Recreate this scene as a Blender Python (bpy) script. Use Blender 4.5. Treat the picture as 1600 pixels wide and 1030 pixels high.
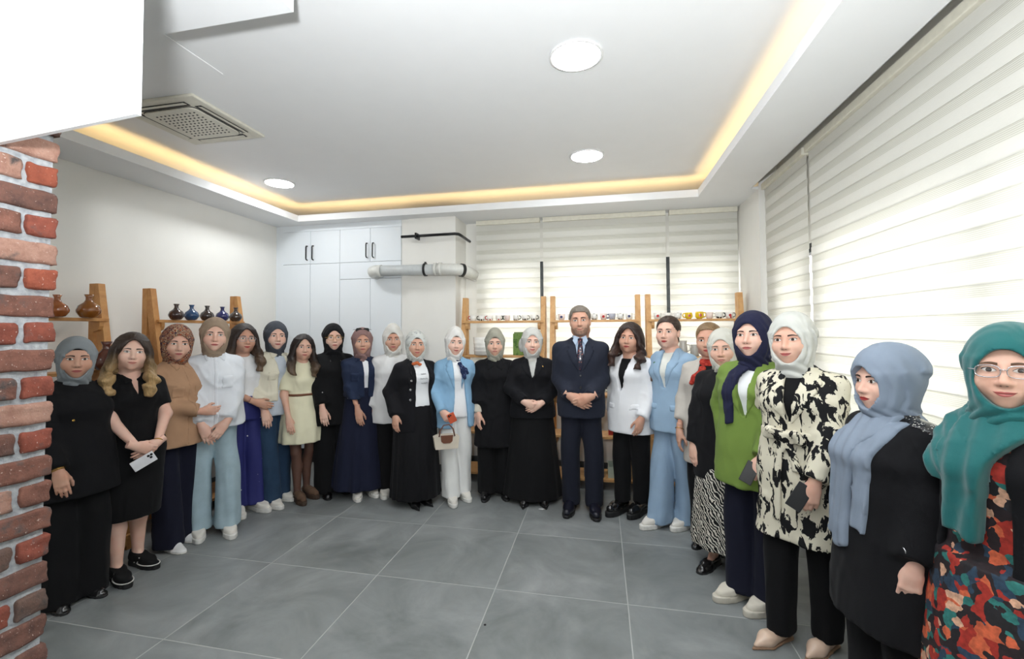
import bpy, bmesh, math, random
import numpy as np
from mathutils import Vector, Matrix

random.seed(7)
for _o in list(bpy.data.objects):
    bpy.data.objects.remove(_o, do_unlink=True)
SC = bpy.context.scene
COL = SC.collection

# ------------------------------------------------------------------ camera
CAM_POS = np.array([2.263, -2.013, 1.611])
F_PX, PITCH, YAW, ROLL, CX, CY = 710.53, 0.0327, 0.2102, -0.0054, 786.65, 493.2
cam_d = bpy.data.cameras.new('camera')
cam_d.sensor_width = 36.0
cam_d.lens = F_PX / 1600.0 * 36.0
cam_d.shift_x = (800 - CX) / 1600.0
cam_d.shift_y = (CY - 515) / 1600.0
cam_d.clip_start = 0.05
cam_o = bpy.data.objects.new('camera', cam_d)
COL.objects.link(cam_o)
_f = Vector((-math.sin(YAW) * math.cos(PITCH), math.cos(YAW) * math.cos(PITCH), math.sin(PITCH)))
_r = Vector((math.cos(YAW), math.sin(YAW), 0))
_u = _r.cross(_f)
_r2 = math.cos(ROLL) * _r + math.sin(ROLL) * _u
_u2 = -math.sin(ROLL) * _r + math.cos(ROLL) * _u
_m = Matrix((_r2, _u2, -_f)).transposed().to_4x4()
_m.translation = Vector(CAM_POS)
cam_o.matrix_world = _m
SC.camera = cam_o

# ------------------------------------------------------------------ world (overcast daylight), exposure
world = bpy.data.worlds.new('overcast_sky')
SC.world = world
world.use_nodes = True
_bg = world.node_tree.nodes['Background']
_bg.inputs['Color'].default_value = (0.98, 0.99, 1.0, 1)
_bg.inputs['Strength'].default_value = 2.7
SC.view_settings.view_transform = 'Standard'
SC.view_settings.look = 'None'
SC.view_settings.gamma = 1.0
SC.view_settings.use_curve_mapping = False
SC.view_settings.exposure = 1.1
PANEL_STRENGTH = 40.0      # round ceiling lamps
COVE_STRENGTH = 5.0        # warm LED strip in the ceiling cove
FLASH_W = 190.0            # the photographer's flash, tilted up to bounce off the ceiling

fl_d = bpy.data.lights.new('camera_flash', 'SPOT')     # tilted up and bounced off the ceiling
fl_d.energy = FLASH_W
fl_d.color = (0.95, 0.98, 1.0)
fl_d.shadow_soft_size = 0.06
fl_d.spot_size = math.radians(165)
fl_d.spot_blend = 0.9
fl_o = bpy.data.objects.new('camera_flash', fl_d)
fl_o.location = (2.15, -2.1, 1.86)
fl_o.rotation_euler = Vector((-0.06, 0.62, 0.78)).to_track_quat('-Z', 'Y').to_euler()
COL.objects.link(fl_o)

# ------------------------------------------------------------------ materials
MATS = {}


def lin(c):
    """sRGB 0-255 triple -> linear rgba"""
    o = []
    for v in c[:3]:
        v = v / 255.0
        o.append(v / 12.92 if v <= 0.04045 else ((v + 0.055) / 1.055) ** 2.4)
    return (o[0], o[1], o[2], 1.0)


class NT:
    def __init__(s, name):
        s.m = bpy.data.materials.new(name)
        s.m.use_nodes = True
        s.t = s.m.node_tree
        s.b = s.t.nodes['Principled BSDF']
        s.out = s.t.nodes['Material Output']

    def n(s, typ, **kw):
        nd = s.t.nodes.new(typ)
        for k, v in kw.items():
            if hasattr(nd, k) and k not in ('Scale', 'Detail'):
                setattr(nd, k, v)
            else:
                nd.inputs[k].default_value = v
        return nd

    def l(s, a, b):
        s.t.links.new(a, b)

    def coord(s, kind='Object', scale=(1, 1, 1), rot=(0, 0, 0), loc=(0, 0, 0)):
        tc = s.n('ShaderNodeTexCoord')
        mp = s.n('ShaderNodeMapping')
        mp.inputs['Scale'].default_value = scale
        mp.inputs['Rotation'].default_value = rot
        mp.inputs['Location'].default_value = loc
        s.l(tc.outputs[kind], mp.inputs['Vector'])
        return mp.outputs['Vector']

    def noise(s, vec, scale, detail=3.0, rough=0.5, dist=0.0):
        nd = s.n('ShaderNodeTexNoise')
        nd.inputs['Scale'].default_value = scale
        nd.inputs['Detail'].default_value = detail
        nd.inputs['Roughness'].default_value = rough
        nd.inputs['Distortion'].default_value = dist
        s.l(vec, nd.inputs['Vector'])
        return nd

    def ramp(s, fac, stops, interp='LINEAR'):
        r = s.n('ShaderNodeValToRGB')
        cr = r.color_ramp
        cr.interpolation = interp
        while len(cr.elements) < len(stops):
            cr.elements.new(0.5)
        for e, (p, c) in zip(cr.elements, stops):
            e.position = p
            e.color = c if len(c) == 4 else (*c, 1)
        s.l(fac, r.inputs['Fac'])
        return r.outputs['Color']

    def mix(s, fac, a, b, mode='MIX'):
        m = s.n('ShaderNodeMix', data_type='RGBA', blend_type=mode)
        for v, k in ((fac, 0), (a, 6), (b, 7)):
            if hasattr(v, 'links') or hasattr(v, 'is_linked'):
                s.l(v, m.inputs[k])
            else:
                m.inputs[k].default_value = v
        return m.outputs[2]

    def bump(s, h, strength=0.2, dist=0.01):
        b = s.n('ShaderNodeBump')
        b.inputs['Strength'].default_value = strength
        b.inputs['Distance'].default_value = dist
        s.l(h, b.inputs['Height'])
        s.l(b.outputs['Normal'], s.b.inputs['Normal'])

    def set(s, **kw):
        for k, v in kw.items():
            k = k.replace('_', ' ')
            if hasattr(v, 'is_linked'):
                s.l(v, s.b.inputs[k])
            else:
                s.b.inputs[k].default_value = v
        return s


def paint(name, c, rough=0.6, var=0.03, bump=0.05, scale=6):
    if name in MATS:
        return MATS[name]
    t = NT(name)
    v = t.coord()
    n = t.noise(v, scale, 4)
    c = lin(c)
    d = tuple(x * (1 - var) for x in c[:3]) + (1,)
    t.set(Base_Color=t.ramp(n.outputs['Fac'], [(0.3, d), (0.7, c)]), Roughness=rough)
    if bump:
        t.bump(t.noise(v, 180, 2).outputs['Fac'], bump, 0.002)
    MATS[name] = t.m
    return t.m


def fabric(name, c, rough=0.85, var=0.12, weave=700, bump=0.25, folds=0.35, sheen=0.03, spec=0.2):
    """plain cloth: slight tone variation, fold relief and weave relief"""
    if name in MATS:
        return MATS[name]
    t = NT(name)
    v = t.coord()
    c = lin(c)
    d = tuple(x * (1 - var) for x in c[:3]) + (1,)
    n1 = t.noise(v, 9, 4)
    t.set(Base_Color=t.ramp(n1.outputs['Fac'], [(0.3, d), (0.7, c)]), Roughness=rough)
    t.b.inputs['Specular IOR Level'].default_value = spec
    t.b.inputs['Sheen Weight'].default_value = sheen
    v2 = t.coord(scale=(1, 1, 0.35))
    n2 = t.noise(v2, 11, 3, 0.5, 0.7)
    n2.noise_type = 'RIDGED_MULTIFRACTAL'
    n3 = t.noise(v, weave, 1)
    add = t.n('ShaderNodeMath', operation='MULTIPLY_ADD')
    t.l(n3.outputs['Fac'], add.inputs[0])
    add.inputs[1].default_value = 0.06
    t.l(n2.outputs['Fac'], add.inputs[2])
    t.bump(add.outputs[0], folds, 0.028)
    MATS[name] = t.m
    return t.m


def plain(name, c, rough=0.4, metal=0.0, spec=0.5, emit=0.0, coat=0.0):
    if name in MATS:
        return MATS[name]
    t = NT(name)
    c = lin(c)
    v = t.coord()
    n = t.noise(v, 25, 2)
    d = tuple(x * 0.93 for x in c[:3]) + (1,)
    t.set(Base_Color=t.ramp(n.outputs['Fac'], [(0.35, d), (0.65, c)]), Roughness=rough, Metallic=metal)
    t.b.inputs['Specular IOR Level'].default_value = spec
    t.b.inputs['Coat Weight'].default_value = coat
    if emit:
        t.b.inputs['Emission Color'].default_value = c
        t.b.inputs['Emission Strength'].default_value = emit
    MATS[name] = t.m
    return t.m


def skin_mat(name, c):
    if name in MATS:
        return MATS[name]
    t = NT(name)
    v = t.coord()
    c = lin(c)
    red = (c[0] * 0.97, c[1] * 0.84, c[2] * 0.80, 1)
    n = t.noise(v, 14, 3)
    t.set(Base_Color=t.ramp(n.outputs['Fac'], [(0.35, c), (0.75, red)]), Roughness=0.48)
    t.b.inputs['Specular IOR Level'].default_value = 0.35
    t.b.inputs['Subsurface Weight'].default_value = 0.12
    t.b.inputs['Subsurface Radius'].default_value = (0.012, 0.005, 0.003)
    t.b.inputs['Subsurface Scale'].default_value = 1.0
    t.bump(t.noise(v, 260, 2).outputs['Fac'], 0.06, 0.002)
    MATS[name] = t.m
    return t.m


def hair_mat(name, root, tip, z0=-0.02, z1=-0.2):
    """hair: dark at the roots, lighter towards the ends where it is dyed, strand streaks"""
    if name in MATS:
        return MATS[name]
    t = NT(name)
    tc = t.n('ShaderNodeAttribute', attribute_name='hz')
    v = t.coord(scale=(60, 60, 5))
    n = t.noise(v, 2.2, 4, 0.6)
    mr = t.n('ShaderNodeMapRange')
    t.l(tc.outputs['Fac'], mr.inputs['Value'])
    mr.inputs['From Min'].default_value = z0
    mr.inputs['From Max'].default_value = z1
    base = t.mix(mr.outputs['Result'], lin(root), lin(tip))
    st = t.ramp(n.outputs['Fac'], [(0.3, (0.45, 0.45, 0.45)), (0.7, (1.25, 1.25, 1.25))])
    t.set(Base_Color=t.mix(0.75, base, st, 'MULTIPLY'), Roughness=0.42)
    t.b.inputs['Specular IOR Level'].default_value = 0.4
    t.b.inputs['Anisotropic'].default_value = 0.5
    t.bump(n.outputs['Fac'], 0.5, 0.01)
    MATS[name] = t.m
    return t.m


def pattern(name, cols, scale=30, kind='noise', rough=0.85, interp='CONSTANT', detail=3, dist=0.0, stretch=(1, 1, 1), rot=(0, 0, 0), folds=0.3):
    """printed cloth: cols = [(position, sRGB)]"""
    if name in MATS:
        return MATS[name]
    t = NT(name)
    v = t.coord(scale=stretch, rot=rot)
    if kind == 'noise':
        fac = t.noise(v, scale, detail, 0.55, dist).outputs['Fac']
    elif kind == 'voronoi':
        nz = t.noise(v, scale * 0.5, 3)
        ad = t.n('ShaderNodeVectorMath', operation='MULTIPLY_ADD')
        t.l(nz.outputs['Color'], ad.inputs[0])
        ad.inputs[1].default_value = (dist, dist, dist)
        t.l(v, ad.inputs[2])
        vo = t.n('ShaderNodeTexVoronoi')
        vo.inputs['Scale'].default_value = scale
        t.l(ad.outputs[0], vo.inputs['Vector'])
        sp = t.n('ShaderNodeSeparateColor')
        t.l(vo.outputs['Color'], sp.inputs[0])
        fac = sp.outputs[0]
    else:
        w = t.n('ShaderNodeTexWave')
        w.inputs['Scale'].default_value = scale
        w.inputs['Distortion'].default_value = dist
        w.inputs['Detail'].default_value = detail
        w.inputs['Detail Scale'].default_value = 1.5
        t.l(v, w.inputs['Vector'])
        fac = w.outputs['Fac']
    t.set(Base_Color=t.ramp(fac, [(p, lin(c)) for p, c in cols], interp), Roughness=rough)
    t.b.inputs['Specular IOR Level'].default_value = 0.25
    n2 = t.noise(t.coord(scale=(1, 1, 0.35)), 16, 3, 0.5, 0.6)
    t.bump(n2.outputs['Fac'], folds, 0.02)
    MATS[name] = t.m
    return t.m


# ------------------------------------------------------------------ object helpers
def link(o, parent=None):
    COL.objects.link(o)
    if parent is not None:
        o.parent = parent
    return o


def tag(o, label=None, cat=None, group=None, kind=None):
    if label:
        o['label'] = label
    if cat:
        o['category'] = cat
    if group:
        o['group'] = group
    if kind:
        o['kind'] = kind
    return o


def empty(name, loc=(0, 0, 0), rz=0.0):
    o = bpy.data.objects.new(name, None)
    o.empty_display_size = 0.1
    o.location = loc
    o.rotation_euler = (0, 0, rz)
    COL.objects.link(o)
    return o


def mesh_obj(name, verts, faces, mat, parent=None, smooth=False, mats=None, midx=None):
    me = bpy.data.meshes.new(name)
    me.from_pydata([tuple(v) for v in verts], [], [tuple(f) for f in faces])
    for m in (mats or [mat]):
        me.materials.append(m)
    if midx is not None:
        me.polygons.foreach_set('material_index', np.asarray(midx, dtype=np.int32))
    if smooth:
        me.polygons.foreach_set('use_smooth', np.ones(len(me.polygons), dtype=bool))
    me.update()
    return link(bpy.data.objects.new(name, me), parent)


def np_mesh(name, V, Q, mats, midx=None, parent=None, smooth=True, hz=None):
    """fast mesh from numpy arrays; Q = (n,4) quads or a list of index arrays of one width each"""
    me = bpy.data.meshes.new(name)
    if not isinstance(Q, list):
        Q = [Q]
    Q = [np.asarray(q, dtype=np.int32) for q in Q if len(q)]
    loops = np.concatenate([q.ravel() for q in Q])
    counts = np.concatenate([np.full(len(q), q.shape[1], dtype=np.int32) for q in Q])
    me.vertices.add(len(V))
    me.vertices.foreach_set('co', np.asarray(V, dtype=np.float32).ravel())
    me.loops.add(len(loops))
    me.loops.foreach_set('vertex_index', loops)
    me.polygons.add(len(counts))
    st = np.zeros(len(counts), dtype=np.int32)
    st[1:] = np.cumsum(counts)[:-1]
    me.polygons.foreach_set('loop_start', st)
    if midx is not None:
        me.polygons.foreach_set('material_index', np.asarray(midx, dtype=np.int32))
    me.polygons.foreach_set('use_smooth', np.full(len(counts), smooth, dtype=bool))
    for m in mats:
        me.materials.append(m)
    if hz is not None:
        a = me.attributes.new('hz', 'FLOAT', 'POINT')
        a.data.foreach_set('value', np.asarray(hz, dtype=np.float32))
    me.update(calc_edges=True)
    me.validate()
    return link(bpy.data.objects.new(name, me), parent)


class MB:
    """collects boxes, tubes, lathes, prisms into one mesh"""

    def __init__(s):
        s.v, s.f = [], []

    def raw(s, v, f):
        b = len(s.v)
        s.v += [tuple(x) for x in v]
        s.f += [tuple(i + b for i in q) for q in f]
        return s

    def box(s, lo, hi, bev=0.0):
        if bev <= 0:
            x0, y0, z0 = lo
            x1, y1, z1 = hi
            return s.raw([(x0, y0, z0), (x1, y0, z0), (x1, y1, z0), (x0, y1, z0), (x0, y0, z1), (x1, y0, z1), (x1, y1, z1), (x0, y1, z1)],
                         [(0, 3, 2, 1), (4, 5, 6, 7), (0, 1, 5, 4), (1, 2, 6, 5), (2, 3, 7, 6), (3, 0, 4, 7)])
        bm = bmesh.new()
        bmesh.ops.create_cube(bm, size=1)
        for v in bm.verts:
            v.co = Vector([lo[i] + (v.co[i] + 0.5) * (hi[i] - lo[i]) for i in range(3)])
        bmesh.ops.bevel(bm, geom=bm.edges[:], offset=bev, segments=2, affect='EDGES', profile=0.6)
        bm.verts.index_update()
        s.raw([v.co for v in bm.verts], [[v.index for v in f.verts] for f in bm.faces])
        bm.free()
        return s

    def tube(s, pts, r, n=10, closed=False, cap=True):
        pts = [Vector(p) for p in pts]
        m = len(pts)
        rs = r if isinstance(r, (list, tuple)) else [r] * m
        V, Fc = [], []
        ref = None
        for i, p in enumerate(pts):
            if closed:
                d = pts[(i + 1) % m] - pts[i - 1]
            else:
                d = pts[min(i + 1, m - 1)] - pts[max(i - 1, 0)]
            d.normalize()
            if ref is None:
                ref = Vector((0, 0, 1)) if abs(d.z) < 0.9 else Vector((1, 0, 0))
            a = (ref - d * ref.dot(d))
            if a.length < 1e-5:
                a = Vector((0.3, 1, 0.2))
                a = a - d * a.dot(d)
            a.normalize()
            ref = a
            b = d.cross(a)
            for k in range(n):
                t = 2 * math.pi * k / n
                V.append(p + (a * math.cos(t) + b * math.sin(t)) * rs[i])
        for i in range(m if closed else m - 1):
            for k in range(n):
                i2 = (i + 1) % m
                Fc.append((i * n + k, i * n + (k + 1) % n, i2 * n + (k + 1) % n, i2 * n + k))
        if cap and not closed:
            Fc.append(tuple(range(n - 1, -1, -1)))
            Fc.append(tuple((m - 1) * n + k for k in range(n)))
        return s.raw(V, Fc)

    def lathe(s, prof, c=(0, 0, 0), n=24):
        V, Fc = [], []
        for r, z in prof:
            for k in range(n):
                t = 2 * math.pi * k / n
                V.append((c[0] + r * math.cos(t), c[1] + r * math.sin(t), c[2] + z))
        for i in range(len(prof) - 1):
            for k in range(n):
                Fc.append((i * n + k, i * n + (k + 1) % n, (i + 1) * n + (k + 1) % n, (i + 1) * n + k))
        Fc.append(tuple(range(n - 1, -1, -1)))
        Fc.append(tuple((len(prof) - 1) * n + k for k in range(n)))
        return s.raw(V, Fc)

    def prism(s, poly, axis, a, b):
        """poly in the two other axes (cyclic order), extruded along axis from a to b"""
        n = len(poly)
        V = []
        for c in (a, b):
            for p, q in poly:
                V.append({0: (c, p, q), 1: (p, c, q), 2: (p, q, c)}[axis])
        Fc = [tuple(range(n)), tuple(range(2 * n - 1, n - 1, -1))]
        for k in range(n):
            Fc.append((k, n + k, n + (k + 1) % n, (k + 1) % n))
        return s.raw(V, Fc)

    def build(s, name, mat, parent=None, smooth=False, fix=True):
        o = mesh_obj(name, s.v, s.f, mat, parent, smooth)
        if fix:
            bm = bmesh.new()
            bm.from_mesh(o.data)
            bmesh.ops.recalc_face_normals(bm, faces=bm.faces[:])
            bm.to_mesh(o.data)
            bm.free()
        return o


def auto_smooth(o, ang=35):
    me = o.data
    me.polygons.foreach_set('use_smooth', np.ones(len(me.polygons), dtype=bool))
    bm = bmesh.new()
    bm.from_mesh(me)
    lim = math.radians(ang)
    for e in bm.edges:
        if len(e.link_faces) == 2 and e.calc_face_angle(0) > lim:
            e.smooth = False
    bm.to_mesh(me)
    bm.free()
    return o


def copy_tree(o, parent=None, loc=None, rz=None):
    c = o.copy()
    COL.objects.link(c)
    c.parent = parent
    if loc is not None:
        c.location = loc
    if rz is not None:
        c.rotation_euler = (0, 0, rz)
    for ch in list(o.children):
        copy_tree(ch, c)
    return c


def struct(name, mb, mat, parent=None, smooth=False):
    o = mb.build(name, mat, parent, smooth)
    if parent is None:
        o['kind'] = 'structure'
    return o

# ================================================================== THE ROOM
XL, XR = -1.75, 3.74          # left wall, right pier face
YB = 3.0                      # front plane of the cabinets and the column
YN = -5.2                     # wall behind the photographer
ZS, ZC = 2.94, 3.15           # soffit, upper ceiling
m_wall = paint('wall_paint_warm_white', (232, 230, 224), 0.75, 0.02, 0.06)
m_ceil = paint('ceiling_paint_white', (236, 237, 238), 0.8, 0.015, 0.04)
m_board = paint('white_gloss_panel', (240, 242, 242), 0.45, 0.01, 0.0)


def tile_mat():
    t = NT('grey_concrete_porcelain')
    oi = t.n('ShaderNodeObjectInfo')
    tc = t.n('ShaderNodeTexCoord')
    ad = t.n('ShaderNodeVectorMath', operation='MULTIPLY_ADD')
    cb = t.n('ShaderNodeCombineXYZ')
    t.l(oi.outputs['Random'], cb.inputs[0])
    t.l(oi.outputs['Random'], cb.inputs[2])
    t.l(cb.outputs[0], ad.inputs[0])
    ad.inputs[1].default_value = (37, 0, 19)
    t.l(tc.outputs['Object'], ad.inputs[2])
    n1 = t.noise(ad.outputs[0], 2.1, 5, 0.6, 0.8)
    n2 = t.noise(ad.outputs[0], 9, 5, 0.65, 0.3)
    c1 = t.ramp(n1.outputs['Fac'], [(0.28, lin((110, 114, 114))), (0.5, lin((131, 135, 135))), (0.74, lin((151, 154, 154)))])
    c2 = t.ramp(n2.outputs['Fac'], [(0.3, (0.86, 0.86, 0.86)), (0.7, (1.06, 1.06, 1.06))])
    t.set(Base_Color=t.mix(0.8, c1, c2, 'MULTIPLY'), Roughness=t.ramp(n2.outputs['Fac'], [(0.3, (0.36, 0.36, 0.36)), (0.7, (0.52, 0.52, 0.52))]))
    t.b.inputs['Specular IOR Level'].default_value = 0.45
    return t.m


m_tile = tile_mat()
m_grout = paint('pale_grout', (172, 173, 171), 0.9, 0.05, 0)
floor = struct('floor', MB().box((XL - 0.3, YN - 0.1, -0.06), (4.5, 4.2, -0.0009)), m_grout)
T = 0.8
tile_me = None
for i in range(-3, 6):
    for j in range(-3, 5):
        if tile_me is None:
            o = MB().box((0.0028, 0.0028, -0.012), (T - 0.0028, T - 0.0028, 0.0), 0.0012).build('tile', m_tile, floor)
            tile_me = o.data
        else:
            o = link(bpy.data.objects.new('tile', tile_me), floor)
        o.location = (i * T, j * T, random.uniform(-0.0004, 0.0))

# ---- walls
struct('wall_left', MB().box((XL - 0.15, YN, 0), (XL, YB + 0.7, 3.4)), m_wall)
struct('wall_near', MB().box((XL - 0.15, YN - 0.15, 0), (4.3, YN, 3.4)), m_wall)
# back wall: behind the cabinets, then the window wall with its opening
WZ0, WZ1 = 0.92, 2.44         # window opening
WY = 3.42                     # inner face of the window wall
struct('wall_back', MB().box((XL - 0.15, 3.62, 0), (0.66, 3.8, 3.4))
       .box((0.60, WY, 0), (4.3, WY + 0.22, WZ0)).box((0.60, WY, WZ1), (4.3, WY + 0.22, 3.4))
       .box((0.60, WY, WZ0), (0.86, WY + 0.22, WZ1)).box((3.70, WY, WZ0), (4.3, WY + 0.22, WZ1)), m_wall)
# column between cabinets and window niche
struct('wall_column', MB().box((0.045, YB - 0.01, 0), (0.632, 3.66, ZS + 0.02)).box((-0.047, YB + 0.012, 0), (0.045, 3.66, ZS + 0.02)), m_wall)
# right wall: pier, then windows
RX = 3.90
RWZ0, RWZ1 = 0.95, 2.30
struct('wall_right', MB().box((XR, 2.66, 0), (4.3, WY, 3.4))
       .box((RX, -1.25, 0), (RX + 0.22, 2.66, RWZ0)).box((RX, -1.25, RWZ1), (RX + 0.22, 2.66, 3.4))
       .box((RX, 2.44, RWZ0), (RX + 0.22, 2.66, RWZ1)).box((RX, 1.66, RWZ0), (RX + 0.22, 1.80, RWZ1))
       .box((XR, YN, 0), (4.3, -1.25, 3.4)), m_wall)
# sills
m_sill = paint('marble_sill', (206, 204, 198), 0.35, 0.08, 0)
struct('trim_1', MB().box((RX - 0.06, -1.25, RWZ0 - 0.035), (RX + 0.1, 2.66, RWZ0), 0.004), m_sill)
struct('trim_2', MB().box((0.64, WY - 0.05, WZ0 - 0.035), (3.74, WY + 0.1, WZ0), 0.004), m_sill)
m_skirt = paint('dark_grey_skirting', (88, 90, 90), 0.5, 0.1, 0)
struct('baseboard_back', MB().box((0.05, YB - 0.022, 0), (0.644, YB - 0.01, 0.08), 0.003).box((0.632, YB - 0.022, 0), (0.644, WY, 0.08), 0.003)
       .box((0.644, WY - 0.012, 0), (XR, WY, 0.08), 0.003), m_skirt)
struct('baseboard_left', MB().box((XL, YN, 0), (XL + 0.012, YB + 0.05, 0.08), 0.003), m_skirt)
struct('baseboard_right', MB().box((XR - 0.012, 2.66, 0), (XR, WY, 0.08), 0.003).box((RX - 0.012, -1.25, 0), (RX, 2.66, 0.08), 0.003), m_skirt)

# ---- ceiling: upper slab, soffit ring with a raised lip, cove behind it
struct('ceiling', MB().box((XL - 0.15, YN - 0.1, ZC), (4.3, 3.8, ZC + 0.12)), m_ceil)
RXA, RXB, RYB = -1.30, 3.235, 2.81
LIP = 0.02
soff = MB()
soff.box((XL, -3.4, ZS), (RXA - LIP, 3.62, ZS + 0.02))
soff.box((RXB + LIP, -3.4, ZS), (XR - 0.085, WY, ZS + 0.02))
soff.box((XR - 0.085, 2.66, ZS), (XR, WY, ZS + 0.02))
soff.box((RXA - LIP, RYB + LIP, ZS), (RXB + LIP, WY, ZS + 0.02))
soff.box((RXA - LIP, -3.4, ZS), (RXA, RYB + LIP, ZS + 0.075))
soff.box((RXB, -3.4, ZS), (RXB + LIP, RYB + LIP, ZS + 0.075))
soff.box((RXA, RYB, ZS), (RXB, RYB + LIP, ZS + 0.0751))
soff.box((XR - 0.085, -1.25, ZS), (XR - 0.07, 2.66, ZC))
struct('trim_3', soff, m_ceil)
# dropped box near the photographer and the tall white panel in front of the brick pier
struct('trim_4', MB().box((-0.55, -1.3, ZS), (1.03, -0.385, ZC)), m_ceil)
_a, _b = Vector((1.150, -1.122)), Vector((0.608, -1.069))
_d = (_b - _a).normalized()
_b = _a + _d * 1.5
_n = Vector((-_d.y, _d.x))
if _n.y < 0:
    _n = -_n
_poly = [tuple(_a), tuple(_b), tuple(_b + _n * 0.012), tuple(_a + _n * 0.012)]
struct('wall_panel', MB().prism(_poly, 2, 2.15, ZC), m_board)

# ---- warm LED strip lying in the cove
m_led = NT('warm_led')
m_led.b.inputs['Emission Color'].default_value = (1.0, 0.66, 0.27, 1)
m_led.b.inputs['Emission Strength'].default_value = COVE_STRENGTH
m_led = m_led.m
led = MB()
for lo, hi in (((RXA - 0.055, -3.3, ZS + 0.021), (RXA - 0.035, RYB + 0.05, ZS + 0.033)), ((RXB + 0.035, -3.3, ZS + 0.021), (RXB + 0.055, RYB + 0.05, ZS + 0.033)),
               ((RXA - 0.055, RYB + 0.035, ZS + 0.021), (RXB + 0.055, RYB + 0.055, ZS + 0.033))):
    led.box(lo, hi)
tag(led.build('led_strip', m_led), 'warm amber LED strip hidden in the ceiling cove', 'light strip')

# ---- round ceiling lamps
m_lamp = NT('lamp_diffuser')
m_lamp.b.inputs['Emission Color'].default_value = (0.93, 0.97, 1.0, 1)
m_lamp.b.inputs['Emission Strength'].default_value = PANEL_STRENGTH
m_lamp = m_lamp.m
m_rim = plain('lamp_rim_white', (238, 238, 238), 0.4)


def lamp(x, y, label):
    r = empty('ceiling_lamp', (x, y, ZC))
    MB().lathe([(0.150, -0.001), (0.150, -0.009), (0.135, -0.011), (0.135, -0.001)], n=40).build('rim', m_rim, r, True)
    MB().lathe([(0.134, -0.002), (0.134, -0.010), (0.05, -0.0115), (0.001, -0.012)], n=40).build('diffuser', m_lamp, r, True)
    tag(r, label, 'lamp', 'round recessed ceiling lamps')


lamp(2.146, 0.52, 'largest round ceiling lamp, nearest the camera in the recessed ceiling')
lamp(2.163, 2.02, 'round ceiling lamp above the man in the suit near the far cove')
lamp(-0.968, 2.06, 'round ceiling lamp at the left, above the white cabinets corner')
for k, (x, y) in enumerate(((2.15, -1.0), (2.15, -2.5), (2.15, -4.0), (-0.97, -2.5))):
    lamp(x, y, 'round ceiling lamp behind the camera, ' + ('first', 'second', 'third', 'last')[k] + ' of the four')

# ---- ceiling cassette air conditioner and hatch
ac = empty('air_conditioner', (-0.61, 0.705, ZC))
tag(ac, 'square cream ceiling cassette air conditioner with perforated grille', 'air conditioner')
m_ac = plain('cream_plastic', (214, 211, 198), 0.5)
m_dark = plain('dark_slot', (30, 30, 30), 0.7)
A = 0.325
MB().box((-A, -A, -0.022), (A, A, 0), 0.008).build('panel', m_ac, ac)
for q in range(4):
    c, s_ = [(1, 0), (0, 1), (-1, 0), (0, -1)][q]
    slot = MB()
    lo = (0.225, -0.21, -0.0245)
    hi = (0.275, 0.21, -0.0225)
    pts = [(x, y, z) for z in (lo[2], hi[2]) for (x, y) in ((lo[0], lo[1]), (hi[0], lo[1]), (hi[0], hi[1]), (lo[0], hi[1]))]
    slot.raw([(x * c - y * s_, x * s_ + y * c, z) for x, y, z in pts], [(0, 3, 2, 1), (4, 5, 6, 7), (0, 1, 5, 4), (1, 2, 6, 5), (2, 3, 7, 6), (3, 0, 4, 7)])
    so = slot.build('air_slot', m_dark, ac)
    fl = MB()
    pts = [(x, y, z) for (x, z) in ((0.243, -0.0255), (0.273, -0.031), (0.275, -0.029), (0.245, -0.0235)) for y in (-0.20, 0.20)]
    fl.raw([(x * c - y * s_, x * s_ + y * c, z) for x, y, z in pts], [(0, 2, 3, 1), (2, 4, 5, 3), (4, 6, 7, 5), (6, 0, 1, 7), (0, 6, 4, 2), (1, 3, 5, 7)])
    fl.build('flap', m_ac, so)
gr = MB()
rr = 0.05
poly = []
for cx, cy, a0 in ((1, 1, 0), (-1, 1, 90), (-1, -1, 180), (1, -1, 270)):
    for k in range(6):
        a = math.radians(a0 + k * 18)
        poly.append((cx * (0.215 - rr) + rr * math.cos(a), cy * (0.215 - rr) + rr * math.sin(a)))
gr.prism(poly, 2, -0.034, -0.02)
gro = gr.build('grille', m_ac, ac)
MB().prism([(x * 1.015, y * 1.015) for x, y in poly], 2, -0.0262, -0.0215).build('grille_gap', m_dark, ac)
holes = MB()
for a in range(10):
    for b in range(10):
        x, y = -0.155 + a * 0.0344 + (0.0 if b % 2 else 0.01), -0.155 + b * 0.0344
        holes.prism([(x - .008, y - .004), (x + .008, y - .008), (x + .008, y + .004), (x - .008, y + .008)], 2, -0.0346, -0.0338)
ho = holes.build('grille_perforation', m_dark, gro)
ho['kind'] = 'stuff'
hatch = empty('access_hatch', (-0.115, 0.05, ZC))
tag(hatch, 'flush white square access hatch in the ceiling by the air conditioner', 'hatch')
MB().box((-0.195, -0.195, -0.004), (0.195, 0.195, 0.0), 0.001).build('hatch_door', m_ceil, hatch)

# ---- brick pier
BX, BYF = 0.575, -0.90
PITCH_B = 0.082
struct_brick = MB().box((0.10, -1.75, 0), (BX - 0.012, BYF - 0.012, 2.62))


def mortar_mat():
    t = NT('grey_mortar')
    v = t.coord()
    n = t.noise(v, 60, 4)
    t.set(Base_Color=t.ramp(n.outputs['Fac'], [(0.3, lin((138, 142, 146))), (0.7, lin((172, 175, 178)))]), Roughness=0.95)
    t.bump(n.outputs['Fac'], 0.6, 0.01)
    return t.m


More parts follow.
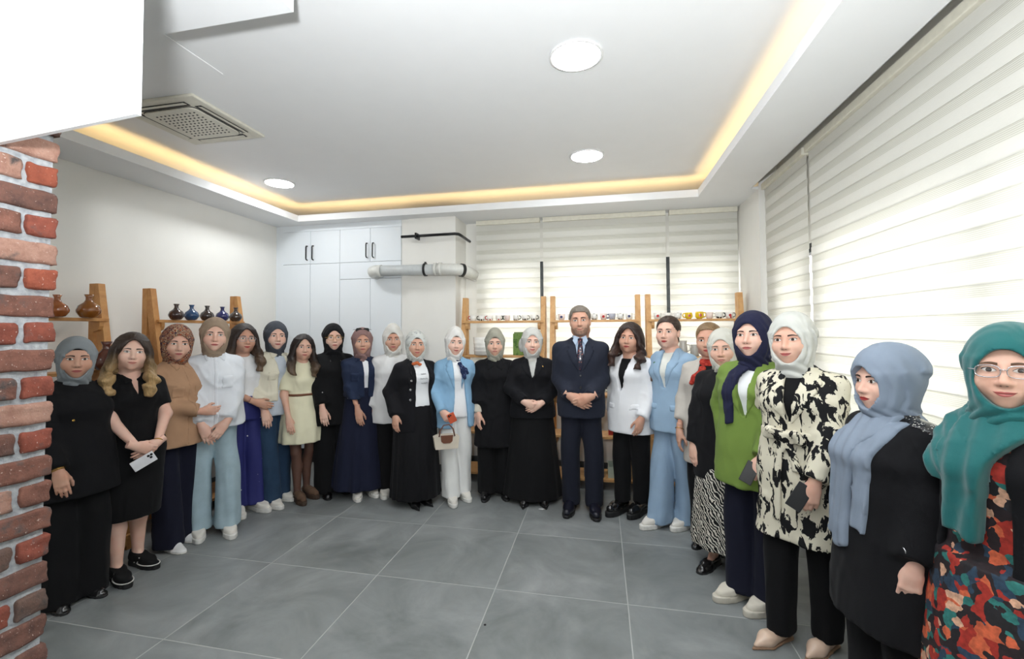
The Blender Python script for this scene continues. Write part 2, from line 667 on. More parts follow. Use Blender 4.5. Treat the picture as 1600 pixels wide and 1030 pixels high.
def brick_mat(k):
    t = NT('old_brick_%d' % k)
    pal = [((106, 54, 42), (136, 72, 56)), ((92, 60, 50), (126, 84, 70)), ((126, 62, 44), (150, 80, 58)), ((76, 54, 48), (114, 78, 66)), ((134, 96, 82), (164, 128, 112)), ((70, 60, 56), (110, 82, 70))][k]
    oi = t.n('ShaderNodeObjectInfo')
    tc = t.n('ShaderNodeTexCoord')
    cb = t.n('ShaderNodeCombineXYZ')
    t.l(oi.outputs['Random'], cb.inputs[0])
    ad = t.n('ShaderNodeVectorMath', operation='MULTIPLY_ADD')
    t.l(cb.outputs[0], ad.inputs[0])
    ad.inputs[1].default_value = (50, 0, 0)
    t.l(tc.outputs['Object'], ad.inputs[2])
    n = t.noise(ad.outputs[0], 28, 5, 0.65)
    n2 = t.noise(ad.outputs[0], 14, 4, 0.6)
    n3 = t.noise(ad.outputs[0], 130, 3, 0.6)
    c = t.ramp(n.outputs['Fac'], [(0.3, lin(pal[0])), (0.65, lin(pal[1]))])
    soot = t.ramp(n2.outputs['Fac'], [(0.55, (0, 0, 0)), (0.68, (1, 1, 1))])
    c = t.mix(soot, c, lin((74, 66, 64)))
    fleck = t.ramp(n3.outputs['Fac'], [(0.66, (0, 0, 0)), (0.72, (1, 1, 1))])
    c = t.mix(fleck, c, lin((190, 170, 158)))
    t.set(Base_Color=c, Roughness=0.9)
    t.bump(n3.outputs['Fac'], 0.5, 0.006)
    return t.m


m_mortar = mortar_mat()
brick_wall = struct('wall_brick', struct_brick, m_mortar)
m_bricks = [brick_mat(k) for k in range(6)]


def brick_mesh(L, Wd, Hh, seed):
    rnd = random.Random(seed)
    bm = bmesh.new()
    bmesh.ops.create_cube(bm, size=1)
    for v in bm.verts:
        v.co = Vector((v.co.x * Wd, v.co.y * L, v.co.z * Hh))
    bmesh.ops.bevel(bm, geom=bm.edges[:], offset=0.007, segments=2, affect='EDGES', profile=0.5)
    bmesh.ops.subdivide_edges(bm, edges=[e for e in bm.edges if e.calc_length() > 0.04], cuts=4, use_grid_fill=True)
    ph = [rnd.uniform(0, 6) for _ in range(9)]
    for v in bm.verts:
        c = v.co
        d = 0.0022 * math.sin(c.y * 70 + ph[0] + c.z * 50) + 0.0018 * math.sin(c.z * 120 + ph[1] + c.y * 33) + rnd.uniform(-0.0016, 0.0016)
        c += c.normalized() * d
    me = bpy.data.meshes.new('brick')
    bm.to_mesh(me)
    bm.free()
    me.polygons.foreach_set('use_smooth', np.ones(len(me.polygons), dtype=bool))
    return me


BW = 0.17
full = [brick_mesh(BW, 0.09, 0.064, 10 + k) for k in range(5)]
half = [brick_mesh(0.078, 0.09, 0.063, 30 + k) for k in range(5)]
pal_order = [0, 3, 0, 4, 2, 4, 0, 4, 3, 4, 0, 1, 3, 1, 0, 1, 1, 3, 2, 3, 0, 1, 5, 3, 2, 1]
nb = 0
for c in range(0, 32):
    z = 0.012 + c * PITCH_B + 0.041
    y = BYF
    cells = [('h', 0.08), ('f', BW), ('f', BW)] if c % 2 else [('f', BW), ('f', BW), ('h', 0.08)]
    for q, (kind, L) in enumerate(cells):
        me = (full if kind == 'f' else half)[(c * 3 + q) % 5]
        key = (pal_order[c % len(pal_order)] + q * 2 + (q * c) % 3) % 6 if q else pal_order[(c * 5 + 3) % len(pal_order)]
        o = link(bpy.data.objects.new('brick', me), brick_wall)
        o.location = (BX - 0.045 + random.uniform(-0.003, 0.004), y - L / 2 + random.uniform(-0.002, 0.003), z + random.uniform(-0.002, 0.002))
        o.rotation_euler = (random.uniform(-.01, .01), random.uniform(-.015, .015), random.uniform(-.02, .02))
        o.material_slots  # mesh is shared; the material sits on the object
        if not me.materials:
            me.materials.append(m_bricks[0])
        o.material_slots[0].link = 'OBJECT'
        o.material_slots[0].material = m_bricks[key]
        y -= L + 0.014

# ---- built-in white cabinets
m_cab = paint('cabinet_white_lacquer', (226, 231, 235), 0.42, 0.01, 0)
m_seam = plain('cabinet_shadow_gap', (96, 100, 104), 0.8)
m_blk = plain('black_metal', (22, 22, 24), 0.4, 0.3)
m_plinth = plain('black_plinth', (26, 25, 25), 0.5)
GX = [-1.645, -1.262, -0.856, -0.447, -0.047]


def cabinet(name, x0, x1, z0, z1, doors, label, handles):
    r = empty(name, (x0, YB, z0))
    tag(r, label, 'cabinet', 'white built-in cabinets on the back wall')
    MB().box((0.0015, 0.022, 0), (x1 - x0 - 0.0015, 0.55, z1 - z0)).build('body', m_seam, r)
    for k, (a, b, c, d) in enumerate(doors):
        g = 0.0022
        o = MB().box((a - x0 + g, 0.0, c - z0 + g), (b - x0 - g, 0.02, d - z0 - g), 0.0015).build('door', m_cab, r)
        if k in handles:
            hx = handles[k] - x0
            hz0, hz1 = 2.50 - z0, 2.675 - z0
            h = MB().tube([(hx, 0.0, hz0), (hx, -0.026, hz0 + 0.004), (hx, -0.032, hz0 + 0.02), (hx, -0.032, hz1 - 0.02), (hx, -0.026, hz1 - 0.004), (hx, 0.0, hz1)], 0.0075, 8).build('handle', m_blk, o, True)


cabinet('wall_cabinet', GX[0], GX[2], 2.45, 2.86, [(GX[0], GX[1], 2.45, 2.86), (GX[1], GX[2], 2.45, 2.86)], 'upper two-door white cabinet with black handles, next to the left wall', {0: GX[1] - 0.042, 1: GX[1] + 0.042})
cabinet('wall_cabinet', GX[2], GX[4], 2.45, 2.86, [(GX[2], GX[3], 2.45, 2.86), (GX[3], GX[4], 2.45, 2.86)], 'upper two-door white cabinet with black handles, next to the column', {0: GX[3] - 0.042, 1: GX[3] + 0.042})
cabinet('tall_cabinet', GX[0], GX[2], 0.17, 2.45, [(GX[0], GX[1], 0.17, 2.45), (GX[1], GX[2], 0.17, 2.45)], 'tall plain white two-door cabinet next to the left wall', {})
cabinet('tall_cabinet', GX[2], GX[4], 0.17, 2.45, [(GX[2], GX[3], 0.17, 2.245), (GX[3], GX[4], 0.17, 2.245), (GX[2], GX[4], 2.245, 2.45)], 'tall white two-door cabinet under the grey pipe, next to the column', {})
struct('trim_5', MB().box((XL, YB + 0.004, 0.0), (GX[0], YB + 0.3, ZS)).box((GX[0], YB + 0.004, 2.861), (GX[4], YB + 0.3, ZS)), m_cab)
struct('baseboard_cabinet', MB().box((GX[0], YB + 0.035, 0.0), (GX[4], YB + 0.3, 0.168)), m_plinth)

# ---- drain pipe across the column and black curtain rod
m_pvc = plain('grey_pvc', (196, 200, 200), 0.35)
m_pvc2 = plain('white_pvc', (216, 216, 210), 0.35)
m_rub = plain('black_rubber_clamp', (28, 28, 28), 0.6)
pipe = empty('drain_pipe', (0.2, 2.86, 2.31))
tag(pipe, 'grey plastic drain pipe running across the cabinet and column', 'pipe')


def off(p):
    return (p[0] - 0.2, p[1] - 2.86, p[2] - 2.31)


PR = 0.062
MB().tube([off(p) for p in ((-0.30, 2.86, 2.315), (0.45, 2.86, 2.308))], PR, 20).build('straight_pipe', m_pvc, pipe, True)
MB().tube([off(p) for p in ((-0.36, 3.01, 2.30), (-0.36, 2.92, 2.305), (-0.345, 2.88, 2.31), (-0.30, 2.86, 2.315), (-0.24, 2.86, 2.315))], PR + 0.006, 20).build('elbow', m_pvc2, pipe, True)
MB().tube([off(p) for p in ((0.43, 2.86, 2.308), (0.60, 2.86, 2.305), (0.68, 2.875, 2.30), (0.735, 2.92, 2.295), (0.76, 3.00, 2.29), (0.76, 3.425, 2.285))], PR + 0.004, 20).build('bend', m_pvc2, pipe, True)
for x in (-0.24, 0.44, 0.50):
    MB().tube([off((x - 0.014, 2.86, 2.311)), off((x + 0.014, 2.86, 2.311))], PR + 0.012, 20).build('coupling', m_pvc2, pipe, True)
cl = MB().tube([off((0.315 - 0.012, 2.86, 2.31)), off((0.315 + 0.012, 2.86, 2.31))], PR + 0.013, 20)
cl.box(off((0.305, 2.85, 2.37)), off((0.325, 2.87, 2.398))).box(off((0.30, 2.90, 2.30)), off((0.33, 3.0, 2.32)))
cl.build('clamp', m_rub, pipe)
MB().tube([off(p) for p in ((0.722, 2.906, 2.297), (0.742, 2.93, 2.295))], PR + 0.014, 20).build('clamp', m_rub, pipe)
rod = empty('gas_pipe', (0.0, 2.9, 2.71))
tag(rod, 'thin black metal pipe bent around the white column', 'pipe')
MB().tube([(0.0, 0, 0.0), (0.655, 0, 0.004), (0.69, 0.02, 0.003), (0.70, 0.08, 0.0), (0.70, 0.45, -0.002)], 0.016, 12).build('tube', m_blk, rod, True)
MB().box((0.175, -0.024, -0.033), (0.195, 0.10, 0.036), 0.003).build('bracket', m_blk, rod)

# ---- windows and zebra blinds
m_alu = plain('anthracite_aluminium', (48, 52, 54), 0.45, 0.2)
tg = NT('window_glass')
_tr = tg.n('ShaderNodeBsdfTransparent')
_gl = tg.n('ShaderNodeBsdfGlossy')
_gl.inputs['Roughness'].default_value = 0.02
_mx = tg.n('ShaderNodeMixShader')
_mx.inputs[0].default_value = 0.06
tg.l(_tr.outputs[0], _mx.inputs[1])
tg.l(_gl.outputs[0], _mx.inputs[2])
tg.l(_mx.outputs[0], tg.out.inputs['Surface'])
m_glass = tg.m


def blind_mat(name, col, transl, threads):
    t = NT(name)
    t.t.nodes.remove(t.b)
    v = t.coord()
    df = t.n('ShaderNodeBsdfDiffuse')
    tl = t.n('ShaderNodeBsdfTranslucent')
    mx = t.n('ShaderNodeMixShader')
    c = lin(col)
    if threads:
        w = t.n('ShaderNodeTexWave', wave_type='BANDS', bands_direction='Z')
        w.inputs['Scale'].default_value = 6.28 / 2 / 0.0082 / 10 * 1.0
        t.l(v, w.inputs['Vector'])
        cc = t.ramp(w.outputs['Fac'], [(0.35, (c[0] * 0.80, c[1] * 0.80, c[2] * 0.78, 1)), (0.6, c)])
        t.l(cc, df.inputs[0])
        t.l(cc, tl.inputs[0])
    else:
        n = t.noise(t.coord(scale=(1, 1, 40)), 30, 2)
        cc = t.ramp(n.outputs['Fac'], [(0.3, (c[0] * 0.95, c[1] * 0.95, c[2] * 0.94, 1)), (0.7, c)])
        t.l(cc, df.inputs[0])
        t.l(cc, tl.inputs[0])
    mx.inputs[0].default_value = transl
    t.l(df.outputs[0], mx.inputs[1])
    t.l(tl.outputs[0], mx.inputs[2])
    t.l(mx.outputs[0], t.out.inputs['Surface'])
    return t.m


m_bsol = blind_mat('blind_solid_band', (243, 242, 237), 0.46, False)
m_bshe = blind_mat('blind_sheer_band', (241, 240, 233), 0.50, True)
m_casset = plain('blind_cassette_cream', (226, 222, 206), 0.5)
PB = 0.118


def blind(axis, a0, a1, plane, z0, z1, label, sgn):
    """axis 0: blind along X in plane Y=plane; axis 1: along Y in plane X=plane; sgn = side of the room"""
    L = a1 - a0
    r = empty('zebra_blind', ((a0, plane, z1) if axis == 0 else (plane, a0, z1)), 0 if axis == 0 else math.pi / 2)
    tag(r, label, 'blind', 'white zebra roller blinds')
    s = sgn   # local -y (axis 0) faces the room
    MB().box((0, -0.03, -0.055), (L, 0.035, 0.0), 0.006).build('cassette', m_casset, r)
    bd = None
    z = -0.055
    k = 0
    sol = MB().box((0, -0.001 + 0.004 * s, -0.067), (L, 0.0 + 0.004 * s, 0)).build('solid_band', m_bsol, r)
    she = MB().box((0, -0.0005, -0.056), (L, 0.0005, 0.004)).build('sheer_band', m_bshe, r)
    first = True
    while z - PB > -(z1 - z0):
        if first:
            so, sh = sol, she
            first = False
        else:
            so = link(bpy.data.objects.new('solid_band', sol.data), r)
            sh = link(bpy.data.objects.new('sheer_band', she.data), r)
        so.location = (0, random.uniform(-.0008, .0008), z)
        sh.location = (0, 0, z - 0.064)
        z -= PB
    MB().box((0, -0.009, z - 0.02), (L, 0.009, z + 0.004), 0.004).build('bottom_bar', m_casset, r)
    return r


BY = 3.30
blind(0, 0.80, 1.575, BY, 0.90, ZS - 0.001, 'narrow white zebra blind on the back window beside the column', -1)
blind(0, 1.612, 2.985, BY, 0.90, ZS - 0.001, 'widest back-window zebra blind, behind the man in the suit', -1)
blind(0, 3.022, 3.725, BY, 0.90, ZS - 0.001, 'white zebra blind on the back window beside the right pier', -1)
blind(1, 1.745, 2.625, 3.785, 0.90, ZS + 0.03, 'narrow white zebra blind at the far end of the right wall', 1)
blind(1, -1.15, 1.705, 3.785, 0.90, ZS + 0.03, 'largest white zebra blind covering the near right window', 1)


def window(name, axis, spans, plane, z0, z1, fw=0.075):
    r = empty(name, (0, plane, 0) if axis == 0 else (plane, 0, 0))
    r['kind'] = 'structure'
    for a, b in spans:
        f = MB()
        if axis == 0:
            bx = lambda p, q, c, d: f.box((p, -0.03, c), (q, 0.04, d), 0.004)
        else:
            bx = lambda p, q, c, d: f.box((-0.03, p, c), (0.04, q, d), 0.004)
        bx(a, a + fw, z0, z1)
        bx(b - fw, b, z0, z1)
        bx(a + fw, b - fw, z0, z0 + fw)
        bx(a + fw, b - fw, z1 - fw, z1)
        fo = f.build('window_frame', m_alu, r)
        g = MB()
        if axis == 0:
            g.box((a + fw, 0.002, z0 + fw), (b - fw, 0.008, z1 - fw))
        else:
            g.box((0.002, a + fw, z0 + fw), (0.008, b - fw, z1 - fw))
        g.build('pane', m_glass, fo)
    return r


window('window_1', 0, [(0.86, 1.594), (1.594, 3.003), (3.003, 3.70)], WY + 0.03, WZ0, WZ1)
window('window_2', 1, [(1.80, 2.44)], RX + 0.05, RWZ0, RWZ1)
window('window_3', 1, [(-1.25, 0.2), (0.2, 1.66)], RX + 0.05, RWZ0, RWZ1)
# dark jambs seen in the gaps between the back blinds

# ================================================================== SHELVES AND CERAMICS
def wood_mat(name, c0, c1):
    t = NT(name)
    oi = t.n('ShaderNodeObjectInfo')
    v = t.coord(scale=(3, 3, 3))
    cb = t.n('ShaderNodeCombineXYZ')
    t.l(oi.outputs['Random'], cb.inputs[0])
    ad = t.n('ShaderNodeVectorMath', operation='MULTIPLY_ADD')
    t.l(cb.outputs[0], ad.inputs[0])
    ad.inputs[1].default_value = (20, 0, 0)
    t.l(v, ad.inputs[2])
    n = t.noise(ad.outputs[0], 2.5, 5, 0.6, 1.5)
    t.set(Base_Color=t.ramp(n.outputs['Fac'], [(0.3, lin(c0)), (0.7, lin(c1))]), Roughness=0.5)
    return t.m


m_wood = wood_mat('honey_pine', (190, 140, 86), (214, 168, 112))
m_wood2 = wood_mat('amber_pine', (176, 120, 66), (200, 148, 90))
SHZ = [0.11, 0.52, 0.93, 1.335, 1.72]


def shelf_unit(loc, rz, W, label, mat):
    r = empty('shelf_unit', loc, rz)
    tag(r, label, 'shelf', 'wooden A-frame display shelves')
    PW, PD, HT = 0.052, 0.085, 1.99
    yb, yf = -0.01, -0.385

    def front(z):
        return -0.055 + (yf + 0.055) * (1 - z / HT)
    for x0 in (0.0, W - PW):
        MB().box((x0, -PD * 0.6, 0.0), (x0 + PW, 0.0, HT), 0.003).build('post', mat, r)
        m = MB()
        m.prism([(yf - 0.03, 0.0), (yf + 0.055, 0.0), (-0.054, HT - 0.2), (-0.054, HT), (-0.085, HT)], 0, x0 + 0.001, x0 + PW - 0.001)
        m.build('post', mat, r)
    for k, z in enumerate(SHZ):
        yd = front(z) - 0.06
        MB().box((0.02, yd, z - 0.024), (W - 0.02, -0.055, z), 0.002).build('shelf_board', mat, r)
        for x0, x1 in ((PW, PW + 0.03), (W - PW - 0.03, W - PW)):
            poly = [(-0.06, z - 0.025), (yd + 0.01, z - 0.025), (yd + 0.01, z - 0.06), (yd + 0.02, z - 0.085), (yd + 0.045, z - 0.098), (-0.06, z - 0.1)]
            MB().prism(poly, 0, x0, x1).build('bracket', mat, r)
    return r


UB = 3.13
shelf_unit((0.700, UB, 0), 0, 0.965, 'honey wood display shelf in front of the narrow back blind, behind the blue blazer', m_wood)
shelf_unit((1.717, UB, 0), 0, 0.965, 'honey wood display shelf in front of the back window, behind the man', m_wood)
shelf_unit((2.735, UB, 0), 0, 0.955, 'honey wood display shelf with yellow mugs, beside the right pier', m_wood)
LB = -1.60
shelf_unit((LB, 1.165, 0), math.pi / 2, 1.00, 'amber wood shelf holding five round vases on the left wall', m_wood2)
shelf_unit((LB, -0.20, 0), math.pi / 2, 1.00, 'amber wood shelf on the left wall, half hidden by the brick pier', m_wood2)

m_cer = plain('white_glaze', (236, 233, 226), 0.2, coat=0.5)


def spots_mat(name, base, dot, scale, thr):
    t = NT(name)
    v = t.coord()
    vo = t.n('ShaderNodeTexVoronoi')
    vo.inputs['Scale'].default_value = scale
    t.l(v, vo.inputs['Vector'])
    t.set(Base_Color=t.ramp(vo.outputs['Distance'], [(0.0, lin(dot)), (thr, lin(base))], 'CONSTANT'), Roughness=0.2)
    return t.m


def glaze(name, c):
    return plain(name, c, 0.12, coat=0.6)


MUGM = dict(white=m_cer, yellow=glaze('yellow_glaze', (238, 200, 40)), blackspots=spots_mat('black_spot_glaze', (236, 233, 226), (30, 30, 32), 34, 0.34),
            redspots=spots_mat('red_spot_glaze', (238, 232, 224), (190, 40, 40), 30, 0.3), bluespots=spots_mat('blue_spot_glaze', (236, 234, 230), (40, 50, 120), 26, 0.32),
            greyspots=spots_mat('grey_spot_glaze', (232, 230, 224), (150, 150, 146), 40, 0.35), pink=glaze('pink_glaze', (234, 214, 206)),
            stripes=pattern('blue_stripe_glaze', [(0.0, (236, 234, 230)), (0.5, (36, 46, 110))], 22, 'wave', 0.2, folds=0.0))
HM = dict(white=m_cer, black=glaze('black_glaze', (34, 32, 32)), red=glaze('red_glaze', (186, 44, 44)), yellow=MUGM['yellow'], grey=glaze('grey_glaze', (150, 146, 140)), blue=glaze('navy_glaze', (40, 48, 100)))


def mug(x, y, z, body, hand, side, label, s=1.0, motif=None, round_=False):
    r = empty('mug', (x, y, z))
    tag(r, label, 'mug', 'painted mugs on the top shelves')
    R, h = 0.043 * s, 0.075 * s
    if round_:
        pr = [(R * 0.6, 0), (R * 0.95, h * .25), (R * 1.02, h * 0.5), (R * 0.95, h * .8), (R * 0.9, h), (R * 0.82, h), (R * 0.86, h * .5), (R * 0.5, h * .1)]
    else:
        pr = [(R * 0.62, 0), (R * 0.75, h * .06), (R * 0.92, h * 0.4), (R, h), (R * 0.93, h), (R * 0.85, h * 0.4), (R * 0.55, h * .1)]
    MB().lathe(pr, n=20).build('cup', MUGM[body], r, True)
    sx = side
    MB().tube([(sx * R * 0.88, 0, h * 0.85), (sx * (R + 0.013), 0, h * 0.86), (sx * (R + 0.021), 0, h * 0.6), (sx * (R + 0.016), 0, h * 0.32), (sx * R * 0.86, 0, h * 0.22)], 0.007 * s, 8).build('handle', HM[hand], r, True)
    if motif:
        m = MB()
        n = 16
        V = [(0, -R * 1.03, h * 0.5)]
        for k in range(n):
            a = 2 * math.pi * k / n
            dx, dz = 0.016 * s * math.cos(a), 0.016 * s * math.sin(a)
            V.append((dx, -math.sqrt(max((R * 1.0) ** 2 - dx * dx, 0)) - 0.0008, h * 0.5 + dz))
        m.raw(V, [(0, k + 1, (k + 1) % n + 1) for k in range(n)])
        m.build('painted_motif', HM[motif], r)


zt = SHZ[4] + 0.0005
ym = UB - 0.12
u1 = [(0.835, 'white', 'red', -1, 'small white mug with red handle, first at the left on the back shelves'), 
      (0.935, 'blackspots', 'black', -1, 'black-dotted mug left of the red-handled one on the left back shelf'), (1.035, 'redspots', 'red', -1, 'red-patterned mug with thick red handle on the left back shelf'),
      (1.135, 'redspots', 'black', 1, 'red-patterned mug with black handle on the left back shelf'), (1.235, 'pink', 'black', -1, 'pale pink mug with black handle on the left back shelf'),
      (1.335, 'greyspots', 'black', 1, 'grey-speckled mug with black handle on the left back shelf'), (1.435, 'blackspots', 'grey', 1, 'black-dotted mug second from the right on the left back shelf'), (1.535, 'blackspots', 'black', 1, 'black-dotted mug last at the right on the left back shelf')]
for x, b, h_, sd, lb in u1:
    mug(x, ym, zt, b, h_, sd, lb, 0.82)
u2 = [(1.845, 'pink', 'white', -1, 'pink mug with a blue flower, left end of the middle shelf', 'blue'), (1.950, 'greyspots', 'white', 1, 'grey-speckled mug left of the man\'s head', None),
      (2.200, 'greyspots', 'white', -1, 'grey-speckled mug just right of the man\'s head', None), (2.295, 'pink', 'blue', 1, 'pale mug with brown-red foot on the middle shelf', 'red'),
      (2.385, 'stripes', 'blue', -1, 'navy and white striped mug on the middle shelf', None), (2.475, 'greyspots', 'white', -1, 'grey-speckled mug next to the striped one on the middle shelf', None), (2.560, 'white', 'white', 1, 'white mug with dark blue dot, right end of the middle shelf', 'blue')]
for x, b, h_, sd, lb, mo in u2:
    mug(x, ym, zt, b, h_, sd, lb, 0.9, mo)
u3 = [(2.850, 'white', 'white', 1, 'white mug with red lips motif, left end of the right shelf', 'red', False), (2.955, 'blackspots', 'white', -1, 'cream mug with black marks on the right shelf', None, False), (3.055, 'greyspots', 'white', -1, 'small grey-speckled mug on the right shelf', None, False),
      (3.160, 'yellow', 'yellow', -1, 'left of the two yellow mugs on the right shelf', 'red', True), (3.265, 'yellow', 'yellow', 1, 'taller right one of the two yellow mugs on the right shelf', 'red', True), (3.360, 'pink', 'white', 1, 'pale pink mug beside the yellow mugs', None, False),
      (3.455, 'blackspots', 'black', 1, 'cow-spotted mug on the right shelf', None, True), (3.550, 'redspots', 'grey', 1, 'white mug with red dots at the right end of the shelf', 'red', False)]
for k, (x, b, h_, sd, lb, mo, rd) in enumerate(u3):
    mug(x, ym, zt, b, h_, sd, lb, 0.98 if k == 4 else 0.88, mo, rd)


def vase(loc, c, label, s=1.0, grp='glazed long-necked vases'):
    m = glaze('vase_glaze_%d_%d_%d' % c, c)
    r = empty('vase', loc)
    tag(r, label, 'vase', grp)
    k = s
    MB().lathe([(0.03 * k, 0), (0.045 * k, 0.006 * k), (0.064 * k, 0.035 * k), (0.066 * k, 0.05 * k), (0.055 * k, 0.08 * k), (0.03 * k, 0.1 * k), (0.018 * k, 0.115 * k), (0.017 * k, 0.135 * k), (0.026 * k, 0.155 * k), (0.022 * k, 0.155 * k), (0.012 * k, 0.13 * k)], n=28).build('body', m, r, True)
    MB().tube([(0.0195 * k * math.cos(a * math.pi / 9), 0.0195 * k * math.sin(a * math.pi / 9), 0.113 * k) for a in range(18)], 0.003 * k, 6, closed=True).build('neck_ring', m, r, True)


vx = LB + 0.16
for y, c, lb in ((1.345, (62, 44, 40), 'brown round vase, leftmost of the row of five'), (1.50, (44, 74, 112), 'teal-blue round vase, second in the row of five'), (1.67, (58, 46, 40), 'dark brown round vase in the middle of the row of five'),
                 (1.85, (40, 42, 96), 'deep blue round vase, fourth in the row of five'), (2.02, (64, 50, 42), 'brown round vase, rightmost of the row of five')):
    vase((vx, y, zt), c, lb, 0.92)
vase((vx + 0.02, 0.62, zt), (132, 78, 26), 'large amber vase on the shelf by the brick pier', 1.1)
vase((vx + 0.02, 0.42, zt), (150, 84, 40), 'amber vase partly hidden behind the brick pier', 1.0)
vase((vx + 0.14, 0.66, SHZ[3] + 0.0005), (84, 40, 28), 'dark red-brown glass vase on the second shelf behind the first woman', 1.35)

# things on the lower back shelves
r = empty('pot_basket', (0.98, 2.96, SHZ[3] + 0.0005))
tag(r, 'white ribbed ceramic pot on the second shelf beside the blue blazer', 'pot')
MB().lathe([(0.10, 0), (0.115, 0.01), (0.118, 0.1), (0.125, 0.2), (0.118, 0.2), (0.11, 0.1), (0.10, 0.02)], n=28).build('pot', m_cer, r, True)
for z in (0.05, 0.09, 0.13, 0.17):
    MB().tube([((0.1175 + 0.03 * (z - .05) * .8) * math.cos(a * math.pi / 14), (0.1175 + 0.03 * (z - .05) * .8) * math.sin(a * math.pi / 14), z) for a in range(28)], 0.004, 6, closed=True).build('rib', m_cer, r, True)
r = empty('green_box', (1.37, 3.0, SHZ[3] + 0.0005))
tag(r, 'tall green leafy-print canister on the second shelf behind the sage hijab', 'canister')
MB().box((-0.06, -0.05, 0), (0.06, 0.05, 0.24), 0.006).build('body', pattern('leaf_print', [(0.0, (74, 104, 52)), (0.45, (110, 136, 74)), (0.7, (150, 160, 100))], 30, folds=0), r)
MB().box((-0.05, -0.04, 0.236), (0.05, 0.04, 0.256), 0.004).build('lid', plain('olive_lid', (96, 118, 62), 0.5), r)
m_glassy = plain('smoky_ceramic', (176, 172, 164), 0.2)
for x, hh, lb in ((2.98, .10, 'small grey ceramic cup on the second shelf of the right unit'), (3.09, .16, 'grey ceramic carafe on the second shelf of the right unit'), (3.2, .12, 'grey ceramic beaker right of the carafe on the second shelf')):
    r = empty('ceramic_jar', (x, 2.95, SHZ[3] + 0.0005))
    tag(r, lb, 'jar')
    MB().lathe([(0.035, 0), (0.042, 0.01), (0.040, hh * .6), (0.034, hh * .8), (0.038, hh), (0.032, hh), (0.03, hh * .7), (0.03, 0.02)], n=22).build('body', m_glassy, r, True)
    MB().tube([(0.036, 0, hh * .75), (0.066, 0, hh * .72), (0.068, 0, hh * .4), (0.038, 0, hh * .3)], 0.005, 8).build('handle', m_glassy, r, True)


def tray(x0, x1, y0, y1, z, h, c, label, nm='tray'):
    r = empty(nm, ((x0 + x1) / 2, (y0 + y1) / 2, z))
    a, b = (x1 - x0) / 2, (y1 - y0) / 2
    tag(r, label, nm.replace('_', ' '))
    m = plain('tray_%d_%d_%d' % c, c, 0.45)
    MB().box((-a, -b, 0), (a, b, 0.008), 0.002).build('base', m, r)
    for lo, hi in (((-a, -b, 0.008), (a, -b + 0.01, h)), ((-a, b - 0.01, 0.008), (a, b, h)), ((-a, -b + 0.01, 0.008), (-a + 0.01, b - 0.01, h)), ((a - 0.01, -b + 0.01, 0.008), (a, b - 0.01, h))):
        MB().box(lo, hi, 0.002).build('side', m, r)


z0, z1, z2 = SHZ[0] + 0.0005, SHZ[1] + 0.0005, SHZ[2] + 0.0005
tray(2.08, 2.28, 2.76, 3.02, z0, 0.13, (84, 88, 98), 'slate grey box on the bottom shelf between the man\'s legs', 'storage_box')
tray(2.32, 2.44, 2.76, 3.0, z0, 0.11, (168, 178, 164), 'pale green tray on the bottom shelf right of the man', 'tray')
tray(2.46, 2.60, 2.76, 3.02, z0, 0.13, (196, 160, 116), 'tan wooden tray on the bottom shelf by the black trousers', 'tray')
tray(2.33, 2.45, 2.86, 3.02, z1, 0.07, (176, 46, 36), 'red box on the third shelf by the white blazer', 'red_box')
tray(1.00, 1.16, 2.80, 3.0, z0, 0.08, (60, 62, 66), 'dark tray on the bottom shelf behind the white trousers', 'tray')
for x, zz, c, lb in ((2.86, z0, (226, 222, 212), 'white plate on the bottom shelf left of the light blue trousers'), (3.42, z0, (222, 220, 212), 'white plate on the bottom shelf behind the patterned skirt'), (2.83, z1, (190, 120, 70), 'small brown bowl on the third shelf left of the light blue suit'), (2.90, z2, (70, 66, 64), 'dark bowl on the middle shelf left of the light blue suit')):
    r = empty('plate', (x, 2.88, zz))
    tag(r, lb, 'plate')
    m = glaze('plate_%d' % c[0], c)
    MB().lathe([(0.035, 0), (0.05, 0.004), (0.085, 0.028), (0.09, 0.034), (0.084, 0.034), (0.05, 0.012), (0.01, 0.01)], n=24).build('dish', m, r, True)
    MB().lathe([(0.02, 0.011), (0.03, 0.03), (0.026, 0.05), (0.012, 0.055)], n=16).build('cup', glaze('dark_cup', (60, 52, 48)), r, True)

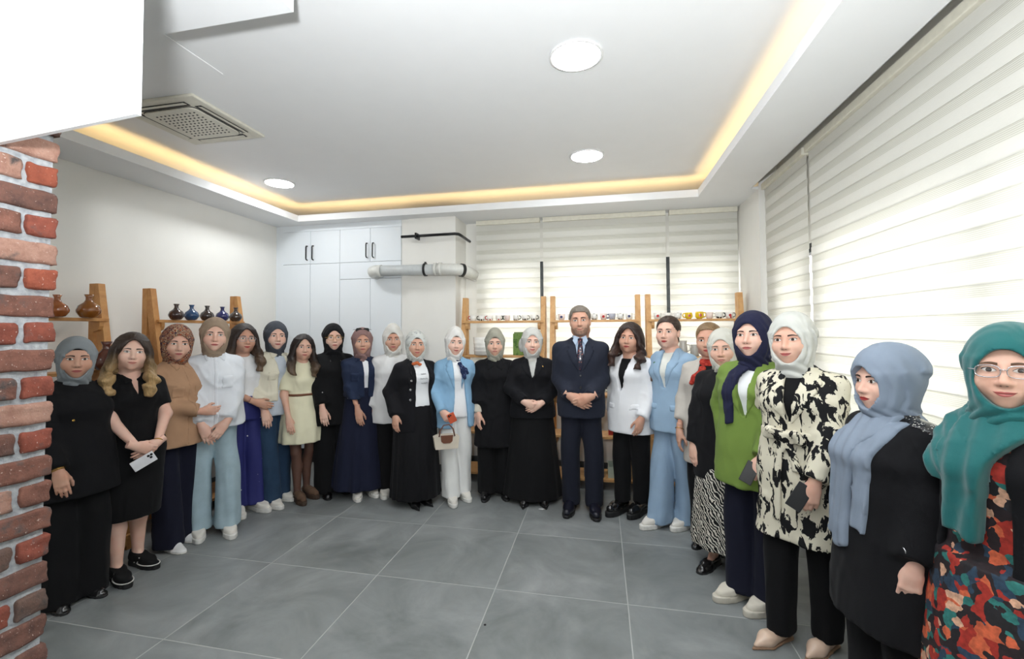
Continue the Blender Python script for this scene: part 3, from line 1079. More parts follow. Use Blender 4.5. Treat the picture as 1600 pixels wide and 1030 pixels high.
# ================================================================== SHAPE ENGINE (distance fields -> smooth quad meshes)
class Fld:
    def __init__(s, lo, hi, h):
        s.lo = np.array(lo, dtype=np.float32)
        s.h = h
        s.n = [int(math.ceil((hi[i] - lo[i]) / h)) + 1 for i in range(3)]
        s.ax = [s.lo[i] + h * np.arange(s.n[i], dtype=np.float32) for i in range(3)]
        s.f = np.full(s.n, 0.2, dtype=np.float32)

    def sl(s, lo, hi, m):
        r = []
        for i in range(3):
            a = max(0, int((lo[i] - m - s.lo[i]) / s.h))
            b = min(s.n[i], int((hi[i] + m - s.lo[i]) / s.h) + 2)
            if b <= a:
                return None
            r.append(slice(a, b))
        return tuple(r)

    def grid(s, sl):
        return (s.ax[0][sl[0]][:, None, None], s.ax[1][sl[1]][None, :, None], s.ax[2][sl[2]][None, None, :])

    def put(s, sl, d, k):
        a = s.f[sl]
        if k > 0:
            h = np.maximum(k - np.abs(a - d), 0) / k
            s.f[sl] = np.minimum(a, d) - h * h * k * 0.25
        else:
            s.f[sl] = np.minimum(a, d)

    def cone(s, a, b, ra, rb, k=0.03, sc=(1, 1, 1)):
        a, b = np.array(a, float), np.array(b, float)
        R = max(ra, rb)
        sl = s.sl(np.minimum(a, b) - R / min(sc) , np.maximum(a, b) + R / min(sc), k + 0.02)
        if sl is None:
            return s
        X, Y, Z = s.grid(sl)
        ab = (b - a) * np.array(sc)
        px, py, pz = (X - a[0]) * sc[0], (Y - a[1]) * sc[1], (Z - a[2]) * sc[2]
        L2 = float(ab @ ab) + 1e-9
        t = np.clip((px * ab[0] + py * ab[1] + pz * ab[2]) / L2, 0, 1)
        d = np.sqrt((px - t * ab[0]) ** 2 + (py - t * ab[1]) ** 2 + (pz - t * ab[2]) ** 2) - (ra + (rb - ra) * t)
        s.put(sl, d / max(sc), k)
        return s

    def chain(s, pts, rs, k=0.02, sc=(1, 1, 1)):
        for i in range(len(pts) - 1):
            s.cone(pts[i], pts[i + 1], rs[i], rs[i + 1], k, sc)
        return s

    def ell_d(s, c, r, sl, rot=None):
        X, Y, Z = s.grid(sl)
        px, py, pz = X - c[0], Y - c[1], Z - c[2]
        if rot is not None:
            R = np.array(rot)
            px, py, pz = (R[0][0] * px + R[0][1] * py + R[0][2] * pz, R[1][0] * px + R[1][1] * py + R[1][2] * pz, R[2][0] * px + R[2][1] * py + R[2][2] * pz)
        q = np.sqrt((px / r[0]) ** 2 + (py / r[1]) ** 2 + (pz / r[2]) ** 2)
        q2 = np.sqrt((px / r[0] ** 2) ** 2 + (py / r[1] ** 2) ** 2 + (pz / r[2] ** 2) ** 2) + 1e-6
        return q * (q - 1) / q2

    def ell(s, c, r, k=0.02, rot=None):
        m = max(r) if rot is not None else None
        rr = np.array([m] * 3 if m else r)
        sl = s.sl(np.array(c) - rr, np.array(c) + rr, k + 0.02)
        if sl is not None:
            s.put(sl, s.ell_d(c, r, sl, rot), k)
        return s

    def cut_ell(s, c, r, k=0.01, rot=None):
        m = max(r)
        sl = s.sl(np.array(c) - m, np.array(c) + m, k + 0.01)
        if sl is None:
            return s
        d = -s.ell_d(c, r, sl, rot)
        a = s.f[sl]
        h = np.maximum(k - np.abs(a - d), 0) / k
        s.f[sl] = np.maximum(a, d) + h * h * k * 0.25
        return s

    def loft(s, rows, k=0.03, n=2.0, fold=None):
        """rows of (z, cx, cy, rx, ry) from low to high z; ellipse (n=2) to rounded box (n>2) sections; flat ends"""
        rows = sorted(rows)
        R = np.array(rows, dtype=float)
        mx = R[:, 3].max() * 1.25
        my = R[:, 4].max() * 1.25
        sl = s.sl((R[:, 1].min() - mx, R[:, 2].min() - my, R[0, 0]), (R[:, 1].max() + mx, R[:, 2].max() + my, R[-1, 0]), k + 0.02)
        if sl is None:
            return s
        X, Y, Z = s.grid(sl)
        z = Z[0, 0]
        t = np.clip(z, R[0, 0], R[-1, 0])

        def it(c):
            # smooth (monotone-ish) interpolation
            zz = R[:, 0]
            v = R[:, c]
            i = np.clip(np.searchsorted(zz, t) - 1, 0, len(zz) - 2)
            dz = zz[i + 1] - zz[i] + 1e-9
            u = (t - zz[i]) / dz
            m = np.gradient(v, zz)
            h00, h10, h01, h11 = 2 * u ** 3 - 3 * u ** 2 + 1, u ** 3 - 2 * u ** 2 + u, -2 * u ** 3 + 3 * u ** 2, u ** 3 - u ** 2
            return (h00 * v[i] + h10 * dz * m[i] + h01 * v[i + 1] + h11 * dz * m[i + 1]).astype(np.float32)
        cx, cy, rx, ry = (it(c)[None, None, :] for c in (1, 2, 3, 4))
        rx = np.maximum(rx, 0.004)
        ry = np.maximum(ry, 0.004)
        px, py = X - cx, Y - cy
        if n == 2.0:
            q = np.sqrt((px / rx) ** 2 + (py / ry) ** 2)
        else:
            q = (np.abs(px / rx) ** n + np.abs(py / ry) ** n) ** (1.0 / n)
        if fold is not None:
            q = q / (1 + fold(np.arctan2(py / ry, px / rx), Z))
        d = (q - 1) * np.minimum(rx, ry)
        d = np.maximum(d, np.maximum(R[0, 0] - Z, Z - R[-1, 0]))
        s.put(sl, d.astype(np.float32), k)
        return s

    def plane(s, p, nrm):
        """keep the side opposite to nrm"""
        X, Y, Z = s.grid((slice(None),) * 3)
        n = np.array(nrm, float)
        n /= np.linalg.norm(n)
        s.f = np.maximum(s.f, ((X - p[0]) * n[0] + (Y - p[1]) * n[1] + (Z - p[2]) * n[2]).astype(np.float32))
        return s

    def poly2(s, poly):
        """2-D distance to a polygon in x,z, broadcast along y"""
        P = np.array(poly, dtype=float)
        X = s.ax[0][:, None]
        Z = s.ax[2][None, :]
        d = np.full((s.n[0], s.n[2]), 1e9)
        ins = np.zeros(d.shape, dtype=bool)
        m = len(P)
        for i in range(m):
            a, b = P[i], P[(i + 1) % m]
            e = b - a
            wx, wz = X - a[0], Z - a[1]
            t = np.clip((wx * e[0] + wz * e[1]) / (e @ e + 1e-12), 0, 1)
            d = np.minimum(d, (wx - e[0] * t) ** 2 + (wz - e[1] * t) ** 2)
            c1 = (a[1] <= Z) & (b[1] > Z) | (a[1] > Z) & (b[1] <= Z)
            if abs(e[1]) > 1e-12:
                xi = a[0] + (Z - a[1]) / e[1] * e[0]
                ins ^= c1 & (X < xi)
        d = np.sqrt(d)
        return np.where(ins, -d, d).astype(np.float32)[:, None, :]

    def cut_poly(s, poly, ymax=0.0, ymin=None):
        """cut a hole with this x,z outline through everything in front of y = ymax"""
        d = s.poly2(poly)
        Y = s.ax[1][None, :, None]
        d = np.maximum(d, Y - ymax)
        if ymin is not None:
            d = np.maximum(d, ymin - Y)
        s.f = np.maximum(s.f, -d)
        return s

    def panel(s, poly, off, ymax=0.0, mirror=False):
        """a raised patch over the present surface, with this outline, as a new field"""
        g = Fld.__new__(Fld)
        g.lo, g.h, g.n, g.ax = s.lo, s.h, s.n, s.ax
        Y = s.ax[1][None, :, None]
        side = (Y - ymax) if not mirror else (ymax - Y)
        g.f = np.maximum(np.maximum(s.f - off, np.maximum(s.poly2(poly), side)), -(s.f + 0.02))
        return g

    def like(s):
        g = Fld.__new__(Fld)
        g.lo, g.h, g.n, g.ax = s.lo, s.h, s.n, s.ax
        g.f = np.full(s.n, 0.2, dtype=np.float32)
        return g

    def shell(s, off):
        g = Fld.__new__(Fld)
        g.lo, g.h, g.n, g.ax = s.lo, s.h, s.n, s.ax
        g.f = s.f - off
        return g

    def wrinkle(s, amp, fx=9, fy=7, fz=11, seed=0, slant=0.6):
        r = np.random.RandomState(seed)
        X, Y, Z = s.grid((slice(None),) * 3)
        p = r.uniform(0, 6.28, 6)
        a = fx * X * 1.3 + fz * Z * slant + p[0] + 1.3 * np.sin(fz * Z * 0.6 + p[1]) + fy * Y * 0.8
        b = fz * 1.5 * Z + fx * X * 0.9 * np.sign(slant) + p[3] + 1.1 * np.sin(fy * Y * 2 + p[4]) + np.sin(fx * X * 2 + p[5])
        w = (1 - np.abs(np.sin(a))) ** 2.5 * 1.3 * (0.5 + 0.5 * np.sin(b * 0.6 + p[2])) + (1 - np.abs(np.sin(b))) ** 3 * 1.2 * (0.5 + 0.5 * np.sin(a * 0.7)) - 0.35
        w = -1.5 * w
        s.f = s.f + (amp * w).astype(np.float32)
        return s

    def mesh(s):
        f = s.f.copy()
        f[0], f[-1], f[:, 0], f[:, -1], f[:, :, 0], f[:, :, -1] = 1, 1, 1, 1, 1, 1
        neg = f < 0
        c = neg[:-1, :-1, :-1].astype(np.int8)
        for dx in (0, 1):
            for dy in (0, 1):
                for dz in (0, 1):
                    if dx or dy or dz:
                        c = c + neg[dx:f.shape[0] - 1 + dx, dy:f.shape[1] - 1 + dy, dz:f.shape[2] - 1 + dz]
        act = (c > 0) & (c < 8)
        ids = np.full(act.shape, -1, dtype=np.int32)
        I, J, K = np.nonzero(act)
        nV = len(I)
        ids[I, J, K] = np.arange(nV)
        pos = np.zeros((nV, 3))
        cnt = np.zeros(nV)
        corners = [(dx, dy, dz) for dx in (0, 1) for dy in (0, 1) for dz in (0, 1)]
        vals = {cc: f[I + cc[0], J + cc[1], K + cc[2]] for cc in corners}
        for a in corners:
            for ax in range(3):
                if a[ax] == 0:
                    b = tuple(1 if i == ax else a[i] for i in range(3))
                    va, vb = vals[a], vals[b]
                    m = (va < 0) != (vb < 0)
                    t = va / np.where(m, va - vb, 1)
                    for i in range(3):
                        pos[:, i] += np.where(m, a[i] + (t if i == ax else 0), 0)
                    cnt += m
        pos /= np.maximum(cnt, 1)[:, None]
        V = (pos + np.stack([I, J, K], 1)) * s.h + s.lo
        Q = []
        for ax in range(3):
            n0 = [slice(1, -1)] * 3
            n0[ax] = slice(0, -1)
            n1 = list(n0)
            n1[ax] = slice(1, None)
            A, B = neg[tuple(n0)], neg[tuple(n1)]
            o = [1, 1, 1]
            o[ax] = 0
            for flip, M in ((False, A & ~B), (True, ~A & B)):
                i, j, k = np.nonzero(M)
                i, j, k = i + o[0], j + o[1], k + o[2]
                u, v = [(1, 2), (2, 0), (0, 1)][ax]
                base = np.stack([i, j, k], 1)

                def at(du, dv):
                    p = base.copy()
                    p[:, u] -= du
                    p[:, v] -= dv
                    return ids[p[:, 0], p[:, 1], p[:, 2]]
                q = np.stack([at(1, 1), at(0, 1), at(0, 0), at(1, 0)], 1)
                Q.append(q[:, ::-1] if flip else q)
        Q = np.concatenate(Q) if Q else np.zeros((0, 4), np.int32)
        Q = Q[(Q >= 0).all(1)]
        return V, Q


def relax(V, Q, it=1, w=0.5):
    """light smoothing of the extracted surface"""
    E = np.concatenate([Q[:, [0, 1]], Q[:, [1, 2]], Q[:, [2, 3]], Q[:, [3, 0]]])
    for _ in range(it):
        S = np.zeros_like(V)
        c = np.bincount(np.concatenate([E[:, 0], E[:, 1]]), minlength=len(V))
        for i in range(3):
            S[:, i] = np.bincount(E[:, 0], V[E[:, 1], i], len(V)) + np.bincount(E[:, 1], V[E[:, 0], i], len(V))
        V = V * (1 - w) + w * S / np.maximum(c, 1)[:, None]
    return V


# ================================================================== HEADS
class Geo:
    """accumulates vertices, faces and material slots of one mesh"""

    def __init__(s):
        s.V, s.Q, s.T, s.qm, s.tm, s.n = [], [], [], [], [], 0

    def add(s, V, Q, m, tri=False):
        V = np.asarray(V, float)
        Q = np.asarray(Q, int)
        s.V.append(V)
        if tri:
            s.T.append(Q + s.n)
            s.tm.append(np.full(len(Q), m))
        else:
            s.Q.append(Q + s.n)
            s.qm.append(np.full(len(Q), m))
        s.n += len(V)

    def arrays(s):
        V = np.concatenate(s.V)
        fs, ms = [], []
        if s.Q:
            fs.append(np.concatenate(s.Q))
            ms.append(np.concatenate(s.qm))
        if s.T:
            fs.append(np.concatenate(s.T))
            ms.append(np.concatenate(s.tm))
        return V, fs, np.concatenate(ms)


SKIN, EYEW, IRIS, LASH, LIP, BROW = range(6)


def head_field(male=False, h=0.0033):
    f = Fld((-0.095, -0.135, -0.19), (0.095, 0.125, 0.125), h)
    jw = 0.062 if male else 0.056
    f.ell((0, 0.016, 0.032), (0.072, 0.090, 0.079), 0.01)
    f.ell((0, -0.030, -0.012), (0.064, 0.056, 0.070), 0.03)
    f.ell((0, -0.028, -0.052), (jw, 0.054, 0.050), 0.03)
    f.ell((0, -0.066, -0.088), (0.022 if male else 0.018, 0.018, 0.017), 0.03)
    for sx in (-1, 1):
        f.ell((sx * 0.036, -0.058, -0.030), (0.026, 0.024, 0.026), 0.025)
        f.ell((sx * 0.050, 0.000, -0.072), (0.018, 0.03, 0.02), 0.03)
        f.ell((sx * 0.073, 0.014, -0.010), (0.008, 0.017, 0.029), 0.006, [[1, 0, 0], [0, .97, -.24], [0, .24, .97]])
    f.cone((-0.036, -0.071, 0.022), (0.036, -0.071, 0.022), 0.011, 0.011, 0.02)
    for sx in (-1, 1):
        f.cut_ell((sx * 0.0305, -0.094, 0.003), (0.020, 0.013, 0.012), 0.014)
        f.ell((sx * 0.0305, -0.071, 0.002), (0.0155, 0.0125, 0.0115), 0.006)
    f.cone((0, -0.080, 0.014), (0, -0.102, -0.028), 0.0075, 0.0095, 0.012)
    f.ell((0, -0.1025, -0.031), (0.0105, 0.010, 0.009), 0.008)
    for sx in (-1, 1):
        f.ell((sx * 0.0125, -0.092, -0.034), (0.0075, 0.010, 0.0075), 0.008)
    f.ell((0, -0.080, -0.060), (0.026, 0.014, 0.018), 0.015)
    f.ell((0, -0.0905, -0.0565), (0.019, 0.0065, 0.0045), 0.006)
    f.ell((0, -0.0900, -0.0660), (0.017, 0.007, 0.0055), 0.006)
    f.cut_ell((0, -0.0985, -0.0612), (0.021, 0.006, 0.0016), 0.003)
    f.cone((0, 0.022, -0.05), (0, 0.036, -0.19), 0.050 if not male else 0.057, 0.052 if not male else 0.060, 0.03)
    return f


class Head:
    def __init__(s, male=False, h=0.0044):
        s.f = head_field(male, h)
        V, Q = s.f.mesh()
        s.V, s.Q = relax(V, Q, 1, 0.4), Q
        s.male = male

    def surf(s, x, z):
        """front surface y at (x, z)"""
        f = s.f
        gx = (np.asarray(x) - f.lo[0]) / f.h
        gz = (np.asarray(z) - f.lo[2]) / f.h
        i, k = np.clip(gx.astype(int), 0, f.n[0] - 2), np.clip(gz.astype(int), 0, f.n[2] - 2)
        u, w = gx - i, gz - k
        col = (f.f[i, :, k].T * (1 - u) * (1 - w) + f.f[i + 1, :, k].T * u * (1 - w) + f.f[i, :, k + 1].T * (1 - u) * w + f.f[i + 1, :, k + 1].T * u * w).T
        neg = col < 0
        j = np.argmax(neg, axis=1)
        j = np.clip(j, 1, f.n[1] - 1)
        r = np.arange(len(j))
        a, b = col[r, j - 1], col[r, j]
        return f.lo[1] + (j - 1 + a / (a - b + 1e-9)) * f.h

    def strip(s, top, bot, off, bulge=0.0, m=5):
        """a patch lying on the face between two curves (arrays of x,z)"""
        top, bot = np.array(top), np.array(bot)
        n = len(top)
        P = []
        for r in range(m):
            t = r / (m - 1)
            xz = top * (1 - t) + bot * t
            y = s.surf(xz[:, 0], xz[:, 1]) - off - bulge * math.sin(math.pi * t)
            P.append(np.stack([xz[:, 0], y, xz[:, 1]], 1))
        V = np.concatenate(P)
        Q = [(r * n + c, (r + 1) * n + c, (r + 1) * n + c + 1, r * n + c + 1) for r in range(m - 1) for c in range(n - 1)]
        return V, Q

    def build(s, g, smile=0.3, lip_w=0.0235, brow=1.0, eye=1.18, look=0.0, lash=1.25):
        """adds the head with eyes, brows and lips to a Geo, in head space"""
        g.add(s.V, s.Q, SKIN)
        u = np.linspace(-1, 1, 13)
        for sx in (-1, 1):
            cx, cz, ew = sx * 0.0305, 0.003, 0.0155
            ex = cx + u * ew
            tilt = 0.0012 * (u * sx)
            top = np.stack([ex, cz + tilt + (1 - np.abs(u) ** 2.2) * 0.0058 * eye], 1)
            bot = np.stack([ex, cz + tilt - (1 - np.abs(u) ** 2.4) * 0.0042 * eye], 1)
            V, Q = s.strip(top, bot, 0.0009, 0.0009)
            g.add(V, Q, EYEW)
            # iris, clipped by the lids
            a = np.linspace(0, 2 * np.pi, 20, endpoint=False)
            for rad, off, mt in ((0.0064, 0.0022, IRIS), (0.0030, 0.0026, LASH)):
                ix = cx + look * 0.004 + rad * np.cos(a)
                iz = cz + 0.0006 + rad * np.sin(a)
                uu = np.clip((ix - cx) / ew, -1, 1)
                iz = np.clip(iz, cz - (1 - np.abs(uu) ** 2.4) * 0.0040 * eye, cz + (1 - np.abs(uu) ** 2.2) * 0.0056 * eye)
                cc = np.array([[cx + look * 0.004, cz + 0.0006]])
                xs = np.concatenate([cc[:, 0], ix])
                zs = np.concatenate([cc[:, 1], iz])
                y0 = s.surf(np.array([cx]), np.array([cz]))[0]
                ys = np.minimum(s.surf(xs, zs), y0 + 0.002) - off
                g.add(np.stack([xs, ys, zs], 1), [(0, k + 1, (k + 1) % 20 + 1) for k in range(20)], mt, True)
            # lash line and lid crease
            up = top.copy()
            up[:, 1] += 0.0016 * lash * (0.5 + 0.5 * (u * sx + 1) / 2) + 0.0004
            up[:, 0] += 0.0012 * (u * sx > 0.5) * sx
            V, Q = s.strip(up, top - np.array([0, 0.0004]), 0.0024, 0.0, 3)
            g.add(V, Q, LASH)
            # brow
            v = np.linspace(0, 1, 12)
            bx = sx * (0.0125 + 0.036 * v)
            bz = 0.0205 + 0.0065 * np.sin(v * 2.3) - 0.006 * v
            th = (0.0034 * brow) * (1 - 0.75 * v ** 2)
            V, Q = s.strip(np.stack([bx, bz + th], 1), np.stack([bx, bz - th], 1), 0.0011, 0.0006, 3)
            g.add(V, Q if sx > 0 else [q[::-1] for q in Q], BROW)
        # lips
        u = np.linspace(-1, 1, 17)
        x = u * lip_w
        mid = -0.0613 + 0.0085 * smile * u ** 2
        top = -0.0613 + 0.0068 * (1 - np.abs(u) ** 1.7) - 0.0014 * np.exp(-(u / 0.13) ** 2) + 0.0085 * smile * u ** 2
        bot = -0.0613 - 0.0080 * (1 - np.abs(u) ** 2.2) + 0.0085 * smile * u ** 2
        if s.male:
            top = mid + (top - mid) * 0.55
            bot = mid + (bot - mid) * 0.7
        V, Q = s.strip(np.stack([x, top], 1), np.stack([x, mid], 1), 0.0007, 0.0007, 4)
        g.add(V, Q, LIP)
        V, Q = s.strip(np.stack([x, mid - 0.0002], 1), np.stack([x, bot], 1), 0.0007, 0.0010, 4)
        g.add(V, Q, LIP)
        V, Q = s.strip(np.stack([x, mid + 0.0006], 1), np.stack([x, mid - 0.0006], 1), 0.0018, 0, 3)
        g.add(V, Q, BROW)
        # nostrils
        for sx in (-1, 1):
            a = np.linspace(0, 2 * np.pi, 10, endpoint=False)
            xs = sx * 0.0062 + 0.0027 * np.cos(a)
            zs = -0.0392 + 0.0013 * np.sin(a)
            ys = s.surf(xs, zs) - 0.0007
            V = np.concatenate([[[sx * 0.0062, ys.mean(), -0.0392]], np.stack([xs, ys, zs], 1)])
            g.add(V, [(0, k + 1, (k + 1) % 10 + 1) for k in range(10)], BROW, True)


HEAD_F, HEAD_M, HEAD_FAR = Head(False), Head(True, 0.0045), Head(False, 0.0051)


# ================================================================== HANDS  (person's right hand: fingers -Z, palm +X, thumb -Y)
def hand_mesh(curl=0.35, spread=1.0, h=0.0049, thumb=0.5, fist=False):
    f = Fld((-0.06, -0.085, -0.215), (0.10, 0.075, 0.075), h)
    f.cone((0, 0, 0.06), (0, 0, 0.0), 0.027, 0.0245, 0.02, (1.2, 1, 1))
    f.cone((0, 0.0, -0.005), (0.0, 0.0, -0.03), 0.024, 0.028, 0.02, (1.35, 1, 1))
    f.cone((0.002, -0.020, -0.03), (0.0, -0.025, -0.082), 0.0135, 0.0125, 0.018)
    f.cone((0.002, 0.018, -0.03), (0.0, 0.025, -0.078), 0.0135, 0.0115, 0.018)
    f.cone((0.002, 0, -0.03), (0, 0.0, -0.084), 0.015, 0.0135, 0.018)
    f.cone((0.010, -0.022, -0.018), (0.012, -0.030, -0.05), 0.015, 0.012, 0.015)
    base = [(-0.0285, -0.085, 0.072, 0.0088), (-0.0095, -0.090, 0.080, 0.0092), (0.0095, -0.088, 0.074, 0.0088), (0.0275, -0.080, 0.059, 0.0078)]
    for q, (y, z, L, r) in enumerate(base):
        p = np.array([0.0, y, z])
        ang = curl * (0.55 + 0.12 * q)
        sp = (y / 0.03) * 0.06 * spread
        for seg, fr in enumerate((0.42, 0.32, 0.26)):
            d = np.array([math.sin(ang), math.sin(sp), -math.cos(ang)])
            p2 = p + d * L * fr
            r2 = r * (0.93 if seg < 2 else 0.84)
            f.cone(p, p2, r, r2, 0.0045)
            p, r = p2, r2
            ang += curl * (1.15 if seg == 0 else 0.8)
    p = np.array([0.012, -0.030, -0.030])
    dirs = [(0.35 + .3 * thumb, -0.5 + .3 * thumb, -0.75), (0.25 + .4 * thumb, -0.35 + .3 * thumb, -0.9), (0.2 + .4 * thumb, -0.05 + .2 * thumb, -1.0)]
    for d, L, r0, r1 in zip(dirs, (0.030, 0.030, 0.024), (0.0125, 0.0105, 0.0095), (0.0105, 0.0095, 0.008)):
        d = np.array(d) / np.linalg.norm(d)
        f.cone(p, p + d * L, r0, r1, 0.006)
        p = p + d * L
    f.plane((0, 0, 0.055), (0, 0, 1))
    V, Q = f.mesh()
    return relax(V, Q, 1, 0.4), Q


HANDS = dict(relaxed=hand_mesh(0.30, 0.5, thumb=0.45), flat=hand_mesh(0.16, thumb=0.4), hold=hand_mesh(0.85, 0.5, thumb=0.9), curl=hand_mesh(0.62, 0.7, thumb=0.7))


# ================================================================== SHOES (toe towards -Y, ankle above the origin)
def shoe_mesh(kind):
    f = Fld((-0.07, -0.21, -0.01), (0.07, 0.10, 0.17), 0.006)
    g = Fld((-0.07, -0.21, -0.01), (0.07, 0.10, 0.17), 0.006)

    def outline(fl, z0, z1, gw=1.0, gl=0.0, point=0.0, heel=True):
        # foot outline as a union of upright discs, capped between z0 and z1
        tmp = fl.like()
        X, Y, Z = tmp.grid((slice(None),) * 3)
        for y, r in ((0.045, 0.033), (0.01, 0.032), (-0.04, 0.036), (-0.09, 0.043), (-0.13 - gl * .3, 0.040 - 0.012 * point), (-0.152 - gl, 0.028 - 0.018 * point)):
            pass
        pts = [(0.042, 0.032), (0.0, 0.031), (-0.05, 0.037), (-0.095, 0.0435), (-0.135 - gl * .4, 0.037 - 0.014 * point), (-0.158 - gl, 0.026 - 0.019 * point)]
        d = np.full(np.broadcast(X, Y).shape, 1.0, dtype=np.float32)
        for (ya, ra), (yb, rb) in zip(pts[:-1], pts[1:]):
            t = np.clip((Y - ya) / (yb - ya), 0, 1)
            dd = np.sqrt(X ** 2 + (Y - (ya + (yb - ya) * t)) ** 2) - (ra + (rb - ra) * t) * gw
            d = np.minimum(d, dd)
        return np.maximum(d, np.maximum(z0 - Z, Z - z1))
    if kind == 'sneaker':
        g.f = outline(g, 0.0, 0.034, 1.1, 0.012)
        f.cone((0, 0.03, 0.06), (0, -0.02, 0.065), 0.039, 0.039, 0.02)
        f.cone((0, -0.02, 0.062), (0, -0.10, 0.046), 0.039, 0.039, 0.03)
        f.cone((0, -0.10, 0.046), (0, -0.150, 0.036), 0.039, 0.027, 0.03)
        f.cone((0, 0.03, 0.06), (0, 0.028, 0.10), 0.037, 0.036, 0.02)
        f.plane((0, 0, 0.026), (0, 0, -1))
        f.plane((0, 0.0, 0.098), (0, -0.25, 1))
    elif kind == 'flat':
        g.f = outline(g, 0.0, 0.013, 1.0, 0.0)
        f.f = np.minimum(f.f, outline(f, 0.009, 0.016, 0.97))
        f.cone((0, -0.135, 0.022), (0, -0.09, 0.026), 0.027, 0.036, 0.02)
        f.cone((0, -0.09, 0.026), (0, 0.035, 0.035), 0.036, 0.031, 0.02)
        f.plane((0, 0, 0.009), (0, 0, -1))
        f.cut_ell((0, -0.005, 0.085), (0.030, 0.082, 0.055), 0.004)
    elif kind == 'pump':
        g.f = outline(g, 0.0, 0.012, 0.97, 0.03, 1.0)
        f.cone((0, -0.170, 0.018), (0, -0.10, 0.028), 0.011, 0.037, 0.012)
        f.cone((0, -0.10, 0.028), (0, 0.035, 0.042), 0.037, 0.030, 0.02)
        f.plane((0, 0, 0.008), (0, 0, -1))
        f.cut_ell((0, 0.0, 0.09), (0.030, 0.085, 0.058), 0.004)
    elif kind == 'loafer':
        g.f = outline(g, 0.0, 0.040, 1.04, 0.005)
        f.cone((0, -0.145, 0.054), (0, -0.09, 0.060), 0.029, 0.039, 0.02)
        f.cone((0, -0.09, 0.060), (0, -0.03, 0.076), 0.039, 0.034, 0.02)
        f.cone((0, -0.03, 0.070), (0, 0.035, 0.070), 0.034, 0.033, 0.02)
        f.plane((0, 0, 0.036), (0, 0, -1))
        f.cut_ell((0, 0.015, 0.13), (0.027, 0.052, 0.045), 0.004)
    else:   # oxford
        g.f = outline(g, 0.0, 0.022, 1.03, 0.012)
        f.cone((0, -0.160, 0.036), (0, -0.10, 0.042), 0.025, 0.038, 0.02)
        f.cone((0, -0.10, 0.042), (0, -0.02, 0.075), 0.038, 0.034, 0.02)
        f.cone((0, -0.02, 0.06), (0, 0.035, 0.06), 0.035, 0.034, 0.02)
        f.cone((0, 0.02, 0.07), (0, 0.02, 0.11), 0.034, 0.036, 0.02)
        f.plane((0, 0, 0.019), (0, 0, -1))
        f.plane((0, 0, 0.105), (0, -0.15, 1))
    V1, Q1 = f.mesh()
    V2, Q2 = g.mesh()
    return (relax(V1, Q1, 1, 0.4), Q1), (relax(V2, Q2, 1, 0.2), Q2)


SHOES = {k: shoe_mesh(k) for k in ('sneaker', 'flat', 'pump', 'loafer', 'oxford')}


def basis(d, p, left):
    """rows: images of canonical X (palm), Y (-thumb), Z (-finger)"""
    d = np.array(d, float)
    d /= np.linalg.norm(d)
    p = np.array(p, float)
    p = p - d * (p @ d)
    p /= np.linalg.norm(p)
    t = np.cross(d, p) if not left else np.cross(p, d)
    return np.stack([p, -t, -d])


def rotm(yaw=0, pitch=0, roll=0):
    """yaw + turns towards +x (image right when facing the camera), pitch + looks up, roll + tips towards +x"""
    y, p, r = (math.radians(a) for a in (yaw, pitch, roll))
    Rz = np.array([[math.cos(y), -math.sin(y), 0], [math.sin(y), math.cos(y), 0], [0, 0, 1]])
    Rx = np.array([[1, 0, 0], [0, math.cos(p), math.sin(p)], [0, -math.sin(p), math.cos(p)]])
    Ry = np.array([[math.cos(r), 0, math.sin(r)], [0, 1, 0], [-math.sin(r), 0, math.cos(r)]])
    return Rz @ Rx @ Ry


# ================================================================== PEOPLE
# authored for a 1.65 m figure facing -Y, x to the viewer's right; scaled to each person
FEM = [(0.74, .150, .115, 0), (0.80, .165, .125, 0.005), (0.88, .172, .130, 0.008), (0.97, .155, .118, 0.005), (1.06, .130, .102, 0), (1.14, .135, .108, -.004), (1.22, .146, .120, -.014), (1.29, .140, .106, -.006), (1.345, .116, .084, 0.006), (1.39, .080, .066, .014), (1.43, .052, .052, .018)]
MAN = [(0.74, .145, .115, 0), (0.80, .155, .122, 0.0), (0.88, .160, .122, 0.0), (0.97, .154, .118, -0.005), (1.06, .152, .118, -.006), (1.14, .158, .120, -.006), (1.22, .166, .120, -.006), (1.29, .158, .108, 0), (1.345, .132, .085, 0.006), (1.39, .09, .068, .014), (1.43, .060, .056, .018)]
SKINS = [skin_mat('skin_fair', (224, 186, 168)), skin_mat('skin_light', (215, 174, 154)), skin_mat('skin_medium', (202, 158, 136)), skin_mat('skin_olive', (192, 148, 126))]
M_EYEW = plain('eye_white', (226, 222, 216), 0.25)
M_IRIS = plain('brown_iris', (62, 40, 28), 0.15)
M_LASH = plain('dark_lash', (20, 15, 14), 0.5)
LIPS = [plain('lip_rose', (176, 88, 84), 0.4), plain('lip_red', (168, 52, 52), 0.35), plain('lip_bare', (184, 112, 100), 0.45)]
BROWS = [plain('brow_dark', (44, 30, 24), 0.7), plain('brow_brown', (96, 70, 52), 0.7), plain('brow_grey', (110, 98, 88), 0.7)]


def warp(V):
    """the upper trunk is shorter than authored"""
    V = np.array(V, float)
    V[:, 2] = np.where(V[:, 2] > 1.06, 1.06 + (V[:, 2] - 1.06) * 0.86, V[:, 2])
    return V


def unwarp(V):
    V = np.array(V, float)
    V[:, 2] = np.where(V[:, 2] > 1.06, 1.06 + (V[:, 2] - 1.06) / 0.86, V[:, 2])
    return V


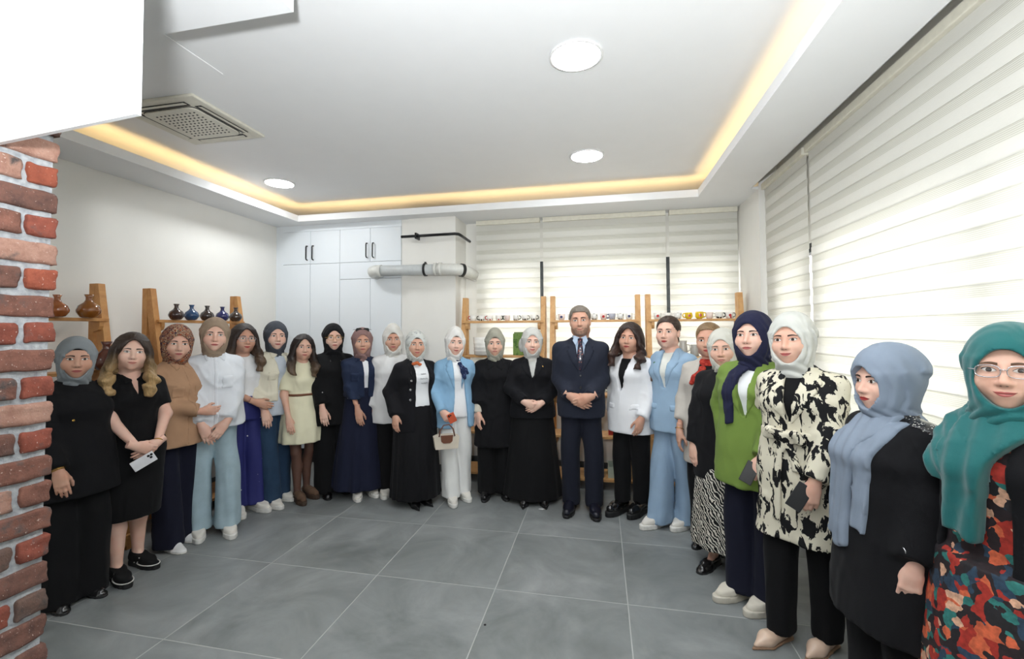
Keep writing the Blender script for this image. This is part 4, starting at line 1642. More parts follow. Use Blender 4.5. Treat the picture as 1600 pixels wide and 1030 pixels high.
class Person:
    def __init__(s, label, x, y, face, H=1.65, w=1.0, skin=1, head=(0, 0, 0), male=False, h=0.009, lip=0, brow=0, smile=0.3, arms=None, hx=0.0, hy=0.0, feet=None, look=0.0, sh=None, hs=None, pad=0.016):
        """face = world heading in degrees: 0 faces -Y, + turns towards +X"""
        s.s = H / 1.65
        s.root = empty('person', (x, y, 0), math.radians(face))
        tag(s.root, label, 'person')
        s.w, s.h, s.male, s.skin = w * 0.94, (0.0100 if h < 0.0088 else 0.0122) / s.s, male, SKINS[skin]
        w = s.w
        s.near = h < 0.0088
        s.rows = MAN if male else FEM
        s.hx, s.hy = hx, hy                      # sideways / fore-aft lean of the head
        s.shw = sh or (0.168 if male else 0.146 * (0.6 + 0.4 * w))
        s.HR = rotm(*head)
        s.hs = hs or (1.08 if male else 1.12)
        s.HP = np.array([hx, -0.012 + hy, 1.65 - pad - 0.111 * s.hs])  # head centre
        s.neck = np.array([hx * 0.8, 0.022 + hy * 0.7, 1.44])
        s.face_kw = dict(smile=smile, look=look, brow=1.25 if male else 1.0)
        s.lip, s.brow = lip, brow
        arms = arms or {}
        s.A = {}
        for q, sg in (('a', -1), ('b', 1)):
            S = np.array([sg * s.shw, 0.012, 1.325])
            pose = arms.get(q, 'hang')
            kw = {}
            if isinstance(pose, tuple):
                pose, kw = pose
            W, d, p, hk, el = {
                'hang': ((sg * (0.208 + 0.03 * (w - 1)), -0.03, 0.845), (sg * .04, -0.12, -1), (-sg * .8, 0.6, 0), 'relaxed', (sg * .35, .6, 0)),
                'clasp': ((sg * 0.075, -0.185 - 0.06 * (w - 1), 0.945), (-sg * .85, -0.12, -.52), (0, 1, 0.15), 'relaxed', (sg * .8, .5, -.2)),
                'cover': ((sg * 0.060, -0.205 - 0.06 * (w - 1), 0.955), (-sg * .90, -0.05, -.45), (0, 1, 0.2), 'curl', (sg * .8, .5, -.2)),
                'behind': ((sg * 0.12, 0.20, 0.90), (-sg * .5, 0.1, -.8), (0, -1, 0), 'relaxed', (sg * .7, .6, 0)),
                'front': ((sg * 0.17, -0.14, 0.84), (-sg * .1, -0.25, -1), (-sg * .35, 0.9, 0), 'relaxed', (sg * .6, .7, 0)),
                'hold': ((sg * 0.16, -0.20, 0.93), (-sg * .15, -0.6, -.75), (-sg * .7, 0.3, .3), 'hold', (sg * .6, .7, 0)),
                'none': ((sg * 0.225, -0.03, 0.845), (0, 0, -1), (-sg, 0, 0), 'relaxed', (sg * .3, .5, 0)),
            }[pose]
            W = np.array(kw.get('W', W), float)
            d, p, hk, el = kw.get('d', d), kw.get('p', p), kw.get('hand', hk), kw.get('el', el)
            L1, L2 = 0.275 * (1.03 if male else 1), 0.245 * (1.03 if male else 1)
            D = W - S
            dist = np.linalg.norm(D)
            if dist > (L1 + L2) * 0.995:
                W = S + D / dist * (L1 + L2) * 0.995
                D = W - S
                dist = np.linalg.norm(D)
            a = (L1 ** 2 - L2 ** 2 + dist ** 2) / (2 * dist)
            hh = math.sqrt(max(L1 ** 2 - a ** 2, 0))
            u = D / dist
            e = np.array(el, float)
            e = e - u * (e @ u)
            e /= np.linalg.norm(e)
            E = S + u * a + e * hh
            s.A[q] = dict(S=S, E=E, W=W, d=np.array(d, float), p=p, hand=hk, sg=sg, show=pose != 'none')
        # feet: (x, y, yaw) per side
        ft = feet or ((-0.075, -0.02, -8), (0.075, 0.0, 8))
        s.F = ft
        s.parts = {}

    # ---------------------------------------------------------------- output
    def out(s, V, Q, name, mat, parent=None, hz=None):
        return np_mesh(name, warp(V) * s.s, Q, [mat], None, parent or s.root, True, hz)

    def emit(s, f, name, mat, parent=None, it=1):
        V, Q = f.mesh()
        if len(Q) == 0:
            return None
        return s.out(relax(V, Q, it, 0.4), Q, name, mat, parent)

    def to_head(s, V):
        return unwarp((V * s.hs) @ s.HR.T + s.HP)

    def emit_head(s, f, name, mat, parent=None, it=1, hz=False):
        V, Q = f.mesh()
        V = relax(V, Q, it, 0.4)
        return s.out(s.to_head(V), Q, name, mat, parent, V[:, 2] if hz else None)

    # ---------------------------------------------------------------- body
    def body(s, bare_arms=False, bare_legs=False, leg_mat=None, lash=1.0):
        g = Geo()
        hg = Geo()
        (HEAD_M if s.male else HEAD_F if s.near else HEAD_FAR).build(hg, lash=lash, **s.face_kw)
        V, fs, ms = hg.arrays()
        off = 0
        V = s.to_head(V)
        nq = len(fs[0])
        g.V.append(V)
        g.Q.append(fs[0])
        g.qm.append(ms[:nq])
        g.T.append(fs[1])
        g.tm.append(ms[nq:])
        g.n = len(V)
        h = 0.022 if not (bare_arms or bare_legs) else 0.0125
        ka, kl = (1.0 if bare_arms else 0.85), (1.0 if bare_legs else 0.78)
        f = Fld((-0.36, -0.34, 0.02), (0.36, 0.30, 1.48), h)
        w = s.w
        f.loft([(z, s.hx * max(0, z - .9) * 1.2, cy, rx * w * 0.87, ry * w * 0.87) for z, rx, ry, cy in s.rows if z > 0.82], 0.02)
        f.cone((0, 0.02, 1.36), s.neck + np.array([0, 0, .03]), 0.060, 0.050, 0.04)
        for q in 'ab':
            A = s.A[q]
            if A['show']:
                f.chain([A['S'], A['E'], A['W']], [0.046 * (.4 + .6 * w) * ka, 0.037 * (.4 + .6 * w) * ka, 0.0245], 0.03)
        for sg, (fx, fy, yaw) in zip((-1, 1), s.F):
            hip = (sg * 0.085, 0.0, 0.86)
            kn = (sg * 0.035 + fx * 0.65, fy * 0.5 - 0.015, 0.475)
            an = (fx, fy + 0.012, 0.085)
            f.chain([hip, kn], [0.080 * w * kl, 0.050 * (.5 + .5 * w) * kl], 0.02)
            f.chain([kn, (fx * .95 + kn[0] * .05, fy + 0.022, 0.34), an], [0.049 * (.5 + .5 * w) * kl, 0.052 * (.4 + .6 * w) * kl, 0.032], 0.02)
            f.cone(an, (fx, fy - 0.06, 0.045), 0.03, 0.026, 0.02)
        V, Q = f.mesh()
        V = relax(V, Q, 1, 0.4)
        zc = V[Q[:, 0], 2]
        g.add(V, Q, SKIN)
        if leg_mat is not None:
            g.qm[-1] = np.where((zc < 0.72), 6, SKIN)
        for q in 'ab':
            A = s.A[q]
            if not A['show']:
                continue
            HV, HQ = HANDS[A['hand']]
            B = basis(A['d'], A['p'], q == 'b')
            k = 1.06 if s.male else 0.97
            V = (HV * k) @ B + A['W']
            g.add(V, HQ if q == 'a' else HQ[:, ::-1], SKIN)
        V, fs, ms = g.arrays()
        mats = [s.skin, M_EYEW, M_IRIS, M_LASH, LIPS[s.lip], BROWS[s.brow]]
        if leg_mat is not None:
            mats.append(leg_mat)
        s.bodyo = np_mesh('body', warp(V) * s.s, fs, mats, ms, s.root)
        return s

    # ---------------------------------------------------------------- garments
    def grid(s, z0, z1, mx=0.36, my=0.30, h=None):
        return Fld((-mx, -my, z0), (mx, my, z1), h or s.h)

    def torso(s, f, ease=0.012, hem=0.74, flare=0.0, top=1.43, straight=0.0, fold=None, fy=0.0):
        """garment trunk: body rows grown by ease; flare widens towards the hem; straight fills the waist"""
        R = []
        w = s.w
        wm = max(r[1] for r in s.rows if r[0] < 1.3)
        zs = [r[0] for r in s.rows]
        for z in sorted(set([hem] + [zz for zz in zs if hem < zz <= top] + [top])):
            rx = np.interp(z, zs, [r[1] for r in s.rows])
            ry = np.interp(z, zs, [r[2] for r in s.rows])
            cy = np.interp(z, zs, [r[3] for r in s.rows])
            if z < 1.25:
                rx = rx + straight * max(0.0, wm - rx)
                ry = ry + straight * max(0.0, 0.125 - ry)
            fl = flare * max(0.0, 1.15 - z)
            tz = 1.0 if z < 1.36 else max(0.3, 1 - (z - 1.36) * 6)
            R.append((z, s.hx * max(0, z - .9) * 1.2, cy + fy * max(0, 1.1 - z), rx * w + ease * tz + fl, ry * w + ease * tz + fl * 0.8))
        f.loft(R, 0.03, 2.3, fold)
        for sg in (-1, 1):
            f.cone((sg * 0.035 + s.hx * .6, 0.016, 1.392), (sg * s.shw * 0.92 + s.hx * .3, 0.012, 1.335), 0.030 + ease * .6, 0.032 + ease * .6, 0.03)
        return f

    def sleeves(s, f, r=(0.060, 0.050, 0.040), end=1.0, k=0.045, only='ab', ends=None):
        """end: 1 = wrist, 0.5 = elbow; sleeves open with a flat cuff"""
        w = (0.45 + 0.55 * s.w) * 0.90
        for q in only:
            A = s.A[q]
            g = f.like()
            e = (ends or {}).get(q, end)
            S, E, W = A['S'], A['E'], A['W']
            if e > 0.5:
                t = (e - 0.5) * 2
                C = E + (W - E) * t
                g.chain([S, E, C + (W - E) * 0.25], [r[0] * w, r[1] * w, r[2] * w], 0.03)
                g.plane(C, W - E)
                # the plane must not bite into the upper arm
                up = f.like()
                up.cone(S, E, r[0] * w, r[1] * w, 0.0)
                g.f = np.minimum(g.f, up.f)
                X, Y, Z = g.grid((slice(None),) * 3)
                u = (W - E) / np.linalg.norm(W - E)
                de = np.sqrt((X - E[0]) ** 2 + (Y - E[1]) ** 2 + (Z - E[2]) ** 2)
                dc = np.sqrt((X - C[0]) ** 2 + (Y - C[1]) ** 2 + (Z - C[2]) ** 2)
                axl = (X - E[0]) * u[0] + (Y - E[1]) * u[1] + (Z - E[2]) * u[2]
                side = (X - E[0]) * u[2] - (Z - E[2]) * u[0] + Y
                rip = np.abs(np.sin(axl * 95 + side * 22)) - 0.5
                g.f = g.f + (0.0045 * rip * (np.exp(-(de / 0.085) ** 2) + 0.6 * np.exp(-(dc / 0.075) ** 2))).astype(np.float32)
            else:
                C = S + (E - S) * e * 2
                g.chain([S, C + (E - S) * 0.2], [r[0] * w, r[1] * w], 0.03)
                g.plane(C, E - S)
            hh = np.maximum(k - np.abs(f.f - g.f), 0) / k
            f.f = np.minimum(f.f, g.f) - hh * hh * k * 0.25
        return f

    def trousers(s, mat, hem=0.06, top=1.04, r=(0.105, 0.088, 0.082, 0.092), ease=0.008, h=None, amp=0.0025, front=0.0, name='trousers'):
        f = s.grid(hem - 0.02, top + 0.02, h=h)
        w = (0.5 + 0.5 * s.w) * 0.94
        zs = [z for z, *_ in s.rows]
        R = []
        for z in sorted(set([0.80] + [zz for zz in zs if 0.80 < zz < top] + [top])):
            R.append((z, 0, np.interp(z, zs, [r_[3] for r_ in s.rows]), np.interp(z, zs, [r_[1] for r_ in s.rows]) * s.w + ease, np.interp(z, zs, [r_[2] for r_ in s.rows]) * s.w + ease))
        f.loft(R, 0.02, 2.2)
        for sg, (fx, fy, yaw) in zip((-1, 1), s.F):
            kx = sg * 0.035 + fx * 0.65
            ph = sg * 1.3

            def fold(a, z, ph=ph):
                return 0.05 * np.sin(5 * a + ph + 3 * z) * np.clip((0.75 - z) * 1.5, 0, 1) * (amp / 0.0025) + 0.035 * np.sin(z * 38 + 2 * np.sin(a + ph)) * np.clip((0.26 - z) * 5, 0, 1)
            f.loft([(hem, fx, fy + 0.0 + front, r[3] * 0.92 * w, r[3] * w * 1.08), (0.28, fx * .9 + kx * .1, fy * .9 + 0.005, (r[2] * .5 + r[3] * .5) * .95 * w, (r[2] * .5 + r[3] * .5) * 1.0 * w), (0.475, kx, fy * 0.5 - 0.008, r[2] * w, r[2] * w), (0.68, sg * 0.075, 0.0, r[1] * w, r[1] * w * 1.08), (0.86, sg * 0.078, 0.008, r[0] * w * .92, r[0] * w * 1.08)], 0.012, 2.0, fold)
        s.parts['trousers'] = s.emit(f, name, mat)
        return s

    def skirt(s, mat, hem=0.06, top=1.03, rx=0.26, ry=0.23, nf=11, amp=0.05, seed=0, mid=None, name='skirt', h=None, cy=0.0):
        f = s.grid(hem - 0.02, top + 0.02, h=h)
        w = s.w
        rnd = np.random.RandomState(seed)
        p = rnd.uniform(0, 6.28, 4)

        def fold(a, z):
            t = np.clip((top - 0.1 - z) / (top - hem), 0, 1)
            return amp * t * (np.sin(nf * a + p[0] + 0.6 * np.sin(2 * a + p[1])) + 0.5 * np.sin((nf + 5) * a + p[2]))
        zh = 0.86
        hipx, hipy = 0.176 * w + 0.008, 0.134 * w + 0.008
        R = [(hem, 0, cy, rx, ry)]
        if hem < 0.62:
            R.append(((hem + zh) / 2, 0, cy * .6, (mid or (rx + hipx) / 2), (mid or (rx + hipx) / 2) * ry / rx))
        R += [(zh, 0, 0.006, hipx, hipy), (0.97, 0, 0.005, 0.157 * w + .008, 0.120 * w + .008), (top, 0, 0, 0.136 * w + .008, 0.106 * w + .008)]
        f.loft(R, 0.02, 2.0, fold)
        s.parts['skirt'] = s.emit(f, name, mat)
        return s

    def shoes(s, kind, mat, sole, name='shoe', lift=0.0, k=1.0):
        (V1, Q1), (V2, Q2) = SHOES[kind]
        for sg, (fx, fy, yaw) in zip((-1, 1), s.F):
            R = rotm(yaw, 0, 0)
            o = s.out((V1 * k * np.array([sg, 1, 1])) @ R.T + np.array([fx, fy, lift]), Q1 if sg > 0 else Q1[:, ::-1], name, mat)
            s.out((V2 * k * np.array([sg, 1, 1])) @ R.T + np.array([fx, fy, lift]), Q2 if sg > 0 else Q2[:, ::-1], 'sole', sole, o)
        return s

    # ---------------------------------------------------------------- head wear and hair
    def hijab(s, mat, peak=0.0, puff=0.0, fold=0.006, seed=0, open_w=0.053, open_top=0.056, neck=0.0, cap=None, bottom=-0.175, chest=None, nf=7):
        h = 0.0062 if s.near else 0.0075
        f = Fld((-0.17, -0.20, -0.34), (0.17, 0.18, 0.16), h)
        e = 0.012 + puff
        f.ell((0, 0.022, 0.034 + puff * .3), (0.074 + e, 0.094 + e + puff, 0.084 + e), 0.02)
        if peak:
            f.cone((0, -0.05, 0.085), (0, 0.02, 0.10), 0.03 + peak, 0.05, 0.03)
        f.loft([(bottom, 0, 0.024, 0.072 + neck, 0.072 + neck), (-0.145, 0, 0.016, 0.064 + neck, 0.070 + neck), (-0.115, 0, 0.006, 0.066 + neck * .7, 0.082 + neck * .5), (-0.08, 0, -0.004, 0.074 + puff, 0.091 + puff), (-0.03, 0, 0.002, 0.081 + puff, 0.095 + puff), (0.03, 0, 0.014, 0.084 + puff, 0.100 + puff)], 0.025, 2.0)
        # folds run around the face opening and down to the neck
        X, Y, Z = f.grid((slice(None),) * 3)
        rnd = np.random.RandomState(seed)
        p = rnd.uniform(0, 6.28, 5)
        rad = np.sqrt((X / 0.8) ** 2 + (Z + 0.03) ** 2) + 0.55 * (Y + 0.1)
        wv = 1.6 - 3.2 * np.abs(np.sin(rad * nf * 11 + p[0] + 0.8 * np.sin(X * 20 + p[1]) + Y * 8)) + 0.6 * np.sin(rad * nf * 37 + p[2] + X * 30 * math.cos(p[3]))
        fade = np.clip((Y + 0.13) * 9, 0.25, 1) * np.clip((0.10 - Z) * 14, 0.2, 1)
        wv2 = (1.2 - 2.4 * np.abs(np.sin((Z * 1.0 + Y * 0.55 + X * 0.5 * math.cos(p[4])) * 85 + p[1]))) * np.clip((-0.09 - Z) * 30, 0, 1)
        f.f = f.f + (fold * (0.55 * wv * fade * np.clip((Z + 0.13) * 20, 0, 1) + 0.9 * wv2)).astype(np.float32)
        t = np.linspace(0, 2 * np.pi, 36, endpoint=False)
        ow = open_w + 0.006
        open_top += 0.006
        egg = [(ow * math.sin(a) * (1.0 - 0.10 * math.cos(a) if math.cos(a) > 0 else 1.0 + 0.12 * math.cos(a)), (-0.025 + (open_top + 0.025) * math.cos(a)) if math.cos(a) > 0 else (-0.025 + 0.077 * math.cos(a))) for a in t]
        f.cut_poly(egg, -0.012)
        o = s.emit_head(f, 'hijab', mat)
        if cap is not None:
            g = Fld((-0.10, -0.13, -0.06), (0.10, 0.13, 0.14), 0.0045)
            g.ell((0, 0.018, 0.034), (0.0765, 0.0945, 0.0835), 0.0)
            egg2 = [(x * 0.93, z - 0.016 if z > 0 else z) for x, z in egg]
            g.cut_poly(egg2, -0.005)
            s.emit_head(g, 'undercap', cap, o)
        s.parts['hijab'] = o
        return o

    def hair(s, mat, style='long', length=0.27, wave=0.006, part=0.0, vol=0.0, seed=0, side=1.0):
        h = 0.0066
        f = Fld((-0.20, -0.17, -0.42), (0.20, 0.19, 0.15), h)
        f.ell((0, 0.020, 0.036), (0.082 + vol, 0.100 + vol, 0.086 + vol), 0.01)
        if style == 'long':
            for sx in (-1, 1):
                L = length * (1.0 if sx * side > 0 else 0.94)
                f.loft([(-L, sx * (0.080 + vol), -0.118, 0.022, 0.022), (-L * .85, sx * (0.090 + vol), -0.112, 0.032, 0.034), (-L * .62, sx * (0.096 + vol), -0.082, 0.036, 0.050), (-0.11, sx * (0.090 + vol), -0.032, 0.034, 0.062), (-0.05, sx * (0.078 + vol), 0.0, 0.030, 0.070), (0.03, sx * (0.060 + vol), 0.012, 0.032, 0.078), (0.07, sx * 0.035, 0.012, 0.04, 0.075)], 0.025, 2.0)
            f.loft([(-length, 0, 0.075, 0.10, 0.030), (-0.15, 0, 0.068, 0.10, 0.040), (-0.05, 0, 0.055, 0.085, 0.055), (0.03, 0, 0.04, 0.075, 0.065)], 0.03, 2.0)
        elif style == 'tail':
            f.chain([(0, 0.10, 0.06), (0, 0.145, 0.03), (0, 0.145, -0.06), (side * 0.06, 0.10, -0.15), (side * 0.10, 0.02, -0.23), (side * 0.10, -0.06, -0.34)], [0.028, 0.03, 0.033, 0.032, 0.028, 0.013], 0.02)
        elif style == 'bun':
            f.ell((0, 0.10, 0.02), (0.045, 0.04, 0.045), 0.02)
        X, Y, Z = f.grid((slice(None),) * 3)
        rnd = np.random.RandomState(seed)
        p = rnd.uniform(0, 6.28, 4)
        ang = np.arctan2(Y - 0.02, X)
        if style in ('long',):
            down = np.clip((-0.02 - Z) * 9, 0, 1)
            f.f = f.f + (down * (wave * np.sin(Z * 62 + 3 * np.sin(ang * 3 + p[0]) + p[1]) + 0.4 * wave * np.sin(Z * 110 + ang * 8 + p[2]))).astype(np.float32)
        f.f = f.f + (0.0016 * np.sin(ang * 46 + Z * 25 + 2 * np.sin(Z * 30 + p[3]))).astype(np.float32)
        t = np.linspace(0, 2 * np.pi, 40, endpoint=False)
        if style == 'short':
            egg = [(-0.075, -0.2), (-0.075, -0.01), (-0.062, -0.005), (-0.058, 0.035), (-0.045, 0.062), (0.0, 0.067), (0.045, 0.062), (0.058, 0.035), (0.062, -0.005), (0.075, -0.01), (0.075, -0.2)]
            f.cut_poly(egg, 0.0)
            f.cut_poly([(-0.2, -0.3), (-0.2, -0.015), (0.2, -0.015), (0.2, -0.3)], 0.028)
            f.cut_poly([(-0.2, -0.4), (-0.2, -0.062), (0.2, -0.062), (0.2, -0.4)], 0.2)
            f.cut_ell((-0.078, 0.014, -0.012), (0.02, 0.021, 0.032), 0.004)
            f.cut_ell((0.078, 0.014, -0.012), (0.02, 0.021, 0.032), 0.004)
        elif style in ('tail', 'bun'):
            egg = [(-0.06 if side < 0 else -0.10, -0.2), (-0.10, -0.06), (-0.10, 0.0), (-0.062, 0.005), (-0.056, 0.040), (-0.04, 0.066), (0.0, 0.074), (0.04, 0.066), (0.056, 0.040), (0.062, 0.005), (0.10, 0.0), (0.10, -0.2)]
            f.cut_poly(egg, -0.004)
            f.cut_poly([(-0.055, -0.5), (-0.085, -0.055), (0.2, -0.055), (0.2, -0.5)] if side < 0 else [(-0.2, -0.5), (-0.2, -0.055), (0.2, -0.055), (0.2, -0.5)], 0.055)
            f.cut_ell((-0.078, 0.014, -0.012), (0.02, 0.021, 0.032), 0.004)
            f.cut_ell((0.078, 0.014, -0.012), (0.02, 0.021, 0.032), 0.004)
        else:
            egg = []
            for a in t:
                c, sn = math.cos(a), math.sin(a)
                top = 0.078 - 0.35 * abs(sn * 0.05 - part) * 0.5
                egg.append((0.054 * sn, (-0.02 + (top + 0.02) * c) if c > 0 else -0.02 + 0.30 * c))
            f.cut_poly(egg, -0.006)
            f.cut_ell((0, -0.07, -0.13), (0.056, 0.085, 0.085), 0.015)
            f.cut_ell((0, -0.06, -0.22), (0.058, 0.11, 0.13), 0.015)
        V, Q = f.mesh()
        V = relax(V, Q, 1, 0.3)
        o = s.out(s.to_head(V), Q, 'hair', mat, None, V[:, 2])
        s.parts['hair'] = o
        return o

    def glasses(s, mat, w=0.026, hgt=0.019, thick=0.0014, dark=None, up=0.0, back=0.0):
        root = None
        hd = HEAD_M if s.male else HEAD_F
        m = MB()
        fr = []
        for sx in (-1, 1):
            pts = []
            for k in range(20):
                a = 2 * math.pi * k / 20
                c, sn = math.cos(a), math.sin(a)
                x = sx * 0.032 + w * math.copysign(abs(c) ** 0.7, c)
                z = 0.0 + up + hgt * math.copysign(abs(sn) ** 0.7, sn)
                pts.append((x, -0.098 + back + abs(x) * 0.15, z))
            fr.append(pts)
            m.tube(pts, thick, 6, closed=True)
            m.tube([(sx * (0.032 + w), -0.092 + back, up + .004), (sx * 0.075, -0.07 + back, up + .004), (sx * 0.078, 0.0 + back, up)], thick, 6)
        m.tube([(-0.008, -0.098 + back, up + .004), (0, -0.101 + back, up + .006), (0.008, -0.098 + back, up + .004)], thick, 6)
        V = warp(s.to_head(np.array(m.v))) * s.s
        o = mesh_obj('glasses', V, m.f, mat, s.root, True)
        for pts in fr:
            P = np.array(pts)
            c = P.mean(0)
            V = warp(s.to_head(np.concatenate([[c], P]))) * s.s
            mesh_obj('lens', V, [(0, k + 1, (k + 1) % 20 + 1) for k in range(20)], dark or M_LENS, o)
        return o

    # ---------------------------------------------------------------- small parts
    def mbuild(s, m, name, mat, parent=None, smooth=True):
        return mesh_obj(name, warp(np.array(m.v)) * s.s, m.f, mat, parent or s.root, smooth)

    def front_y(s, f, x, z):
        """front surface of a garment field"""
        i = int(round((x - f.lo[0]) / f.h))
        k = int(round((z - f.lo[2]) / f.h))
        col = f.f[min(max(i, 0), f.n[0] - 1), :, min(max(k, 0), f.n[2] - 1)]
        j = int(np.argmax(col < 0))
        if j == 0:
            return 0.0
        a, b = col[j - 1], col[j]
        return float(f.lo[1] + (j - 1 + a / (a - b + 1e-9)) * f.h)

    def buttons(s, f, pts, mat, parent, r=0.011):
        for x, z in pts:
            y = s.front_y(f, x, z)
            m = MB()
            V = []
            n = 14
            for rr, dy in ((r * 0.5, 0.004), (r, 0.003), (r, -0.0035), (r * 0.75, -0.0045), (r * 0.3, -0.003)):
                for k in range(n):
                    a = 2 * math.pi * k / n
                    V.append((x + rr * math.cos(a), y + dy, z + rr * math.sin(a)))
            F = [(i * n + k, i * n + (k + 1) % n, (i + 1) * n + (k + 1) % n, (i + 1) * n + k) for i in range(4) for k in range(n)]
            F.append(tuple(range(4 * n, 5 * n)))
            m.raw(V, F)
            s.mbuild(m, 'button', mat, parent)

    def bangle(s, q, mat, name='bracelet', r=0.031, t=0.0025, back=0.012, parent=None):
        A = s.A[q]
        d = A['W'] - A['E']
        d = d / np.linalg.norm(d)
        c = A['W'] - d * back
        a = np.cross(d, [0.2, 1, 0.1])
        a /= np.linalg.norm(a)
        b = np.cross(d, a)
        m = MB().tube([tuple(c + r * (a * math.cos(k * math.pi / 10) + b * math.sin(k * math.pi / 10))) for k in range(20)], t, 6, closed=True)
        return s.mbuild(m, name, mat, parent)

    def world(s, p):
        p = warp(np.array(p, float)[None])[0] * s.s
        rz = s.root.rotation_euler[2]
        c, n = math.cos(rz), math.sin(rz)
        return (s.root.location[0] + p[0] * c - p[1] * n, s.root.location[1] + p[0] * n + p[1] * c, float(p[2]))


_tl = NT('clear_lens')
_tr = _tl.n('ShaderNodeBsdfTransparent')
_gl = _tl.n('ShaderNodeBsdfGlossy')
_gl.inputs['Roughness'].default_value = 0.05
_mx = _tl.n('ShaderNodeMixShader')
_mx.inputs[0].default_value = 0.08
_tl.l(_tr.outputs[0], _mx.inputs[1])
_tl.l(_gl.outputs[0], _mx.inputs[2])
_tl.l(_mx.outputs[0], _tl.out.inputs['Surface'])
M_LENS = _tl.m

# ================================================================== THE PEOPLE
BLACK = fabric('black_cloth', (19, 19, 22), folds=0.5)
BLACK2 = fabric('black_crepe', (16, 16, 18), folds=0.4)
NAVYD = fabric('dark_navy_cloth', (22, 24, 40))
WHITE = fabric('white_cotton', (232, 233, 235), var=0.05)
M_GOLD = plain('gold', (206, 164, 86), 0.25, 1.0)
M_SILV = plain('silver', (200, 200, 204), 0.25, 1.0)
SOLEW = plain('white_rubber', (226, 224, 218), 0.6)
SOLEB = plain('black_rubber', (24, 24, 25), 0.6)
LEATHB = plain('black_leather', (22, 21, 22), 0.25, coat=0.4)
SNW = fabric('white_sneaker_fabric', (226, 222, 214), var=0.06, folds=0.15)
CAPB = fabric('black_undercap', (20, 20, 22))


def shirt_inner(P, mat, hem=0.86, top=1.42, ease=0.003, name='shirt', neck=True, h=0.011):
    f = P.grid(hem - 0.02, 1.46, h=h)
    P.torso(f, ease, hem, 0.0, top)
    if neck:
        f.cut_ell((P.hx * .6, -0.03, 1.45), (0.055, 0.07, 0.055), 0.01)
    return P.emit(f, name, mat)


def jacket(P, mat, hem, V=None, ease=0.016, flare=0.0, straight=0.3, r=(0.062, 0.054, 0.046), end=1.0, name='blazer', amp=0.003, seed=0, neck=True, ends=None, lapel=None, lapw=0.05, fy=0.0, fold=None, k=0.045, my=0.32, only='ab', lapmat=None, vy=0.0):
    f = P.grid(hem - 0.02, 1.47, my=my)
    P.torso(f, ease, hem, flare, 1.43, straight, fold, fy)
    P.sleeves(f, r, end, k, only=only, ends=ends)
    if amp:
        f.wrinkle(amp, seed=seed)
    if neck:
        f.cut_ell((P.hx * .6, -0.035, 1.462), (0.060, 0.085, 0.062), 0.01)
    base = f.shell(0.0)
    if V:
        f.cut_poly(V, vy)
    o = P.emit(f, name, mat)
    if lapel:
        for sg in (-1, 1):
            top, notch, bot, w = lapel     # z of top, notch, bottom
            xb = 0.012 * sg
            x0 = sg * 0.048
            # inner edge follows the V; outer edge swings out to the notch
            inner = [(x0, top), (xb, bot)]
            poly = [(x0, top), (sg * (0.048 + w * .75), top - 0.03), (sg * (0.05 + w * 1.25), notch + 0.012), (sg * (0.045 + w * 0.85), notch), (sg * (0.05 + w * 1.4), notch - 0.012), (sg * (0.03 + w * .35), (notch + bot) / 2 - 0.04), (xb, bot)]
            P.emit(base.panel(poly, 0.007, 0.0), 'lapel', lapmat or mat, o)
    return o, base


def collar(P, base, mat, parent, spread=0.055, drop=0.075, top=1.43):
    for sg in (-1, 1):
        poly = [(sg * 0.006, top - 0.035), (sg * 0.055, top + 0.02), (sg * 0.075, top - 0.012), (sg * spread, top - drop)]
        P.emit(base.panel(poly, 0.008, 0.02), 'collar', mat, parent)


def collar_stand(P, mat, parent, r=0.061, z0=1.395, z1=1.452, drop=0.03):
    f = Fld((-0.11, -0.12, 1.36), (0.11, 0.13, 1.49), 0.0055)
    f.loft([(z0, P.hx * .6, 0.016, r + 0.012, r + 0.008), (z1, P.hx * .7, 0.018, r, r)], 0.0)
    f.plane((0, -0.05, z1 - drop), (0, -0.45, 1))
    P.emit(f, 'collar', mat, parent)


def pocket(P, base, poly, mat, parent, off=0.005, name='pocket'):
    P.emit(base.panel(poly, off, 0.0), name, mat, parent)


def belt(P, z, mat, ease=0.016, hgt=0.016, buckle=None, straight=0.0):
    f = P.grid(z - 0.04, z + 0.04)
    zs = [r[0] for r in P.rows]
    wv = lambda c: np.interp(z, zs, [r[c] for r in P.rows])
    f.loft([(z - hgt, 0, wv(3), wv(1) * P.w + ease, wv(2) * P.w + ease), (z + hgt, 0, wv(3), wv(1) * P.w + ease, wv(2) * P.w + ease)], 0.0, 2.3)
    return P.emit(f, 'belt', mat)


def drape(P, rows, name, mat, parent, fold=0.0, nf=3, h=None, k=0.02, n=2.6):
    """hanging scarf end: rows (z, cx, cy, half width, half thickness)"""
    R = np.array(rows)
    f = Fld((R[:, 1].min() - R[:, 3].max() * 1.3 - .02, R[:, 2].min() - R[:, 4].max() * 1.5 - .03, R[:, 0].min() - .02), (R[:, 1].max() + R[:, 3].max() * 1.3 + .02, R[:, 2].max() + R[:, 4].max() * 1.5 + .03, R[:, 0].max() + .02), h or 0.006)
    f.loft(rows, 0.0, n)
    X, Y, Z = f.grid((slice(None),) * 3)
    cx = np.interp(f.ax[2], sorted(R[:, 0]), R[np.argsort(R[:, 0]), 1])[None, None, :]
    hw = np.interp(f.ax[2], sorted(R[:, 0]), R[np.argsort(R[:, 0]), 3])[None, None, :]
    f.f = f.f + (fold * np.sin((X - cx) / np.maximum(hw, .01) * nf * 1.57 + 6 * Z)).astype(np.float32)
    return P.emit(f, name, mat, parent)


